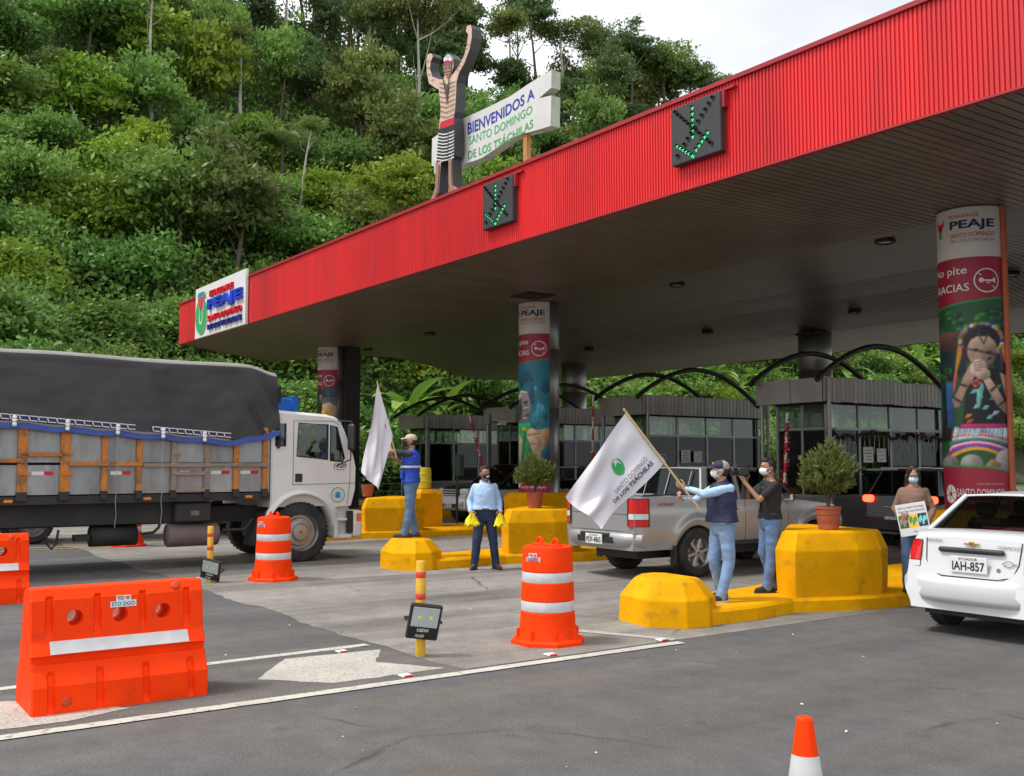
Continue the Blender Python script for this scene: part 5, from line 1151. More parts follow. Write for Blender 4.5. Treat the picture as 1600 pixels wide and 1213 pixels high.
for y in (2.75, 4.85, 6.6):
    m = MB(); m.box((XR + .008, y, 1.2), (.02, .13, .05), bev=.008); m.build('marker_lamp', 'orange_lens', tk)
# tarpaulin
def hem_z(y): return 2.46 - .075 * (y - 2.6) * .9 if y < 6.25 else 2.19 + (y - 6.25) * .24
n1, n2 = 90, 44; rows = []
for i in range(n1 + 1):
    y = -1.7 + (7.12 + 1.7) * i / n1; hz = hem_z(y) + .012 * math.sin(y * 9); top = 3.60 - .012 * (y - 2) + .012 * math.sin(y * 2.2)
    front = smooth(6.55, 7.12, y); row = []
    for j in range(n2 + 1):
        t = j / n2
        if t < .42:                                   # side sheet, folds running down to the ties
            q = t / .42; z = hz + (top - .14 - hz) * q; x = XR + .085 - .13 * q - .02 * front
            x += .05 * (.25 + .75 * q) * mnoise.noise(Vector((y * 1.4, z * 1.6, 0))) + .032 * math.sin((y + .55 * z) * 5.2 + 2 * mnoise.noise(Vector((y, z, 4)))) * 2.6 * q * (1 - q) + .02 * mnoise.noise(Vector((y * 6, z * 5, 2)))
            if y > 6.1: x += .05 * math.sin((y * 1.0 + z * .62) * 11) * smooth(6.1, 6.9, y) * (1 - .5 * q)
        elif t < .52:
            a = (t - .42) / .10 * math.pi / 2; x = XR - .045 - .13 * (1 - math.cos(a)) - .02 * front; z = top - .14 + .14 * math.sin(a)
        else:
            q = (t - .52) / .48; x = XR - .175 + (XL + .1 - XR + .175) * q; z = top + .05 * math.sin(math.pi * q) + .015 * mnoise.noise(Vector((x * 1.5, y * 1.5, 0)))
        z -= front * .12 * (1 if t > .4 else t / .4); row.append((x, y, z))
    rows.append(row)
m = MB(); m.ring_loft(rows, caps=False, closed=False)
last = rows[-1]; m.ring_loft([last, [(p[0], 7.13, max(2.05, min(p[2] - .35, p[2]))) for p in last], [(p[0], 7.1, 2.05) for p in last]], caps=False, closed=False)
ll = rows[0]; m.ring_loft([[(r[-1][0], r[-1][1], r[-1][2]) for r in rows], [(XL - .05, r[-1][1], 2.3) for r in rows]], caps=False, closed=False)
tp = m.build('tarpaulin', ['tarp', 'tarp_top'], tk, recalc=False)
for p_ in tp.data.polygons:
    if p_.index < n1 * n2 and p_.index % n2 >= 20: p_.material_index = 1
m = MB(); m.ring_loft([[(XR + .092 + .006 * math.sin(y * 8), y, hem_z(y) - .02 + .012 * math.sin(y * 9)) for y in np.linspace(-1.7, 7.12, 90)], [(XR + .105 + .006 * math.sin(y * 8), y, hem_z(y) - .12 + .012 * math.sin(y * 9)) for y in np.linspace(-1.7, 7.12, 90)]], caps=False, closed=False); m.build('hem', 'tarp_hem', tp, recalc=False)
m = MB(); m.ring_loft([[(XR + .10, y, hem_z(y) + .0 + .012 * math.sin(y * 9)) for y in np.linspace(-1.7, 6.2, 60)], [(XR + .10, y, hem_z(y) - .035 + .012 * math.sin(y * 9)) for y in np.linspace(-1.7, 6.2, 60)]], caps=False, closed=False); m.build('hem_band', 'ink_grey', tp, recalc=False)
m = MB(); y = -1.6; k = 0
while y < 6.15:
    if not 4.55 < y < 4.8:
        m.box((XR + .125, y, hem_z(y) + .055), (.012, .015, .075), 0, rot=(.3, 0, 0)); m.box((XR + .125, y + .06, hem_z(y + .06) + .09), (.012, .12, .014), 0, rot=(-.07, 0, 0)); m.box((XR + .125, y + .06, hem_z(y + .06) + .02), (.012, .12, .014), 0, rot=(-.07, 0, 0)); m.box((XR + .122, y + .06, hem_z(y + .06) + .055), (.01, .1, .055), 1, rot=(-.07, 0, 0))
    y += .135; k += 1
tag(m.build('lacing', ['white_print', 'ink_navy'], tp), kind='stuff')
m = MB()
for y in (2.78, 3.55, 4.32, 5.05, 5.75):
    m = MB()
    for z in (.05, .0, -.06): m.lathe([(.005, -.035), (.035, -.02), (.035, .02), (.005, .035)], (XR + .13, y, hem_z(y) + z), 10)
    m.build('tie_clip', 'white_plastic', tp)
m = MB()
for y, zz in ((4.32, .75), (5.05, .78)): m = MB(); m.tube([(XR + .12, y + .01 * math.sin(k * 1.7), hem_z(y) - .1 - (hem_z(y) - .1 - zz) * k / 14) for k in range(15)], .005, n=4); m.build('tie_rope', 'rope', tp)
m = MB(); m.tube([(XR + .12, 5.75, 2.1), (XR + .1, 5.72, 1.75)], .005, n=4); m.build('tie_rope', 'rope', tp); m = MB(); m.tube([(XR + .1, 6.45, 2.1), (XR + .09, 6.5, 1.78), (XR + .09, 5.8, 1.75)], .005, n=4); m.build('tie_rope', 'rope', tp)
# running gear under the bed
m = MB()
for xx in (XR - .65, XL + .65): m.b2(xx - .05, xx + .05, -1.4, 8.4, .74, 1.02)
for y in (-.8, 1.2, 3, 4.8, 6.4): m.b2(XL + .65, XR - .65, y - .05, y + .05, .8, .98)
m.b2(XR - .3, XR - .27, -1.5, 6.0, .78, 1.14); m.build('chassis', 'truck_dark', tk)
m = MB(); m.lathe([(.02, 4.05), (.17, 4.06), (.17, 4.8), (.02, 4.81)], (XR - .45, 0, .58), 18, axis='y'); m.build('air_tank', 'truck_dark', tk)
m = MB(); m.lathe([(.02, 5.25), (.19, 5.27), (.2, 5.3), (.2, 6.1), (.19, 6.14), (.02, 6.16)], (XR - .3, 0, .56), 20, axis='y'); m.build('fuel_cylinder', 'tank_dusty', tk)
m = MB(); m.box((XR - .3, 5.65, .95), (.5, .62, .34), bev=.03); bx_ = m.build('battery_box', 'truck_dark', tk); m = MB(); m.b2(XR - .05, XR - .045, 5.6, 5.74, .9, .98); m.build('box_label', 'tank_dusty', bx_)
m = MB(); m.tube([(XR - .3, 3.35, .75), (XR - .3, 3.38, .5), (XR - .3, 3.45, .42), (XR - .3, 3.52, .5), (XR - .3, 3.55, .72)], .02, n=6); m.build('hose', 'truck_dark', tk); m = MB(); m.tube([(XR - .3, 5.2, .9), (XR - .25, 5.12, .7), (XR - .3, 5.05, .62), (XR - .3, 4.85, .6)], .025, n=6); m.build('hose', 'truck_dark', tk); m = MB(); m.b2(XR - .5, XR - .25, 3.8, 4.02, .52, .62); m.build('valve_block', 'truck_dark', tk); m = MB(); m.tube([(XR - .2, 6.2, .62), (XR - .15, 6.6, .62), (XR - .2, 6.75, .8)], .03, n=6); m.build('exhaust_pipe', 'truck_dark', tk)
m = MB(); m.box((XR - .2, 6.78, .62), (.5, .03, .6), rot=(-.35, 0, 0)); m.build('mud_flap', 'black_rubber', tk)
# ---- blue box truck beyond
mat('box_blue', (0.01, 0.13, 0.55), 0.4, var=.06)
bt = root('box_truck', 'blue box truck mostly hidden behind the white truck cab', 'truck', (-25.5, 8, 0), world=True)
m = MB(); m.b2(-26.6, -24.5, 5.6, 9.6, .95, 3.42, bev=.02); m.build('cargo_box', 'truck_grey_sheet', bt); m = MB(); m.b2(-26.6, -24.5, 9.6, 10.5, .95, 3.42, bev=.02); m.build('end_wall', 'box_blue', bt); m = MB(); m.b2(-26.7, -24.4, 10.35, 10.52, .95, 3.48); m.build('corner_post', 'box_blue', bt)
m = MB(); m.b2(-25.6, -24.48, 9.2, 10.1, 3.3, 3.75, bev=.03)
for k in range(5): m.b2(-24.48, -24.46, 9.25, 10.05, 3.36 + k * .07, 3.38 + k * .07)
m.build('cooling_unit', 'dark_metal', bt); m = MB(); m.b2(-26.5, -24.6, 3.6, 5.4, .9, 2.7, bev=.1); m.build('cab', 'truck_grey_sheet', bt)
for y in (4.4, 9.3):
    for s, x in ((1, -24.75), (-1, -26.35)): wheel(bt, (x, y, .45), .45, .25, s, style='truck')
# ---------------------------------------------------------------- wooded hillside
def leaf_mat(name, c_dark, c_light, hue=0.02, val=0.28, transl=0.4, rough=0.5):
    m = bpy.data.materials.new(name); m.use_nodes = True; MATS[name] = m; n, l = m.node_tree.nodes, m.node_tree.links
    b = n['Principled BSDF']; b.inputs['Roughness'].default_value = rough; b.inputs['Specular IOR Level'].default_value = 0.35; o = n['Material Output']
    at = n.new('ShaderNodeAttribute'); at.attribute_name = 'tint'
    x = n.new('ShaderNodeMix'); x.data_type = 'RGBA'; l.new(at.outputs['Fac'], x.inputs[0]); x.inputs[6].default_value = (*c_dark, 1); x.inputs[7].default_value = (*c_light, 1)
    oi = n.new('ShaderNodeObjectInfo'); h = n.new('ShaderNodeHueSaturation'); l.new(x.outputs[2], h.inputs['Color'])
    r1 = n.new('ShaderNodeMapRange'); r1.inputs[3].default_value = .5 - hue; r1.inputs[4].default_value = .5 + hue; l.new(oi.outputs['Random'], r1.inputs[0]); l.new(r1.outputs[0], h.inputs['Hue'])
    mu = n.new('ShaderNodeMath'); mu.operation = 'MULTIPLY'; mu.inputs[1].default_value = 7.31; l.new(oi.outputs['Random'], mu.inputs[0]); fr = n.new('ShaderNodeMath'); fr.operation = 'FRACT'; l.new(mu.outputs[0], fr.inputs[0])
    r2 = n.new('ShaderNodeMapRange'); r2.inputs[3].default_value = 1 - val; r2.inputs[4].default_value = 1 + val; l.new(fr.outputs[0], r2.inputs[0]); l.new(r2.outputs[0], h.inputs['Value'])
    l.new(h.outputs[0], b.inputs['Base Color'])
    if transl:
        t = n.new('ShaderNodeBsdfTranslucent'); l.new(h.outputs[0], t.inputs[0]); ms = n.new('ShaderNodeMixShader'); ms.inputs[0].default_value = transl
        l.new(b.outputs[0], ms.inputs[1]); l.new(t.outputs[0], ms.inputs[2]); l.new(ms.outputs[0], o.inputs[0])
leaf_mat('leaf_mid', (0.075, 0.15, 0.028), (0.24, 0.41, 0.085)); leaf_mat('leaf_lime', (0.13, 0.22, 0.02), (0.33, 0.46, 0.05), .015, .2); leaf_mat('leaf_dark', (0.05, 0.095, 0.03), (0.16, 0.25, 0.075)); leaf_mat('leaf_olive', (0.08, 0.115, 0.026), (0.23, 0.29, 0.07))
leaf_mat('leaf_banana', (0.09, 0.18, 0.025), (0.24, 0.40, 0.07), .02, .2, .3, .4); leaf_mat('leaf_under', (0.08, 0.165, 0.03), (0.28, 0.46, 0.10), 0, 0); leaf_mat('leaf_cypress', (0.06, 0.085, 0.02), (0.20, 0.24, 0.06), 0, 0, .3)
mat('bark_pale', (0.42, 0.39, 0.33), .85, var=.25, vscale=3, dirt=(.15, .13, .09), dirt_amt=.7); mat('bark_brown', (0.10, 0.075, 0.05), .9, var=.3, vscale=4); mat('stem_green', (.12, .17, .05), .7, var=.2)
def hill_z(x, y):
    t = -47.0 - x + 3.0 * mnoise.noise(Vector((x * .03, y * .035, 0)))
    if t <= 0: return 0.0
    z = .35 * t if t < 3 else 1.05 + (t - 3) * 1.0
    z += (2.2 * mnoise.noise(Vector((x * .09, y * .09, 2))) + .7 * mnoise.noise(Vector((x * .3, y * .3, 5)))) * min(1, t / 6)
    top = 41.5 + 13 * max(0, min(1, (55 - y) / 14)) + 3.5 * mnoise.noise(Vector((y * .045, 3, 1)))
    if z > top - 6: z = top - 6 + 6 * math.tanh((z - top + 6) / 9)
    if t > 60: z -= (t - 60) * .4
    return max(0.0, z)
def hill_hit(u, v, d0=40, d1=170):
    r = _ray(u, v); d = d0
    while d < d1:
        p = Vector((0, 0, 1.8)) + r * d
        if p.x < -46 and p.z <= hill_z(p.x, p.y): return p
        d += .4
    return Vector((0, 0, 1.8)) + r * d1
mb = MB(); gx = np.arange(-46, -150, -2.0); gy = np.arange(-50, 270, 2.5)
vs = [(x, y, hill_z(x, y) - .05) for x in gx for y in gy]; ny = len(gy)
mb.add(vs, [(i * ny + j, i * ny + j + 1, (i + 1) * ny + j + 1, (i + 1) * ny + j) for i in range(len(gx) - 1) for j in range(ny - 1)], 0, True)
tag(mb.build('hillside', mat('hill_soil', (.035, .04, .016), .95, var=.4, vscale=.4)), kind='structure')
rng = np.random.default_rng(11)
def leaf_mesh(name, C, Dv, Lr, Wr, T, m):
    """leaves at C pointing along Dv (unit), lengths Lr, widths Wr, tint T: one folded diamond each"""
    n = len(C); rnd = rng.normal(size=(n, 3)); side = np.cross(Dv, rnd); side /= np.linalg.norm(side, axis=1, keepdims=True) + 1e-9
    up = np.cross(side, Dv)
    p0 = C - Dv * (Lr[:, None] * .5); p2 = C + Dv * (Lr[:, None] * .5); p1 = C + side * (Wr[:, None] * .5) + up * (Wr[:, None] * .12); p3 = C - side * (Wr[:, None] * .5) + up * (Wr[:, None] * .12)
    co = np.stack([p0, p1, p2, p3], 1).reshape(-1, 3).astype(np.float32)
    me = bpy.data.meshes.new(name); me.vertices.add(4 * n); me.vertices.foreach_set('co', co.ravel()); me.loops.add(4 * n); me.loops.foreach_set('vertex_index', np.arange(4 * n, dtype=np.int32))
    me.polygons.add(n); me.polygons.foreach_set('loop_start', np.arange(0, 4 * n, 4, dtype=np.int32)); me.polygons.foreach_set('loop_total', np.full(n, 4, dtype=np.int32)); me.update(calc_edges=True)
    at = me.attributes.new('tint', 'FLOAT', 'POINT'); at.data.foreach_set('value', np.repeat(T, 4).astype(np.float32)); me.materials.append(M(m)); return me
def unit(a): return a / (np.linalg.norm(a, axis=1, keepdims=True) + 1e-9)
def crown_mesh(name, m, rx, rz, zc, nclump, per, leaf, seed, spread=.16, hollow=.55, droop=.3, lobes=8):
    global rng
    rng = np.random.default_rng(seed); lc = unit(rng.normal(size=(lobes, 3))) * (rng.random((lobes, 1)) ** .5) * np.array([rx, rx, rz]) * .72; lc[0] *= .2
    lr = (.34 + .3 * rng.random(lobes)); li = rng.integers(0, lobes, nclump)
    d = unit(rng.normal(size=(nclump, 3))); d[:, 2] = np.where(d[:, 2] < -.35, -d[:, 2], d[:, 2])
    rad = (hollow + (1 - hollow) * rng.random(nclump) ** .6) * lr[li] * (1 + .25 * rng.normal(size=nclump))
    P = lc[li] + d * rad[:, None] * np.array([rx, rx, rz * .85]) + np.array([0, 0, zc]); shade = .6 * rng.random(nclump) + .4 * rng.random(lobes)[li]
    C = np.repeat(P, per, 0); s = rx * spread * .75; C = C + rng.normal(size=C.shape) * np.array([s, s, s * .45])
    out = unit(C - np.array([0, 0, zc - rz * .4])); D = unit(out * .6 + rng.normal(size=C.shape) * .8 - np.array([0, 0, droop])); n = len(C)
    L = leaf * (.5 + 1.0 * rng.random(n)); T = np.clip(.5 * np.repeat(shade, per) + .5 * rng.random(n) ** 1.2, 0, 1)
    return leaf_mesh(name, C, D, L, L * (.42 + .2 * rng.random(n)), T, m)
def trunk_mesh(name, h, r, m, seed, branches=5, lean=.1, top=.75):
    rd = random.Random(seed); mb = MB(); lx, ly = rd.uniform(-lean, lean), rd.uniform(-lean, lean)
    P = [Vector((lx * h * t * t + .05 * math.sin(t * 9 + seed), ly * h * t * t, h * t)) for t in np.linspace(0, 1, 9)]; mb.tube(P, [r * (1.25 - .95 * t) for t in np.linspace(0, 1, 9)], n=7)
    for k in range(branches):
        t = rd.uniform(top - .3, .98); p = P[min(8, int(t * 8))]; a = rd.uniform(0, 6.28); q = rd.uniform(.18, .34) * h; dv = Vector((math.cos(a), math.sin(a), rd.uniform(.3, 1.1))).normalized()
        pts = [p + dv * q * s + Vector((0, 0, q * .25 * s * s)) for s in (0, .35, .7, 1)]; mb.tube(pts, [r * .42, r * .3, r * .18, r * .07], n=5)
    me = mb.build(name, m).data; o = bpy.data.objects[-1] if False else None
    for ob in [o_ for o_ in COL.objects if o_.data is me]: bpy.data.objects.remove(ob)
    return me
KINDS = []      # (label word, crown mesh, trunk mesh)
specs = [('leaf_mid', 3.4, 2.9, 5.4, 170, 38, .34, 1), ('leaf_mid', 2.9, 3.3, 6.0, 150, 38, .32, 2), ('leaf_dark', 3.3, 3.0, 6.2, 160, 38, .34, 3), ('leaf_olive', 3.2, 2.6, 6.6, 130, 38, .36, 4), ('leaf_dark', 2.6, 3.8, 7.5, 150, 38, .3, 5), ('leaf_lime', 2.6, 2.2, 4.6, 130, 40, .32, 6), ('leaf_olive', 3.8, 1.9, 9.6, 110, 36, .3, 7), ('leaf_dark', 3.0, 3.6, 10.5, 110, 34, .3, 8)]
for i, (m, rx, rz, zc, nc, per, lf, sd) in enumerate(specs):
    KINDS.append((crown_mesh('crown', m, rx, rz, zc, nc, per, lf, sd), trunk_mesh('trunk', zc + rz * .3, .17, 'bark_pale' if i == 6 else 'bark_brown', sd)))
SHR = [crown_mesh('crown', m, 2.1, 1.7, 1.3, 150, 60, .21, sd, spread=.24, hollow=.45) for m, sd in (('leaf_mid', 21), ('leaf_lime', 22), ('leaf_mid', 23), ('leaf_under', 24))]
SHT = trunk_mesh('stem', 1.6, .06, 'bark_brown', 3, 4)
def plant_tree(name, label, cat, group, crown, trunk, loc, sc, rz, tn='trunk', cn='crown'):
    r = root(name, label, cat, loc, rz, group); r.scale = sc if isinstance(sc, tuple) else (sc, sc, sc)
    for nm, me in ((tn, trunk), (cn, crown)):
        o = bpy.data.objects.new(nm, me); COL.objects.link(o); o.parent = r
    return r
def hidden(p, rad):                                    # behind the canopy fascia or out of frame
    u, v, k = to_px(p)
    if k < 5: return True
    rp = rad * 1590 / k
    if u < -rp - 30 or u > 1630 + rp or v < -rp - 20: return True
    top = 477 - .407 * (u - 280); bot = 538 - .305 * (u - 280)
    soff = 592 - .11 * (u - 775) if u > 775 else 560
    if u > 290 and v - rp > top + 5 and v + rp < soff: return True
    if v - rp > 690: return True
    return False
rd = random.Random(5); spots = []
cell = {}
for _ in range(24000):
    px_ = -48.2 - 54 * rd.random(); py_ = 2 + 170 * rd.random(); r_ = 2.75 + .02 * (-48 - px_) + .007 * py_; k = (int(px_ // 6), int(py_ // 6)); ok = True
    for i in (-1, 0, 1):
        for j in (-1, 0, 1):
            if any((px_ - q[0]) ** 2 + (py_ - q[1]) ** 2 < r_ * r_ for q in cell.get((k[0] + i, k[1] + j), ())): ok = False
    if ok: cell.setdefault(k, []).append((px_, py_)); spots.append((px_, py_))
LAB = {'low': ('leafy bright green bush among the many at the foot of the wooded hillside', 'bushes at the foot of the hillside'), 'mid': ('leafy tree among the many crowding the slope of the wooded hillside', 'trees crowding the hillside'), 'top': ('tall tree among those standing on the skyline of the wooded ridge', 'trees on the ridge skyline')}
LOOK = ['round mid-green', 'tall mid-green', 'round dark green', 'olive-brown leaved', 'narrow dark green', 'yellow-green', 'flat-topped olive', 'tall airy dark green']
SLOOK = ['mid-green', 'yellow-green', 'dense green', 'bright leafy']
def where(p):
    u, v, k = to_px(p)
    if v > 470 and u > 860: return 'under the canopy between the booths'
    if v > 470 and u > 430: return 'under the canopy left of the teal column'
    if u < 140: return 'at the far left, ' + ('high up' if v < 200 else 'above the truck')
    if u < 300: return ('high above the truck' if v < 220 else 'between the truck and the station sign')
    if u < 470: return ('high up above the station sign' if v < 200 else 'just above the station sign')
    if u < 690: return ('at the top, left of the roof figure' if v < 130 else 'left of the roof figure above the fascia')
    if u < 880: return 'behind the welcome sign'
    return 'right of the welcome sign'
cnt = 0
for (px_, py_) in spots:
    z = hill_z(px_, py_); t = -48 - px_; c = Vector((px_, py_, z + 4))
    if hidden(c, 4.2): continue
    if t < 12 or (t < 26 and rd.random() < .55):
        i = rd.randrange(len(SHR)) if rd.random() > .35 else 0; s = rd.uniform(1.05, 1.75)
        plant_tree('bush', SLOOK[i] + ' bush low on the hillside, ' + where(c), 'bush', LAB['low'][1], SHR[i], SHT, (px_, py_, z - .3), (s, s, s * rd.uniform(.8, 1.15)), rd.uniform(0, 6.28), 'stem')
    else:
        low = t < 30
        i = rd.choice([0, 1, 0, 1, 5, 5, 0, 3]) if low else rd.choice([2, 3, 4, 7, 0, 1, 6, 2, 4, 1])
        uu = to_px(c)[0]
        if t > 30 and 738 < uu < 784: continue
        if t > 40 and 735 < uu < 905 and rd.random() < .6: continue
        k = 'top' if t > 44 else 'mid'; s = rd.uniform(.8, 1.2) if k == 'mid' else rd.uniform(.95, 1.3)
        plant_tree('forest_tree', LOOK[i] + (' tree on the ridge, ' if k == 'top' else ' tree on the slope, ') + where(c), 'tree', LAB[k][1], KINDS[i][0], KINDS[i][1], (px_, py_, z - (2.2 if k == 'mid' else .8)), (s, s, s * rd.uniform(1.0, 1.5)), rd.uniform(0, 6.28))
    cnt += 1
print('trees', cnt)
# undergrowth: one mass of leaves over the slope
n = 300000; rng = np.random.default_rng(3)
X_ = -47.2 - 52 * rng.random(n) ** 1.25; Y_ = 4 + rng.random(n) * (1.7 * -X_ - 4) ; keep = []
C = np.stack([X_, Y_, np.array([hill_z(a, b) for a, b in zip(X_, Y_)]) + rng.random(n) ** 1.6 * 2.4 + .1], 1)
d_ = C @ np.array(_F); u_ = 800 + 1590 * (C @ np.array(_Rt)) / d_; v_ = 723 - 1590 * (C[:, 2] - 1.8) / d_
k_ = (u_ > -20) & (u_ < 1620) & (v_ > -20) & ~((u_ > 300) & (v_ > 477 - .407 * (u_ - 280) + 25) & (v_ < np.where(u_ > 775, 580 - .11 * (u_ - 775), 550)))
C = C[k_]; n = len(C); L = (.16 + .32 * rng.random(n)); D = unit(rng.normal(size=(n, 3)) + np.array([.7, -.1, .25]))
cl = np.array([mnoise.noise(Vector((c[0] * .16, c[1] * .16, 0))) for c in C])
o = bpy.data.objects.new('undergrowth', leaf_mesh('undergrowth', C, D, L, L * .6, np.clip(.45 + .5 * cl + .35 * (rng.random(n) - .5), 0, 1), 'leaf_under')); COL.objects.link(o)
tag(o, 'dense leafy undergrowth covering the hillside', 'undergrowth', kind='stuff'); print('under', n)
# a few trees one can pick out
def bare_tree(label, base_px, top_px, r0, seed, crown=None):
    b = hill_hit(*base_px); k = to_px(b)[2] - 2.5; rr = _ray(*base_px); b = Vector((0, 0, 1.8)) + rr * (k / rr.dot(_F * math.cos(_p) + Vector((0, 0, math.sin(_p)))))
    rr = _ray(*top_px); tpt = Vector((0, 0, 1.8)) + rr * (k / rr.dot(_F * math.cos(_p) + Vector((0, 0, math.sin(_p)))))
    t = root('pale_trunk_tree', label, 'tree', b, 0, 'pale bare trunks on the hillside'); d = tpt - b; h = d.length; rdm = random.Random(seed); mb = MB()
    P = [d * s + Vector((0, .08 * math.sin(s * 5 + seed), 0)) for s in np.linspace(-.12, 1, 9)]; mb.tube(P, [r0 * (1.1 - .75 * s) for s in np.linspace(0, 1, 9)], n=7); mb.build('trunk', 'bark_pale', t)
    for kk in range(5):
        p = P[rdm.randint(4, 7)].lerp(P[8], rdm.random() * .6); a = rdm.uniform(0, 6.28); q = h * rdm.uniform(.12, .3); dv = Vector((math.cos(a) * .9, math.sin(a) * .9, .8)).normalized(); mb = MB(); mb.tube([p, p + dv * q * .5 + Vector((0, rdm.uniform(-.3, .3), 0)), p + dv * q + Vector((0, 0, q * .2))], [r0 * .26, r0 * .16, r0 * .05], n=5); mb.build('branch', 'bark_pale', t)
    if crown is not None:
        o = bpy.data.objects.new('crown', crown); COL.objects.link(o); o.parent = t; o.location = d; o.scale = (.5, .5, .35)
sparse = crown_mesh('crown', 'leaf_olive', 3.2, 2.2, 0, 60, 30, .34, 61, spread=.14, hollow=.3)
bare_tree('leaning pale bare trunk below the palm, left of the roof figure', (463, 345), (488, 200), .11, 1, sparse)
bare_tree('tall straight white trunk near the top, left of centre of the forest', (235, 185), (237, -5), .16, 2, sparse)
bare_tree('thin pale forked trunk high at the far left of the forest', (118, 185), (92, 95), .09, 3, sparse)
bare_tree('branching pale tree in the middle of the forest', (377, 190), (374, 55), .16, 4, sparse)
bare_tree('tall pale trunk near the skyline left of the roof figure', (628, 110), (627, 10), .14, 6, sparse)
bare_tree('thin pale trunk at the skyline above the roof figure', (693, 60), (693, -20), .1, 8)
for k, (u, v, i, sc) in enumerate([(800, 42, 6, 1.0), (838, 22, 7, 1.0), (880, 45, 6, 1.1), (930, 72, 7, 1.1), (985, 80, 7, 1.2), (1040, 108, 0, 1.35), (1078, 120, 2, 1.1), (1118, 128, 6, .9), (1160, 140, 6, .8), (715, 20, 4, 1.2)]):
    r_ = _ray(u, v); q = Vector((0, 0, 1.8)) + r_ * (-90 / r_.x); zc_ = specs[i][3] * sc; plant_tree('forest_tree', ['first', 'second', 'third', 'fourth', 'fifth', 'sixth, broadest', 'seventh', 'eighth, thin', 'last, thin', 'leftmost'][k] + ' emergent tree along the skyline ' + ('counting right from the roof figure' if k < 9 else 'above the roof figure'), 'tree', 'trees on the ridge skyline', KINDS[i][0], KINDS[i][1], (q.x, q.y, q.z - zc_), (sc, sc, sc), u * .37)
p = hill_hit(622, 350); p = p * .80 + Vector((0, 0, 1.8)) * .20
plant_tree('lime_tree', 'bright yellow-green tree just left of the roof figure', 'tree', None, KINDS[5][0], KINDS[5][1], (p.x, p.y, p.z - 2.2), (1.05, 1.05, 1.0), .4)
# palm crown and banana plants: every frond is a part
def frond_mesh(name, L, W, seg, m, droop, split=0, seed=0):
    rdm = random.Random(seed); C = []; mb = MB(); mid = []
    for i in range(seg + 1):
        s = i / seg; a = R(62) - droop * s; mid.append(None if False else s)
    pts = [Vector((0, 0, 0))]; a = R(68)
    for i in range(seg): a -= droop / seg; pts.append(pts[-1] + Vector((math.cos(a), 0, math.sin(a))) * (L / seg))
    if not split:
        rows = []
        for i, p in enumerate(pts):
            s = i / seg; w = W * (math.sin(math.pi * min(1, .06 + s * .94)) ** .6) * .5; j = 1 + .18 * rdm.uniform(-1, 1)
            rows.append([p + Vector((0, -w * j, .25 * w - .12 * w)), p + Vector((0, 0, -.12 * w)), p + Vector((0, w * j, .25 * w - .12 * w))])
        mb.ring_loft(rows, 0, False, False, False)
    else:
        mb.tube(pts, [.04 * (1 - .8 * i / seg) for i in range(seg + 1)], n=4)
        for i in range(2, seg + 1):
            for sgn_ in (-1, 1):
                for q in (0, .5):
                    p = pts[i - 1].lerp(pts[i], q); l = W * math.sin(math.pi * min(1, .1 + .85 * i / seg)); t = (pts[i] - pts[i - 1]).normalized(); e = p + Vector((0, sgn_ * l * .8, -l * .45)) + t * l * .45
                    mb.add([p - t * .05, p + t * .05, e], [(0, 1, 2)])
    o = mb.build(name, m, recalc=False); me = o.data; bpy.data.objects.remove(o)
    at = me.attributes.new('tint', 'FLOAT', 'POINT'); at.data.foreach_set('value', [rdm.random() * .8 + .1] * len(me.vertices)); return me
BAN = [frond_mesh('leaf', rdL, .58, 9, 'leaf_banana', dr, 0, i) for i, (rdL, dr) in enumerate(((2.3, 1.7), (2.0, 2.1), (2.6, 1.3), (1.7, 1.0)))]
bst = MB(); bst.tube([(0, 0, -.5), (0, 0, 1.0), (.05, 0, 2.0)], [.16, .13, .08], n=8); bo = bst.build('stem', 'stem_green'); BST = bo.data; bpy.data.objects.remove(bo)
rb = random.Random(9); nb = 0
def banana(loc, s, label, group):
    t = root('banana_plant', label, 'banana plant', loc, rb.uniform(0, 6.28), group); t.scale = (s, s, s); o = bpy.data.objects.new('stem', BST); COL.objects.link(o); o.parent = t
    for k in range(8): o = bpy.data.objects.new('leaf', BAN[(k + rb.randrange(2)) % 4]); COL.objects.link(o); o.parent = t; o.location = (0, 0, 1.75); o.rotation_euler = (rb.uniform(-.1, .1), rb.uniform(-.25, .25), k * .785 + rb.uniform(-.25, .25))
GB = 'banana plants on the slope behind the booths'
for (u, v, s) in [(905, 610, 1.0), (935, 600, 1.2), (968, 606, 1.1), (1000, 585, 1.2), (1035, 600, 1.2), (1075, 600, 1.3), (1110, 590, 1.2), (1150, 595, 1.2), (1185, 600, 1.2), (1215, 570, 1.2), (1240, 600, 1.1), (1320, 590, 1.3), (1360, 570, 1.3), (1400, 575, 1.2), (1440, 560, 1.3), (1465, 590, 1.2), (1180, 560, 1.3), (1060, 565, 1.2)]:
    p = hill_hit(u, v); q = p * .93 + Vector((0, 0, 1.8)) * .07; banana((q.x, q.y, max(0.0, hill_z(q.x, q.y) - .2)), s * 1.15, 'broad-leaved banana plant on the slope behind the booths and arches', GB)
for (u, v, s) in [(635, 590, 1.3), (660, 596, 1.1), (690, 600, 1.2)]:
    p = hill_hit(u, v); q = p * .92 + Vector((0, 0, 1.8)) * .08; banana((q.x, q.y, max(0.0, hill_z(q.x, q.y) - .3)), s * 1.2, 'banana plant on the slope just below the canopy edge, above the waved flag', 'banana plants left of the teal column')
PF = [frond_mesh('frond', l_, .9, 14, 'leaf_dark', dr, 1, i) for i, (l_, dr) in enumerate(((3.6, 1.9), (3.2, 2.4), (3.8, 1.5)))]
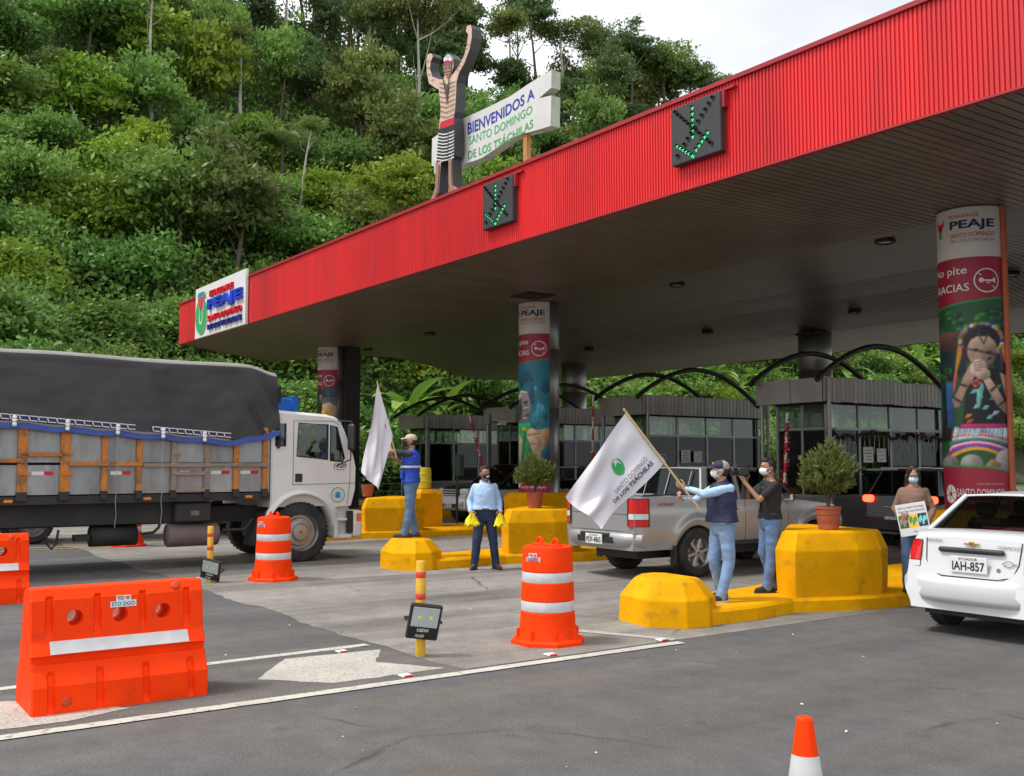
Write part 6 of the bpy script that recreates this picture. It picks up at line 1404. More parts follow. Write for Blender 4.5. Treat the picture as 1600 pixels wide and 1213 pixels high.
p = hill_hit(440, 260); p = p * .94 + Vector((0, 0, 1.8)) * .06; t = root('palm_tree', 'feathery palm in the forest left of the roof figure', 'palm', (p.x, p.y, p.z - 2)); mb = MB(); mb.tube([(0, 0, -2), (0, 0, 1.5), (.1, 0, 3.5)], [.22, .16, .12], n=8); mb.build('trunk', 'bark_brown', t)
for k in range(13): o = bpy.data.objects.new('frond', PF[k % 3]); COL.objects.link(o); o.parent = t; o.location = (.1, 0, 3.4); o.rotation_euler = (0, rb.uniform(-.4, .3), k * .49)
# ---------------------------------------------------------------- roadside things
# water-filled barriers
def barrier_mesh():
    prof = [(.31, .0), (.305, .2), (.24, .30), (.225, .345), (.20, .352), (.205, .40), (.235, .41), (.172, .505), (.168, .52), (.135, .795), (.128, .80), (.085, .868), (.06, .875)]
    Lh = .63; ys = [-Lh, -Lh + .012]; g_up = [-.5, -.165, .165, .5]; g_lo = [-.5, -.165, .165, .5]
    for g in g_up: ys += [g - .03, g - .018, g + .018, g + .03]
    ys += [Lh - .012, Lh]; ys = sorted(ys); rings = []
    zz = []
    for (a, b), (c, d) in zip(prof, prof[1:]):
        k = 3 if d - b > .05 else 1
        for i in range(k): zz.append((a + (c - a) * i / k, b + (d - b) * i / k))
    zz.append(prof[-1])
    for y in ys:
        ins = any(abs(y - g) < .02 for g in g_up); end = abs(abs(y) - Lh) < .001; R_, Lf = [], []
        for w, z in zz:
            q = w
            if ins and (.53 < z < .82 or .05 < z < .28): q -= .03
            if end: q = max(.03, q - .012)
            R_.append((q, y, z)); Lf.append((-q, y, z))
        rings.append(R_ + Lf[::-1])
    mb = MB(); mb.ring_loft(rings, smooth=False); o = mb.build('barrier_body', 'orange_plastic')
    for yc in (-.32, 0, .32):
        c = MB(); c.lathe([(.058, -.4), (.058, .4)], (0, yc, .655), 24, axis='x'); co = c.build('cut', 'orange_dark'); md = o.modifiers.new('b', 'BOOLEAN'); md.object = co; md.operation = 'DIFFERENCE'; md.solver = 'EXACT'
        bpy.context.view_layer.update(); me = bpy.data.meshes.new_from_object(o.evaluated_get(bpy.context.evaluated_depsgraph_get())); o.modifiers.clear(); o.data = me; bpy.data.objects.remove(co)
    me = o.data; bpy.data.objects.remove(o); return me
BARM = barrier_mesh()
def sticker(mb, w, h, fn):                             # YO (heart) STO DGO sticker: mats 0 white 1 navy 2 pink 3 teal
    fill2d(mb, [(-w * .28, h * .5), (w * .3, h * .5), (w * .3, h * .06), (w * .5, h * .06), (w * .5, -h * .5), (-w * .5, -h * .5), (-w * .5, h * .0), (-w * .28, h * .0)], lambda a, b: fn(a, b, 0), 0)
    add_text(mb, 'YO', w * .26, h * .34, lambda a, b: fn(a - w * .24, b + h * .1, 1), 1, .03)
    hx_, hy_, s = w * .17, h * .27, h * .19
    fill2d(mb, [(hx_ + s * .95 * .0625 * 16 * math.sin(t) ** 3, hy_ + s * .062 * (13 * math.cos(t) - 5 * math.cos(2 * t) - 2 * math.cos(3 * t) - math.cos(4 * t))) for t in np.linspace(0, 2 * math.pi, 24)[:-1]], lambda a, b: fn(a, b, 1), 2)
    add_text(mb, 'STO DGO', w * .9, h * .36, lambda a, b: fn(a - w * .45, b - h * .42, 1), 3, .03)
def barrier(x, y, rz, label, main=False):
    t = root('plastic_barrier', label, 'barrier', (x, y, 0), rz, 'orange plastic road barriers')
    o = bpy.data.objects.new('barrier_body', BARM); COL.objects.link(o); o.parent = t
    d = Vector((.063, 0, .095)); nrm = Vector((.095, 0, .063)).normalized()
    for s in (1, -1):
        m = MB(); a = Vector((.235, 0, .41)).lerp(Vector((.172, 0, .505)), .05) + nrm * .003; b = Vector((.235, 0, .41)).lerp(Vector((.172, 0, .505)), .95) + nrm * .003
        m.quad((s * a.x, -.5, a.z), (s * a.x, .5, a.z), (s * b.x, .5, b.z), (s * b.x, -.5, b.z)); m.build('reflective_strip', 'reflective_white', t)
    m = MB(); m.lathe([(.035, -.02), (.035, .012), (.02, .014)], (0, 0, 0), 6); c = m.build('fill_cap', 'orange_dark', t); c.location = (.105, .42, .835); c.rotation_euler = (0, R(58), 0)
    m = MB(); m.lathe([(.035, -.02), (.035, .012), (.02, .014)], (0, 0, 0), 6); c = m.build('drain_plug', 'orange_dark', t); c.location = (.306, -.4, .09); c.rotation_euler = (0, R(90), 0)
    m = MB(); sticker(m, .19, .085, lambda a, b, L: (.1402 + .004 + L * .0012 - b * .12, a + .02, .753 + b)); m.build('sticker', ['white_print', 'ink_navy', 'ink_pink', 'ink_teal'], t, recalc=False)
barrier(-8.24, 2.08, 0, 'complete orange plastic barrier with sticker, nearest, on the painted gore')
barrier(-14.75, 1.95, 0, 'orange plastic barrier cut by the left edge, in front of the truck')
# channelising drums
def drum(x, y, label, rz=0):
    t = root('traffic_drum', label, 'traffic drum', (x, y, 0), rz, 'orange and white traffic drums')
    m = MB(); oct_ = [(.37 * math.cos(R(22.5 + 45 * k)) * 1.03, .37 * math.sin(R(22.5 + 45 * k)) * 1.03) for k in range(8)]
    m.ring_loft([[(a * k, b * k, z) for a, b in oct_] for k, z in ((1, 0), (1, .035), (.95, .055), (.8, .06))], smooth=False); m.build('base', 'orange_plastic', t)
    pr = [(.31, .05), (.295, .1), (.28, .2), (.274, .31), (.268, .315), (.266, .325), (.266, .425), (.268, .43), (.272, .435), (.27, .46), (.264, .6), (.258, .605), (.256, .61), (.256, .71), (.258, .715), (.262, .72), (.258, .76), (.252, .93), (.243, .955), (.22, .965), (.02, .965)]
    m = MB(); m.lathe(pr, n=32); bd = m.build('shell', 'orange_plastic', t, sharp=30)
    for a, b in ((.325, .425), (.61, .71)):
        m = MB(); m.lathe([(.2668 if a < .5 else .2568, a), (.269 if a < .5 else .259, a + .004), (.269 if a < .5 else .259, b - .004), (.2668 if a < .5 else .2568, b)], n=32, caps=False); m.build('reflective_band', 'reflective_white', t)
    for k in range(8): a = R(22 + 45 * k); m = MB(); m.box((.298 * math.cos(a), .298 * math.sin(a), .10), (.05, .022, .11), rot=(0, R(-14), 0) if False else (0, 0, a), bev=.008); m.build('rib', 'orange_plastic', t)
    m = MB(); m.b2(-.2, .2, -.05, .05, .96, .985, bev=.01)
    for s in (-1, 1): m.tube([(s * .13 + .045 * math.cos(q), 0, .975 + .06 * math.sin(q)) for q in np.linspace(0, math.pi, 9)], .016, n=6)
    m.build('handle', 'orange_plastic', t)
    m = MB(); c = R(-58); r_ = .2565
    def f(a, b, L): an = -.1 - a / r_ * -1; an = R(-72) + a / r_; return ((r_ + .004 + .0015 * L) * math.cos(an), (r_ + .004 + .0015 * L) * math.sin(an), .86 + b)
    sticker(m, .17, .085, f); m.build('sticker', ['white_print', 'ink_navy', 'ink_pink', 'ink_teal'], t, recalc=False)
drum(-8.28, 6.28, 'orange drum with two white bands beside the floodlight post, right of centre', R(0))
drum(-15.05, 6.12, 'orange drum with two white bands in front of the truck wheel', R(0))
drum(-22.9, 6.0, 'orange drum mostly hidden under the truck, only its base showing')
# yellow posts with floodlights
mat('flood_glass', (.42, .46, .46), .12, coat=.6); mat('led_chip', (.75, .75, .1), .4); mat('lamp_body', (.012, .012, .013), .4)
def flood_post(x, y, h, fx, fz, tilt, roll, label1, label2, yaw, lettering=True):
    t = root('marker_post', label1, 'post', (x, y, 0), 0, 'yellow marker posts')
    m = MB(); m.lathe([(.047, 0), (.047, h - .01), (.04, h), (.01, h)], n=16); m.build('tube', 'yellow_pole', t)
    for z in (h - .13, h - .33):
        m = MB(); m.lathe([(.0475, z - .028), (.0485, z - .026), (.0485, z + .026), (.0475, z + .028)], n=16, caps=False); m.build('reflective_band', mat('band_red', (.65, .05, .04), .35) if 'band_red' not in MATS else 'band_red', t)
    l = root('floodlight', label2, 'floodlight', (x + fx[0], y + fx[1], fz), yaw, 'floodlights on the yellow posts'); l.rotation_euler = (tilt, roll, yaw)
    m = MB(); m.box((0, 0, 0), (.30, .05, .34), bev=.012)
    for k in range(9): m.box((-.12 + k * .03, .035, 0), (.006, .03, .28))
    m.build('housing', 'lamp_body', l)
    m = MB(); m.box((0, -.027, .05), (.25, .006, .19), bev=.002); g = m.build('lens', 'flood_glass', l)
    for s in (-1, 1): m = MB(); m.box((s * .055, -.0315, .05), (.03, .003, .03)); m.build('led_chip', 'led_chip', g)
    m = MB(); m.tube([(-.165, 0, .0), (-.17, .07, -.01), (-.17, .12, -.02), (.17, .12, -.02), (.17, .07, -.01), (.165, 0, 0)], .011, n=5); m.build('bracket', 'lamp_body', l)
    m = MB(); add_text(m, '100W', .11, .034, lambda a, b: (-.055 + a, -.0262, -.095 + b), 0, .01); add_text(m, 'XLED', .09, .026, lambda a, b: (-.07 + a, -.0262, -.145 + b), 0, .01, .2); m.build('lettering', 'paper', l, recalc=False)
flood_post(-8.39, 4.87, .88, (.10, -.02), .33, R(14), R(8), 'yellow marker post with two red bands, right of the gore arrow', 'black 100W floodlight facing out on the nearer yellow post', R(70))
flood_post(-15.31, 5.22, .84, (.10, -.02), .20, R(22), R(14), 'yellow marker post in front of the truck, left of the drum', 'black tilted floodlight on the post in front of the truck', R(50), False)
# cone
t = root('traffic_cone', 'orange traffic cone with white collar at the bottom edge', 'traffic cone', (-2.42, 2.98, 0))
m = MB(); m.box((0, 0, .02), (.42, .42, .04), bev=.015); m.build('base', 'orange_plastic', t)
cr_ = lambda z: .155 - .128 * (z / .9)
for a, b, mt, nm in ((.04, .52, 'orange_plastic', 'lower_cone'), (.52, .65, 'reflective_white', 'lower_collar'), (.65, .665, 'orange_plastic', 'middle_ring'), (.665, .77, 'reflective_white', 'upper_collar'), (.77, .885, 'orange_plastic', 'tip')):
    k = .002 if 'collar' in nm else 0; pr = [(cr_(a) + k, a), (cr_(b) + k, b)]
    if nm == 'tip': pr += [(cr_(.895), .895), (cr_(.9) - .008, .9), (.012, .9)]
    m = MB(); m.lathe(pr, n=28, caps=(nm == 'tip')); m.build(nm, mt, t)
# road studs
def stud(p, label):
    m = MB(); m.box((0, 0, .008), (.1, .1, .016), 1, bev=.006); m.box((.045, 0, .01), (.015, .08, .014), 0); tag(m.build('road_stud', ['band_red', 'white_print'], origin=(0, 0, 0)), label, 'road stud', 'red and white road studs').location = (p.x, p.y, .004)
for (u, v, l_) in ((534, 1018, 'road stud at the end of the upper gore line'), (634, 1056, 'road stud at the tip of the painted gore arrow'), (860, 1023, 'road stud just below the right drum'), (1034, 1000, 'road stud by the nearest island nose')): stud(on_z(u, v, .01), l_)
# potted cypress bushes
def cypress(seed, w, h):
    global rng
    rng = np.random.default_rng(seed); n1 = 260; d = unit(rng.normal(size=(n1, 3))); d[:, 2] = np.abs(d[:, 2]) * 1.1 - .35; d = unit(d); lum = np.array([1 + .3 * mnoise.noise(Vector(q * 2.3) + Vector((seed, 0, 0))) for q in d])
    tips = d * (lum * (.75 + .25 * rng.random(n1)))[:, None] * np.array([w / 2, w / 2, h * .52]) + np.array([0, 0, h * .5]); base = tips * np.array([.25, .25, .6]); per = 34
    s = rng.random((n1, per, 1)) ** .6; C = (base[:, None, :] * (1 - s) + tips[:, None, :] * s).reshape(-1, 3) + rng.normal(size=(n1 * per, 3)) * .02 * w / .8
    ax = np.repeat(unit(tips - base), per, 0); D = unit(ax + rng.normal(size=C.shape) * .55 + np.array([0, 0, .5])); n = len(C); L = .075 * (.6 + .8 * rng.random(n))
    return leaf_mesh('foliage', C, D, L, L * .24, np.clip(.25 + .6 * s.reshape(-1) * rng.random(n) + .1, 0, 1), 'leaf_cypress')
def potted(loc, w, h, seed, label, plant=True):
    t = root('potted_bush' if plant else 'flower_pot', label, 'potted plant' if plant else 'pot', loc)
    m = MB(); m.lathe([(.115, 0), (.125, .01), (.128, .05), (.132, .09), (.138, .1), (.142, .18), (.15, .19), (.155, .255), (.165, .26), (.165, .29), (.15, .292), (.145, .26)], n=24, caps=False); m.lathe([(.115, .0), (.01, .0)], n=16, caps=False); m.build('pot', 'terracotta', t, sharp=30)
    m = MB(); m.lathe([(.148, .265), (.05, .275), (.01, .275)], n=18, caps=False); m.build('soil', 'soil', t)
    if plant:
        m = MB(); m.tube([(0, 0, .25), (.01, 0, .45), (0, .01, .65)], [.025, .02, .012], n=7)
        for k in range(9): a = k * .7; m.tube([(0, 0, .3 + .02 * k), (.1 * math.cos(a), .1 * math.sin(a), .5), (.16 * math.cos(a), .16 * math.sin(a), .75)], [.012, .009, .005], n=5)
        m.build('stem', 'bark_brown', t)
        o = bpy.data.objects.new('foliage', cypress(seed, w, h)); COL.objects.link(o); o.parent = t; o.location = (0, 0, .3)
potted((-8.3, 10.76, .957), .72, .80, 71, 'round cypress bush in terracotta pot on the nearest yellow block')
potted((-15.35, 11.35, .957), .80, .68, 72, 'cypress bush in terracotta pot in front of the teal-picture column')
potted((-22.9, 11.75, .957), .5, .5, 73, 'terracotta pot on the block behind the man in the blue vest', False)
# yellow plastic barrel
t = root('plastic_barrel', 'yellow plastic barrel on the far yellow block', 'barrel', (-22.95, 13.42, 1.125)); m = MB(); m.lathe([(.15, 0), (.17, .02), (.175, .18), (.185, .19), (.185, .21), (.175, .22), (.175, .36), (.185, .37), (.185, .39), (.175, .4), (.165, .52), (.12, .55), (.01, .55)], n=22); m.build('shell', mat('barrel_yellow', (.62, .5, .02), .45, var=.1, dirt=(.3, .22, .05), dirt_amt=.4), t, sharp=30); m = MB(); m.lathe([(.025, .548), (.025, .575), (.01, .577)], (.07, 0, 0), 10); m.build('bung', 'black_plastic', t)
# boom gates
mat('boom_white', (.7, .68, .62), .5, var=.1); mat('boom_red', (.5, .03, .03), .5, var=.1); mat('tinsel_red', (.4, .01, .03), .3, .6); mat('tinsel_gold', (.6, .4, .05), .3, .7)
def boom(loc, top, label, mt, tins, cab='yellow_curb'):
    t = root('boom_gate', label, 'boom gate', loc, world=False); b = Vector((0, 0, .95)); e = Vector(top) - Vector(loc); n = 8
    m = MB(); m.box((0, 0, .48), (.3, .3, .96), bev=.02); m.build('cabinet', cab, t)
    for k in range(n):
        p, q = b.lerp(e, k / n), b.lerp(e, (k + 1) / n); m = MB(); m.tube([p, q], .035, n=6); m.build('boom_segment', 'boom_white' if k % 2 else 'boom_red', t)
    rdm = random.Random(n + int(loc[0])); m = MB()
    for k in range(150):
        s = rdm.random(); p = b.lerp(e, s); 
        if mt == 'tinsel_gold' and not any(abs(s - q) < .05 for q in (.35, .75)): continue
        a = Vector((rdm.uniform(-1, 1), rdm.uniform(-1, 1), rdm.uniform(-1, 1))).normalized() * .1; m.quad(p + a * .2, p + a * .6 + Vector((.02, .02, .02)), p + a, p + a * .6 - Vector((.02, .02, .02)))
    tag(m.build('tinsel', mt, t, recalc=False), kind='stuff')
boom((-28.4, 19.0, .17), tuple(on_y(733, 646, 18.0)), 'tilted boom wrapped in red tinsel behind the light-blue-shirt man', 'tinsel_red', 1)
boom((-23.0, 19.1, .17), tuple(on_y(927, 617, 19.1)), 'upright boom with gold tinsel tufts left of the waved white flag', 'tinsel_gold', 1)
boom((-15.3, 18.3, .17), tuple(on_y(1230, 645, 18.3)), 'upright boom with red tinsel and yellow cabinet behind the photographer', 'tinsel_red', 1)
# small mast items in the shade
def mast(loc, h, label, cat, name, extra):
    t = root(name, label, cat, loc); m = MB(); m.tube([(0, 0, 0), (0, 0, h)], .035, n=8); m.build('pole', extra.get('pm', 'dark_metal'), t)
    for nm, c, s, mt in extra['parts']: m = MB(); m.box(c, s, bev=.01); m.build(nm, mt, t)
mat('pole_green', (.02, .05, .035), .5)
p = on_z(687, 770, .6); mast((-25.9, 15.0, .0) if False else (-23.25, 14.6, .17), 1.9, 'small dark lane light beside the yellow barrel', 'lane light', 'lane_light', {'parts': [('signal_head', (.12, 0, 1.55), (.22, .16, .55), 'pole_green'), ('visor', (.27, -.02, 1.68), (.1, .14, .03), 'pole_green'), ('visor', (.27, -.02, 1.45), (.1, .14, .03), 'pole_green')]})
mast((-27.6, 18.6, .17), 3.2, 'grey mast with small white floodlight in front of the dark booth', 'mast', 'floodlight_mast', {'parts': [('lamp_arm', (.0, .2, 2.95), (.05, .5, .05), 'booth_frame'), ('lamp_head', (.0, .45, 2.93), (.2, .25, .14), 'boom_white')]})
mast((-38.3, 17.6, .0), 4.2, 'dark green mast with small lamp between the truck mirror and waved flag', 'mast', 'floodlight_mast', {'pm': 'pole_green', 'parts': [('lamp_head', (.25, .25, 3.75), (.35, .35, .14), 'boom_white'), ('signal_head', (-.35, -.3, 1.7), (.3, .3, .8), 'pole_green')]})
t = root('railing', 'dark green railing at the road edge behind the far lanes', 'railing', (-42.5, 24, 0), world=True)
for k in range(13):
    y = 10 + k * 2.4; m = MB(); m.tube([(-42.5, y, 0), (-42.5, y, 1.1)], .04, n=6); m.build('post', 'pole_green', t)
for z in (.45, .8, 1.08): m = MB(); m.tube([(-42.5, 10, z), (-42.5, 38.8, z)], .03, n=6); m.build('rail', 'pole_green', t)

# grit and litter on the carriageway: too small and many to count
rdm = random.Random(12); m = MB()
for k in range(130):
    x, y = rdm.uniform(-16, -1.2), rdm.uniform(1.5, 12); s = rdm.choice([.005, .006, .008, .01, .014]); a = rdm.uniform(0, 3.1); mi = 0 if rdm.random() < .5 else 1
    if -9.3 < x < -7.7 and y > 7.6: continue
    m.box((x, y, .006 + s * .25), (s * rdm.uniform(.8, 2), s, s * .6), mi, rot=(0, 0, a))
tag(m.build('road_grit', ['paper', 'ink_grey']), 'scattered grit and tiny litter on the carriageway', 'grit', kind='stuff')
# ---------------------------------------------------------------- people
mat('skin_tan', (.34, .17, .10), .55, var=.08, vscale=12); mat('skin_fair', (.42, .23, .15), .55, var=.06, vscale=12); mat('hair_black', (.012, .01, .009), .5, var=.3, vscale=40); mat('hair_brown', (.03, .016, .01), .45, var=.3, vscale=40)
mat('denim_light', (.17, .28, .46), .8, var=.22, vscale=5, dirt=(.32, .42, .56), dirt_amt=.5, dscale=3, bump=.2, bscale=30); mat('denim_mid', (.09, .17, .32), .8, var=.22, vscale=5, dirt=(.18, .27, .4), dirt_amt=.5, dscale=3, bump=.2, bscale=30); mat('denim_dark', (.018, .032, .08), .8, var=.2, vscale=5)
mat('shirt_ltblue', (.38, .55, .78), .7, var=.06, vscale=6); mat('vest_navy', (.012, .018, .06), .6, var=.15); mat('vest_blue', (.012, .06, .42), .6, var=.1); mat('tee_black', (.014, .014, .016), .8, var=.2); mat('tee_grey', (.03, .03, .035), .8, var=.2); mat('sweater_brown', (.22, .135, .095), .85, var=.1, bump=.2, bscale=60)
mat('mask_white', (.78, .78, .78), .8); mat('mask_black', (.012, .012, .013), .7); mat('mask_blue', (.42, .66, .78), .8); mat('shoe_brown', (.075, .04, .026), .6, var=.2); mat('shoe_dark', (.02, .017, .02), .6); mat('sole_white', (.6, .58, .57), .7); mat('cap_beige', (.5, .42, .27), .8, var=.08); mat('cap_navy', (.02, .025, .07), .8); mat('cap_mesh', (.36, .32, .27), .9)
mat('belt_brown', (.06, .022, .015), .5); mat('cloth_yellow', (.85, .68, .01), .75, var=.05); mat('flag_white', (.66, .65, .70), .75, var=.03, vscale=5); mat('gold_metal', (.55, .38, .1), .3, .8); mat('eye_white', (.6, .58, .55), .3); mat('lip', (.3, .12, .09), .5); mat('pole_wood', (.62, .48, .22), .5)
def cap_(a, b, ra, rb, n=12):
    a, b = Vector(a), Vector(b); d = b - a; L = d.length; t = d.normalized() if L > 1e-6 else Vector((0, 0, 1)); path, rs = [], []
    for k in range(5): q = k / 4 * math.pi / 2; path.append(a - t * ra * math.cos(q)); rs.append(max(.0012, ra * math.sin(q)))
    for k in range(5): q = (1 - k / 4) * math.pi / 2; path.append(b + t * rb * math.cos(q)); rs.append(max(.0012, rb * math.sin(q)))
    return ('t', path, rs, n)
def ell_(c, r, rot=None): return ('e', Vector(c), r, rot)
def loft_(levels): return ('l', levels)              # (cx, cy, z, rx, ry)
def blob(name, prims, vox, mats, parent, disp=0.0, dsc=7.0, sm=4, fn=None):
    mb = MB()
    for p in prims:
        if p[0] == 't': mb.tube(p[1], p[2], n=p[3])
        elif p[0] == 'e':
            rings = []; q = Euler(p[3]).to_matrix() if p[3] else Matrix.Identity(3)
            for i in range(11):
                a = math.pi * i / 10; rr = max(.002, math.sin(a)); rings.append([p[1] + q @ Vector((p[2][0] * rr * math.cos(2 * math.pi * j / 16), p[2][1] * rr * math.sin(2 * math.pi * j / 16), -p[2][2] * math.cos(a))) for j in range(16)])
            mb.ring_loft(rings)
        else: mb.ring_loft([[(cx + rx * math.copysign(abs(math.cos(a)) ** .85, math.cos(a)), cy + ry * math.copysign(abs(math.sin(a)) ** .85, math.sin(a)), z) for a in [2 * math.pi * j / 24 for j in range(24)]] for cx, cy, z, rx, ry in p[1]])
    o = mb.build(name, mats[0] if isinstance(mats, list) else mats); md = o.modifiers.new('r', 'REMESH'); md.mode = 'VOXEL'; md.voxel_size = vox; s = o.modifiers.new('s', 'SMOOTH'); s.factor = .5; s.iterations = sm
    bpy.context.view_layer.update(); me = bpy.data.meshes.new_from_object(o.evaluated_get(bpy.context.evaluated_depsgraph_get())); bpy.data.objects.remove(o)
    n = len(me.vertices)
    if disp:
        co = np.empty(n * 3, np.float32); me.vertices.foreach_get('co', co); nr = np.empty(n * 3, np.float32); me.vertex_normals.foreach_get('vector', nr); co = co.reshape(-1, 3); nr = nr.reshape(-1, 3)
        k = np.array([mnoise.noise(Vector((c[0] * dsc, c[1] * dsc, c[2] * dsc * 1.3))) + .5 * mnoise.noise(Vector((c[0] * dsc * 2.3 + 5, c[1] * dsc * 2.3, c[2] * dsc * 3))) for c in co]); co += nr * (k * disp)[:, None]; me.vertices.foreach_set('co', co.ravel())
    me.polygons.foreach_set('use_smooth', [True] * len(me.polygons)); me.materials.clear()
    ms = mats if isinstance(mats, list) else [mats]
    for m_ in ms: me.materials.append(M(m_))
    if fn: me.polygons.foreach_set('material_index', [fn(p.center) for p in me.polygons])
    me.update(); ob = bpy.data.objects.new(name, me); COL.objects.link(ob); ob.parent = parent; return ob
def hand_(w, d, nrm, side, curl=.5, spread=.0, thumb=.6):
    """w wrist, d towards the knuckles, nrm the side the fingers curl to, side +1/-1 where the thumb sits"""
    w, d, nrm = Vector(w), Vector(d).normalized(), Vector(nrm); nrm = (nrm - d * nrm.dot(d)).normalized(); s = d.cross(nrm) * side; P = []
    for k in (-1.1, 0, 1.1): P.append(cap_(w + s * k * .014, w + d * .075 + s * k * .024, .017, .015, 8))
    for i, l in enumerate((.066, .076, .071, .055)):
        p = w + d * .082 + s * ((1.5 - i) * .0215); a = 0.0; dv = d + s * spread * (1.5 - i)
        for j, q in enumerate((.44, .32, .26)):
            a += curl * (1.0 if j else .8); v = (dv.normalized() * math.cos(a) + nrm * math.sin(a)); e = p + v * l * q * 1.25; P.append(cap_(p, e, .0098 - .0008 * j, .0094 - .0008 * j, 8)); p = e
    b = w + d * .02 + s * .026; t1 = b + (d * .55 + s * .6 + nrm * .35).normalized() * .04; t2 = t1 + (d * .8 + s * .15 + nrm * thumb).normalized() * .032; t3 = t2 + (d * .75 - s * .2 + nrm * thumb * 1.3).normalized() * .024
    P += [cap_(b, t1, .0135, .012, 8), cap_(t1, t2, .0115, .0105, 8), cap_(t2, t3, .0105, .009, 8)]; return P
def person(name_label, loc, rz, J, look, sc=1.0, sex='m'):
    """J: joints in a 1.70 m figure facing +y.  look: clothing choices"""
    t = root('person', name_label, 'person', loc, rz); t.scale = (sc, sc, sc)
    g = lambda k, d: Vector(J.get(k, d)); bl = J.get('belly', 1.0); dx = J.get('shift', 0.0)
    sh = {s: g('sh' + s, ((.158 if s == 'r' else -.158) * (.9 if sex == 'f' else 1), -.005, 1.372)) for s in 'rl'}
    el = {s: g('el' + s, ((.23 if s == 'r' else -.23), -.02, 1.11)) for s in 'rl'}; wr = {s: g('wr' + s, ((.24 if s == 'r' else -.24), .06, .87)) for s in 'rl'}
    hp = {s: g('hp' + s, ((.085 if s == 'r' else -.085), 0, .90)) for s in 'rl'}; kn = {s: g('kn' + s, ((.1 if s == 'r' else -.1), .02, .49)) for s in 'rl'}; an = {s: g('an' + s, ((.11 if s == 'r' else -.11), -.02, .085)) for s in 'rl'}; ft = {s: g('ft' + s, tuple(an[s] + Vector((.015 if s == 'r' else -.015, .11, -.045)))) for s in 'rl'}
    ht = J.get('head_turn', 0.0); hn = J.get('head_nod', 0.0); hq = Euler((-hn, 0, ht)).to_matrix(); hc = Vector((0, .015, 1.585)) + Vector(J.get('head_off', (0, 0, 0)))
    H = lambda x, y, z: hc + hq @ Vector((x, y, z)); HR = (-hn, 0, ht)
    fm = sex == 'f'; wst = .125 if fm else .14
    tor = [(0, 0, .84, .14, .10), (0, 0, .93, .162, .118), (0, .005, 1.06, wst * bl, .105 * bl), (0, .005, 1.2, .152 * (1 + (bl - 1) * .5), .117 * (1 + (bl - 1) * .4)), (0, 0, 1.32, .168, .115), (0, -.005, 1.395, .145, .088), (0, -.005, 1.435, .08, .062), (0, -.005, 1.46, .06, .056)]
    grow = lambda lv, k, z0=0, z1=9: [(a, b, z, rx + k, ry + k) for a, b, z, rx, ry in lv if z0 <= z <= z1]
    P = [loft_(tor), cap_((0, -.005, 1.40), tuple(hc + Vector((0, -.02, -.07))), .058, .054), ell_(H(0, 0, .01), (.076, .096, .115), HR), ell_(H(0, .03, -.06), (.056, .062, .06), HR), ell_(H(0, .098, -.012), (.013, .02, .022), HR), ell_(H(.077, -.005, -.01), (.012, .022, .032), HR), ell_(H(-.077, -.005, -.01), (.012, .022, .032), HR), ell_(H(0, .075, .035), (.05, .025, .02), HR)]
    for s in 'rl':
        P += [cap_(sh[s], el[s], .045, .038), cap_(el[s], wr[s], .036, .026), cap_(hp[s], kn[s], .085, .056), cap_(kn[s], an[s], .056, .04), cap_(an[s], ft[s], .036, .024)]
        hd = J.get('hand' + s, None); dv = (wr[s] - el[s]).normalized()
        if hd: P += hand_(wr[s], hd[0], hd[1], hd[2], hd[3], thumb=hd[4] if len(hd) > 4 else .6)
        else: P += hand_(wr[s], dv, Vector((-.6 if s == 'r' else .6, .5, 0)), 1 if s == 'r' else -1, .28)
    blob('body', P, .0075, look['skin'], t, sm=2)
    # face
    for sx in (-1, 1):
        m = MB(); m.add([H(sx * .032 + a, .089 - abs(sx * .032 + a) * .12 + .003, .012 + b) for a, b in circ(0, 0, .014, .007, 10)], [tuple(range(10))]); e = m.build('eye', 'eye_white', t, recalc=False)
        m = MB(); m.add([H(sx * .032 + a, .0935 - abs(sx * .032 + a) * .12 + .001, .012 + b) for a, b in circ(0, 0, .0065, .0068, 8)], [tuple(range(8))]); m.build('iris', 'hair_black', e, recalc=False)
        m = MB(); m.tube([H(sx * (.014 + .034 * q), .098 - .02 * q - .01 * q * q, .034 + .006 * math.sin(q * 3)) for q in (0, .5, 1)], .0045, n=5); m.build('eyebrow', 'hair_black', t)
    if look.get('mask'):
        rows = []
        for z, yy, w in ((.006, .098, .034), (-.01, .118, .048), (-.04, .124, .058), (-.07, .112, .056), (-.098, .07, .046), (-.105, .04, .04)):
            rows.append([H(w * q, yy - .045 * abs(q) ** 2.2, z + (.0 if abs(q) < .7 else .006)) for q in np.linspace(-1.15, 1.15, 11)])
        m = MB(); m.ring_loft(rows, caps=False, closed=False); mk = m.build('face_mask', look['mask'], t, recalc=False)
        for sx in (-1, 1):
            m = MB(); m.tube([H(sx * .05, .075, -.03), H(sx * .078, .01, .012), H(sx * .084, -.012, .0)], .003, n=4); m.tube([H(sx * .05, .06, -.075), H(sx * .08, .0, -.035)], .003, n=4); m.build('ear_loop', look['mask'], mk)
    # hair
    hm = look.get('hair', 'hair_black')
    if look.get('long_hair'):
        blob('hair', [ell_(H(0, -.02, .035), (.088, .1, .105), HR), cap_(H(.06, -.04, -.02), H(.09, .01, -.24), .035, .03), cap_(H(-.06, -.04, -.02), H(-.08, -.01, -.24), .035, .03), cap_(H(0, -.07, 0), H(.03, -.09, -.3), .06, .045), cap_(H(.05, .05, .1), H(.082, .04, -.06), .022, .02), cap_(H(-.05, .05, .1), H(-.082, .04, -.06), .022, .02)], .009, hm, t, .004, 30)
    elif look.get('cap'):
        blob('hair', [ell_(H(0, -.022, -.005), (.081, .086, .085), HR)], .009, hm, t)
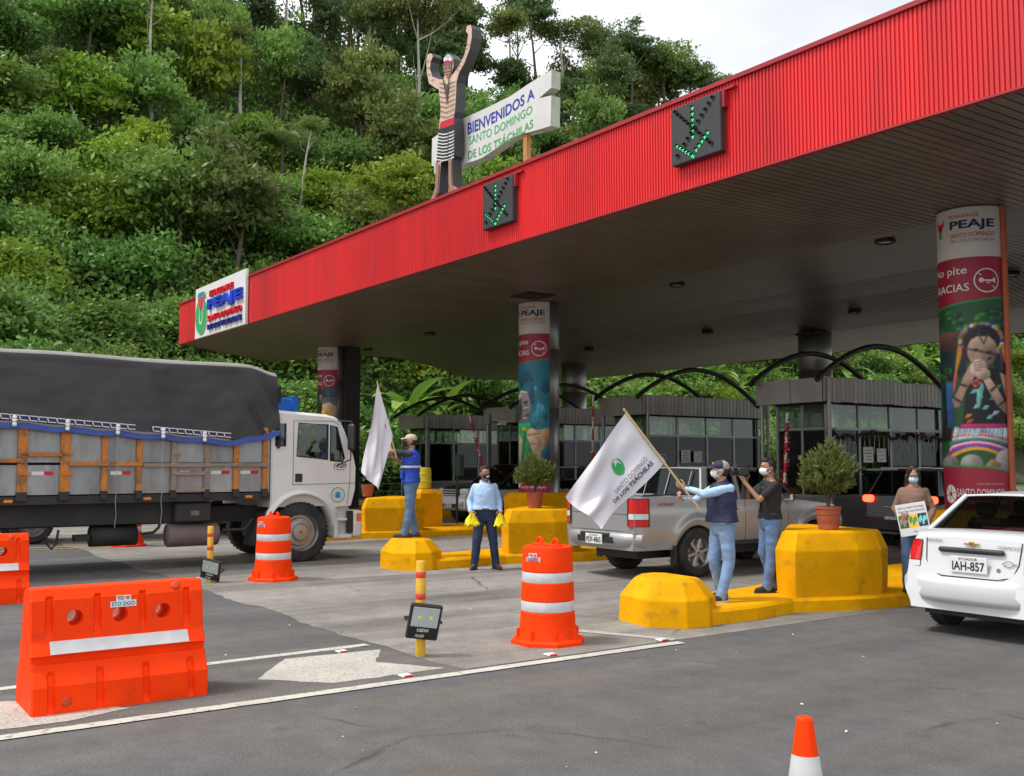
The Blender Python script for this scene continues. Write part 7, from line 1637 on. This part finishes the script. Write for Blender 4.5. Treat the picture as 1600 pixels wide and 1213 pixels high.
        o = blob('cap', [ell_(H(0, -.008, .05), (.088, .107, .078), HR), ell_(H(0, -.008, .045), (.089, .108, .03), HR)], .009, [look['cap'], look.get('cap2', look['cap'])], t, fn=lambda c: 1 if (hq.transposed() @ (Vector(c) - hc)).y < -.012 else 0, sm=3)
        m = MB(); rows = [[H(.08 * q, .085 + r_ * (1 - .28 * q * q) , .048 - .012 * r_ / .08 + .016 * (1 - q * q) + dz) for q in np.linspace(-1, 1, 11)] for r_, dz in ((-.01, 0), (.04, 0), (.082, 0), (.082, -.006), (.04, -.007), (-.01, -.008))]
        m.ring_loft(rows, caps=False, closed=False); m.build('visor', look['cap'], o, recalc=False)
        if look.get('cap_logo'): m = MB(); m.lathe([(.02, -.004), (.02, .004), (.004, .005)], (0, 0, 0), 12, axis='y'); q = m.build('cap_badge', look['cap_logo'], o); q.location = H(0, .098, .075); q.rotation_euler = HR
    else:
        blob('hair', [ell_(H(0, -.022, .045), (.083, .09, .085), HR), ell_(H(0, .035, .098), (.062, .055, .032), HR), ell_(H(0, -.06, -.01), (.07, .045, .06), HR), cap_(H(.074, .01, .03), H(.074, .02, -.0), .012, .008), cap_(H(-.074, .01, .03), H(-.074, .02, -.0), .012, .008)], .008, hm, t, .004, 40)
    # trousers
    P = [loft_(grow([(0, 0, .8, .13, .1), (0, 0, .86, .16, .118), (0, 0, .93, .168, .122), (0, 0, 1.0, .155 * max(1, bl * .97), .115 * max(1, bl * .97))], .012))]
    for s in 'rl': P += [cap_(hp[s] + Vector((0, 0, -.02)), kn[s], .104, .078), cap_(kn[s], an[s] + Vector((0, 0, .0)), .076, .064), cap_(an[s] + Vector((0, 0, .03)), an[s] + Vector((0, .015, -.02)), .066, .062)]
    blob('trousers', P, .010, look['trousers'], t, .009, 7)
    m = MB(); m.ring_loft([[(a + rx * math.cos(q), b + ry * math.sin(q), z) for q in [2 * math.pi * j / 24 for j in range(24)]] for a, b, z, rx, ry in ((0, 0, .975, .176 * max(1, bl * .98), .136 * max(1, bl * .98)), (0, 0, .978, .181 * max(1, bl * .98), .141 * max(1, bl * .98)), (0, 0, 1.01, .180 * max(1, bl * .98), .140 * max(1, bl * .98)), (0, 0, 1.013, .174 * max(1, bl * .98), .134 * max(1, bl * .98)))], caps=False); m.build('belt', look.get('belt', 'black_plastic'), t)
    # shoes
    for s in 'rl':
        d = (ft[s] - an[s]); d.z = 0; d.normalize(); b = Vector((an[s].x, an[s].y, .045)) - d * .045; z = an[s].z - .085
        sh_ = blob('shoe', [cap_(b + Vector((0, 0, z)), b + d * .08 + Vector((0, 0, z + .012)), .043, .046), cap_(b + d * .08 + Vector((0, 0, z)), b + d * .2 + Vector((0, 0, z - .008)), .046, .034), cap_(an[s] + Vector((0, 0, -.02)), b + d * .05 + Vector((0, 0, z + .02)), .045, .045)], .009, look['shoes'], t)
        m = MB(); pl = [b + d * (.085 + .16 * math.cos(q)) + Vector((-d.y, d.x, 0)) * (.05 * math.sin(q)) for q in [2 * math.pi * j / 18 for j in range(18)]]
        m.ring_loft([[(p.x, p.y, z + zz) for p in pl] for zz in (.002, .024)]); m.build('sole', look.get('sole', 'black_plastic'), sh_)
    # top
    slv = look.get('sleeve', 'long'); top = look['top']; k = .016
    P = [loft_(grow(tor, k + .004, .9, 1.42))] if True else []
    z_hem = J.get('hem', .97)
    P = [loft_([(0, 0, z_hem, (.165 * max(1, bl)) + k + .008, .12 * max(1, bl) + k + .008)] + grow(tor, k + .006, 1.0, 1.4) + [(0, -.005, 1.435, .075, .065)])]
    for s in 'rl':
        P += [cap_(sh[s] + Vector((0, 0, -.01)), el[s] if slv == 'long' else sh[s].lerp(el[s], .72), .062, .052)]
        if slv == 'long': P += [cap_(el[s], el[s].lerp(wr[s], look.get('cuff', .93)), .05, .037)]
    if top: blob('shirt', P, .010, top, t, .008, 9)
    if look.get('collar'):
        m = MB(); m.ring_loft([[(.072 * math.cos(q) * e, .068 * math.sin(q) * e - .002, z - .03 * max(0, math.sin(q)) * (1 if e < 1.1 else 1.6)) for q in [R(-235 + 290 * j / 20) for j in range(21)]] for e, z in ((1.0, 1.42), (1.0, 1.475), (1.1, 1.478), (1.22, 1.435))], caps=False, closed=False); m.build('collar', look['collar'], t, recalc=False)
    if look.get('vest'):
        vz = look.get('vest_hem', .93); P = [loft_([(0, 0, vz, .165 * max(1, bl) + .038, .12 * max(1, bl) + .038)] + grow(tor, .036, 1.0, 1.35) + [(0, -.005, 1.40, .15, .118), (0, -.005, 1.445, .085, .085)])]
        for s in 'rl': P += [ell_(sh[s] * .82 + Vector((0, 0, .24)), (.06, .085, .07))]
        ve = blob('vest', P, .010, look['vest'], t, .009, 8)
        if look.get('vest_strip'): 
            for z in (1.165,): m = MB(); m.ring_loft([[(rx * math.copysign(abs(math.cos(a)) ** .85, math.cos(a)), .005 + ry * math.copysign(abs(math.sin(a)) ** .85, math.sin(a)), zz) for a in [2 * math.pi * j / 28 for j in range(28)]] for zz, rx, ry in ((z - .018, .206, .168), (z + .018, .207, .169))], caps=False); m.build('reflective_strip', 'reflective_white', ve, recalc=False)
        if look.get('vest_pocket'):
            for sx in (-1, 1): m = MB(); m.box((sx * .14, .13, 1.03), (.11, .03, .13), bev=.01, rot=(0, 0, -sx * .5)); m.build('pocket', look['vest'], ve)
    if look.get('lanyard'):
        m = MB()
        for sx in (-1, 1): m.tube([(sx * .06, .04, 1.45), (sx * .05, .125, 1.33), (sx * .012, .152, 1.15)], .007, n=4)
        m.box((0, .158, 1.11), (.06, .008, .09)); m.build('lanyard', look['lanyard'], t)
    return t
VIEW_L = R(144.8)      # facing the picture's left
# man waving the large flag
JV = dict(elr=(.30, .20, 1.20), wrr=(.24, .40, 1.22), ell=(-.06, .30, 1.30), wrl=(.16, .42, 1.37), handr=((-.1, .8, .35), (-.5, -.2, .6), 1, .75), handl=((.35, .7, .3), (.5, -.2, .5), -1, .75), belly=1.18, knr=(.10, .06, .49), anr=(.12, -.06, .085), knl=(-.12, -.01, .49), anl=(-.15, .13, .085), head_turn=-.35, head_nod=-.05, hem=.94)
v_ = person('man in navy vest, cap and white mask holding a large white flag with both hands', (-8.55, 9.10, .17), VIEW_L + .42, JV, dict(skin='skin_fair', mask='mask_white', cap='cap_navy', cap2='cap_mesh', cap_logo='gold_metal', trousers='denim_light', shoes='shoe_dark', sole='sole_white', top='shirt_ltblue', collar='vest_navy', vest='vest_navy', vest_hem=.95, sleeve='long'), .97)
m = MB(); m.lathe([(.036, -.014), (.036, .014)], (0, 0, 0), 14, caps=False); w_ = m.build('wristwatch', 'black_plastic', v_); w_.location = Vector(JV['wrl']).lerp(Vector(JV['ell']), .12); w_.rotation_euler = (R(70), 0, R(20))
# photographer
JP = dict(elr=(.20, .24, 1.20), wrr=(.06, .30, 1.42), ell=(-.16, .22, 1.18), wrl=(-.04, .36, 1.40), handr=((-.2, .35, .9), (-.6, .2, .1), 1, .5), handl=((.1, .4, .9), (.6, .2, 0), -1, .5), knr=(.09, .05, .49), anr=(.10, -.10, .085), knl=(-.09, .03, .49), anl=(-.1, .10, .085), head_turn=.05, hem=.93)
ph = person('photographer in black t-shirt and white mask filming with a video camera', (-8.77, 10.21, .17), VIEW_L + .2, JP, dict(skin='skin_tan', mask='mask_white', trousers='denim_mid', shoes='shoe_dark', top='tee_black', sleeve='short', lanyard='ink_grey'), .985)
m = MB(); m.lathe([(.034, -.012), (.034, .012)], (0, 0, 0), 14, caps=False); w_ = m.build('wristwatch', 'gold_metal', ph); w_.location = Vector(JP['wrr']).lerp(Vector(JP['elr']), .15); w_.rotation_euler = (R(-20), R(30), 0)
def held(name, label, cat, person_root, loc, rot=(0, 0, 0)):     # a thing held by a person: stands alone, placed in that person's frame
    o = root(name, label, cat); q = Matrix.Translation(person_root.location) @ Matrix.Rotation(person_root.rotation_euler.z, 4, 'Z') @ Matrix.Scale(person_root.scale.x, 4); o.location = q @ Vector(loc); o.rotation_euler = (rot[0], rot[1], rot[2] + person_root.rotation_euler.z); return o
vc = held('video_camera', 'black video camera held to his eye by the photographer', 'camera', ph, (.0, .36, 1.535))
m = MB(); m.box((0, .01, 0), (.1, .15, .1), bev=.015); m.build('camera_body', 'black_plastic', vc); m = MB(); m.lathe([(.04, .08), (.045, .09), (.045, .13), (.052, .14), (.052, .165), (.04, .165)], n=18, axis='y'); m.build('lens_barrel', 'lamp_body', vc); m = MB(); m.box((0, .02, .075), (.03, .16, .03), bev=.008); m.build('top_handle', 'black_plastic', vc); m = MB(); m.box((0, -.13, .03), (.05, .08, .05), bev=.01); m.build('viewfinder', 'black_plastic', vc); m = MB(); m.box((-.02, .0, -.2), (.04, .06, .3), bev=.008, rot=(.1, 0, 0)); m.build('grip_strap', 'black_plastic', vc)
# man in light blue shirt
FACE_CAM = math.atan2(-.817, -.576)
JB = dict(elr=(.25, -.05, 1.12), wrr=(.25, .13, .955), ell=(-.25, -.05, 1.12), wrl=(-.25, .12, .95), handr=((-.1, .75, -.45), (-.7, 0, -.5), 1, .7), handl=((.1, .75, -.45), (.7, 0, -.5), -1, .7), belly=1.22, knr=(.13, .03, .49), anr=(.17, -.01, .085), ftr=(.215, .10, .04), knl=(-.14, .02, .49), anl=(-.19, -.02, .085), ftl=(-.235, .09, .04), head_turn=.35, hem=.99)
bm_ = person('man in light blue shirt and dark jeans standing on the road holding yellow cloths', (-14.44, 9.62, 0), FACE_CAM + .15, JB, dict(skin='skin_tan', mask='mask_black', trousers='denim_dark', shoes='shoe_brown', top='shirt_ltblue', collar='shirt_ltblue', belt='belt_brown', sleeve='long', cuff=.95), 1.02)
m = MB(); m.box((0, 0, 0), (.05, .006, .022)); q = m.build('mask_print', 'white_print', bm_); q.location = (-.035, .133, 1.535); q.rotation_euler = (0, .4, .35)
for s, lb in ((1, 'bunched yellow cloth in the left-hand side hand of the light-blue-shirt man'), (-1, 'yellow cloth in the right-hand side hand of the light-blue-shirt man')):
    c = held('yellow_cloth', lb, 'cloth', bm_, (s * .23, .21, .87 if s > 0 else .86)); rows = []
    for i in range(13):
        a = i / 12; rows.append([(math.cos(2 * math.pi * j / 16) * (.03 + (.085 if s > 0 else .06) * a) * (1 + .35 * math.sin(j * 2.4 + a * 3)), math.sin(2 * math.pi * j / 16) * (.03 + .05 * a) * (1 + .3 * math.cos(j * 3.1)), .07 - .19 * a + .03 * math.sin(j * 2.0 + s) * a) for j in range(16)])
    m = MB(); m.ring_loft(rows); m.build('folds', 'cloth_yellow', c)
# man in blue vest on the island nose
JG = dict(ell=(-.20, .30, 1.42), wrl=(-.10, .44, 1.30) if False else (-.08, .36, 1.56), elr=(.22, .16, 1.2), wrr=(.08, .34, 1.32), handl=((.2, .5, .7), (.6, .3, 0), -1, .75), handr=((-.3, .6, .5), (-.5, .2, .4), 1, .75), knr=(.09, .04, .49), anr=(.1, -.05, .085), knl=(-.08, .0, .49), anl=(-.09, .08, .085), head_turn=.25, hem=.95)
gm = person('man in royal blue vest and beige cap waving a flag, standing on the island nose', (-15.62, 8.86, .505), VIEW_L - .1, JG, dict(skin='skin_tan', mask='mask_black', cap='cap_beige', trousers='denim_mid', shoes='shoe_brown', top='tee_grey', sleeve='short', vest='vest_blue', vest_hem=.9, vest_strip=True, vest_pocket=True), 1.05)
# woman with poster
JW = dict(elr=(.24, .0, 1.12), wrr=(.17, .22, 1.02), ell=(-.24, .0, 1.12), wrl=(-.18, .20, .93), handr=((-.3, .6, .1), (-.6, .1, .2), 1, .5), handl=((.3, .6, .0), (.6, .1, .1), -1, .5), head_nod=.35, head_turn=.2, hem=.92)
wm_ = person('woman in brown sweater and blue mask holding a printed poster', (-7.72, 11.72, .165), FACE_CAM - .42, JW, dict(skin='skin_fair', mask='mask_blue', hair='hair_brown', long_hair=True, trousers='denim_mid', shoes='shoe_dark', top='sweater_brown', sleeve='long', lanyard='ink_pink'), .93, 'f')
ps = held('poster', 'white printed poster with three pictures held by the woman', 'poster', wm_, (.0, .30, 1.0), (.12, .18, 0))
m = MB(); m.box((0, 0, 0), (.36, .008, .40), bev=.002); m.build('board', 'white_print', ps); m = MB(); f2 = lambda a, b: (-a, .0052, b)
add_text(m, 'Solo en Santo Domingo', .31, .035, lambda a, b: f2(-.155 + a, .13 + b), 0, .01); add_text(m, '¡Aquí Hay una Aventura!', .31, .035, lambda a, b: f2(-.155 + a, .085 + b), 0, .01); stroke(m, [(-.02, -.155), (.15, -.155)], .008, f2, 0); m.build('lettering', 'ink_navy', ps, recalc=False)
for k, (c0, c1) in enumerate((('print_foliage', 'print_skin2'), ('print_yellowp', 'print_s_green'), ('print_darkteal', 'print_cyan'))):
    m = MB(); x0 = -.165 + k * .112; fill2d(m, [(x0, -.1), (x0 + .106, -.1), (x0 + .106, .06), (x0, .06)], lambda a, b: (-a, .0052, b), 0)
    for q in range(5): fill2d(m, circ(x0 + .02 + .017 * q, -.02 + .03 * math.sin(q * 2.2), .014, .035, 8), lambda a, b: (-a, .0058 + q * .0002, b), 1)
    m.build('printed_photo', [c0, c1], ps, recalc=False)
# booth attendant at the open window
JA = dict(head_nod=.2, head_turn=.2)
person('booth attendant with dark hair and black mask at the booth window', (-15.0, 20.7, .17), R(-100), JA, dict(skin='skin_tan', mask='mask_black', long_hair=True, trousers='denim_dark', shoes='shoe_dark', top='tee_black', sleeve='long'), .93, 'f')
# flags
def flag(label, label_pole, tip, grip, corners, dep, amp, seed, emblem):
    def at(px, d): r = _ray(*px); return Vector((0, 0, 1.8)) + r * (d / r.dot(_F * math.cos(_p) + Vector((0, 0, math.sin(_p)))))
    A, B, C, D = [at(c, d) for c, d in zip(corners, dep)]; a, g = at(tip, dep[0]), at(grip[0], grip[1])
    pd = (a - g).normalized(); pt = root('flag_pole', label_pole, 'flag pole', g, world=True); m = MB(); m.tube([g - pd * .12, a + pd * .01], .0125, n=8); m.build('shaft', 'pole_wood', pt); m = MB(); m.lathe([(.004, -.02), (.018, 0), (.004, .02)], tuple(a + pd * .02), 8); m.build('finial', 'gold_metal', pt)
    t = root('flag', label, 'flag', A, world=True); nn = (B - A).cross(D - A).normalized(); N1, N2 = 44, 30
    def surf(s, q, off=0.0):                          # s along the fly, q along the pole
        p = (A * (1 - q) + B * q) * (1 - s) + (D * (1 - q) + C * q) * s
        w = amp * s ** .7 * (math.sin(6.5 * s - 3.2 * q + seed) + .5 * math.sin(11 * q + 4 * s + seed * 2) + .35 * math.sin(17 * (q - .4 * s) + seed)); p = p + nn * (w + off) + (C - A).normalized() * (.03 * math.sin(7 * s + 5 * q) * s)
        return p
    m = MB(); m.ring_loft([[surf(i / N1, j / N2) for j in range(N2 + 1)] for i in range(N1 + 1)], caps=False, closed=False); o = m.build('cloth', 'flag_white', t, recalc=False)
    sd = nn.dot(Vector((0, 0, 1.8)) - A); sg = 1 if sd > 0 else -1
    m = MB()
    if emblem == 'big':
        # lettering reads along the fly towards the pole
        fnn = lambda L: (lambda a, b: tuple(surf(.60 - b * 1.0 if False else min(1, max(0, .50 - (a - .0) * .95 + .10)), min(1, max(0, .52 - b * 1.3)), sg * (.004 + .002 * L))))
        def put(txt, a0, b0, w, h, mi, bold): add_text(m, txt, w, h, lambda a, b: tuple(surf(min(1, max(0, .80 - (a0 + a))), min(1, max(0, 1 - (b0 + b))), sg * .006)), mi, bold)
        put('SANTO DOMINGO', .20, .24, .46, .075, 2, .008); put('DE LOS TSÁCHILAS', .12, .12, .56, .10, 1, .02)
        g2 = lambda L: (lambda a, b: tuple(surf(min(1, max(0, .42 - a)), min(1, max(0, .48 - b)), sg * (.005 + .002 * L))))
        fill2d(m, circ(0, 0, .065, .15, 28), g2(0), 0); fill2d(m, circ(.01, .02, .035, .085, 20), g2(1), 3); fill2d(m, circ(.01, .01, .022, .065, 18), g2(2), 0); fill2d(m, [(-.025, .13), (.04, .14), (.015, .06), (0, .06)], g2(3), 3)
        m.build('printed_emblem', ['ink_green', 'ink_navy', 'ink_grey', 'flag_white', 'ink_red'], t, recalc=False)
    else:
        fill2d(m, [(.40, .62), (.48, .58), (.48, .68), (.42, .70)], lambda a, b: tuple(surf(a * .3, b, sg * .005)), 0); m.build('printed_emblem', ['ink_red'], t, recalc=False)
flag('large white flag with green emblem waved in front of the silver pickup', 'pale wooden flag pole gripped by the man in the navy vest', (977, 643), ((1084, 784), 11.35), [(978, 645), (1040, 722), (936, 828), (885, 774)], (11.25, 11.35, 11.05, 11.1), .06, .6, 'big')
flag('smaller white flag hanging beside the truck cab, waved by the man in the blue vest', 'thin flag pole held up by the man in the blue vest', (590, 600), ((617, 706), 17.1), [(590, 600), (614, 682), (590, 768), (567, 736)], (16.9, 17.0, 16.75, 16.7), .05, 2.2, 'small')
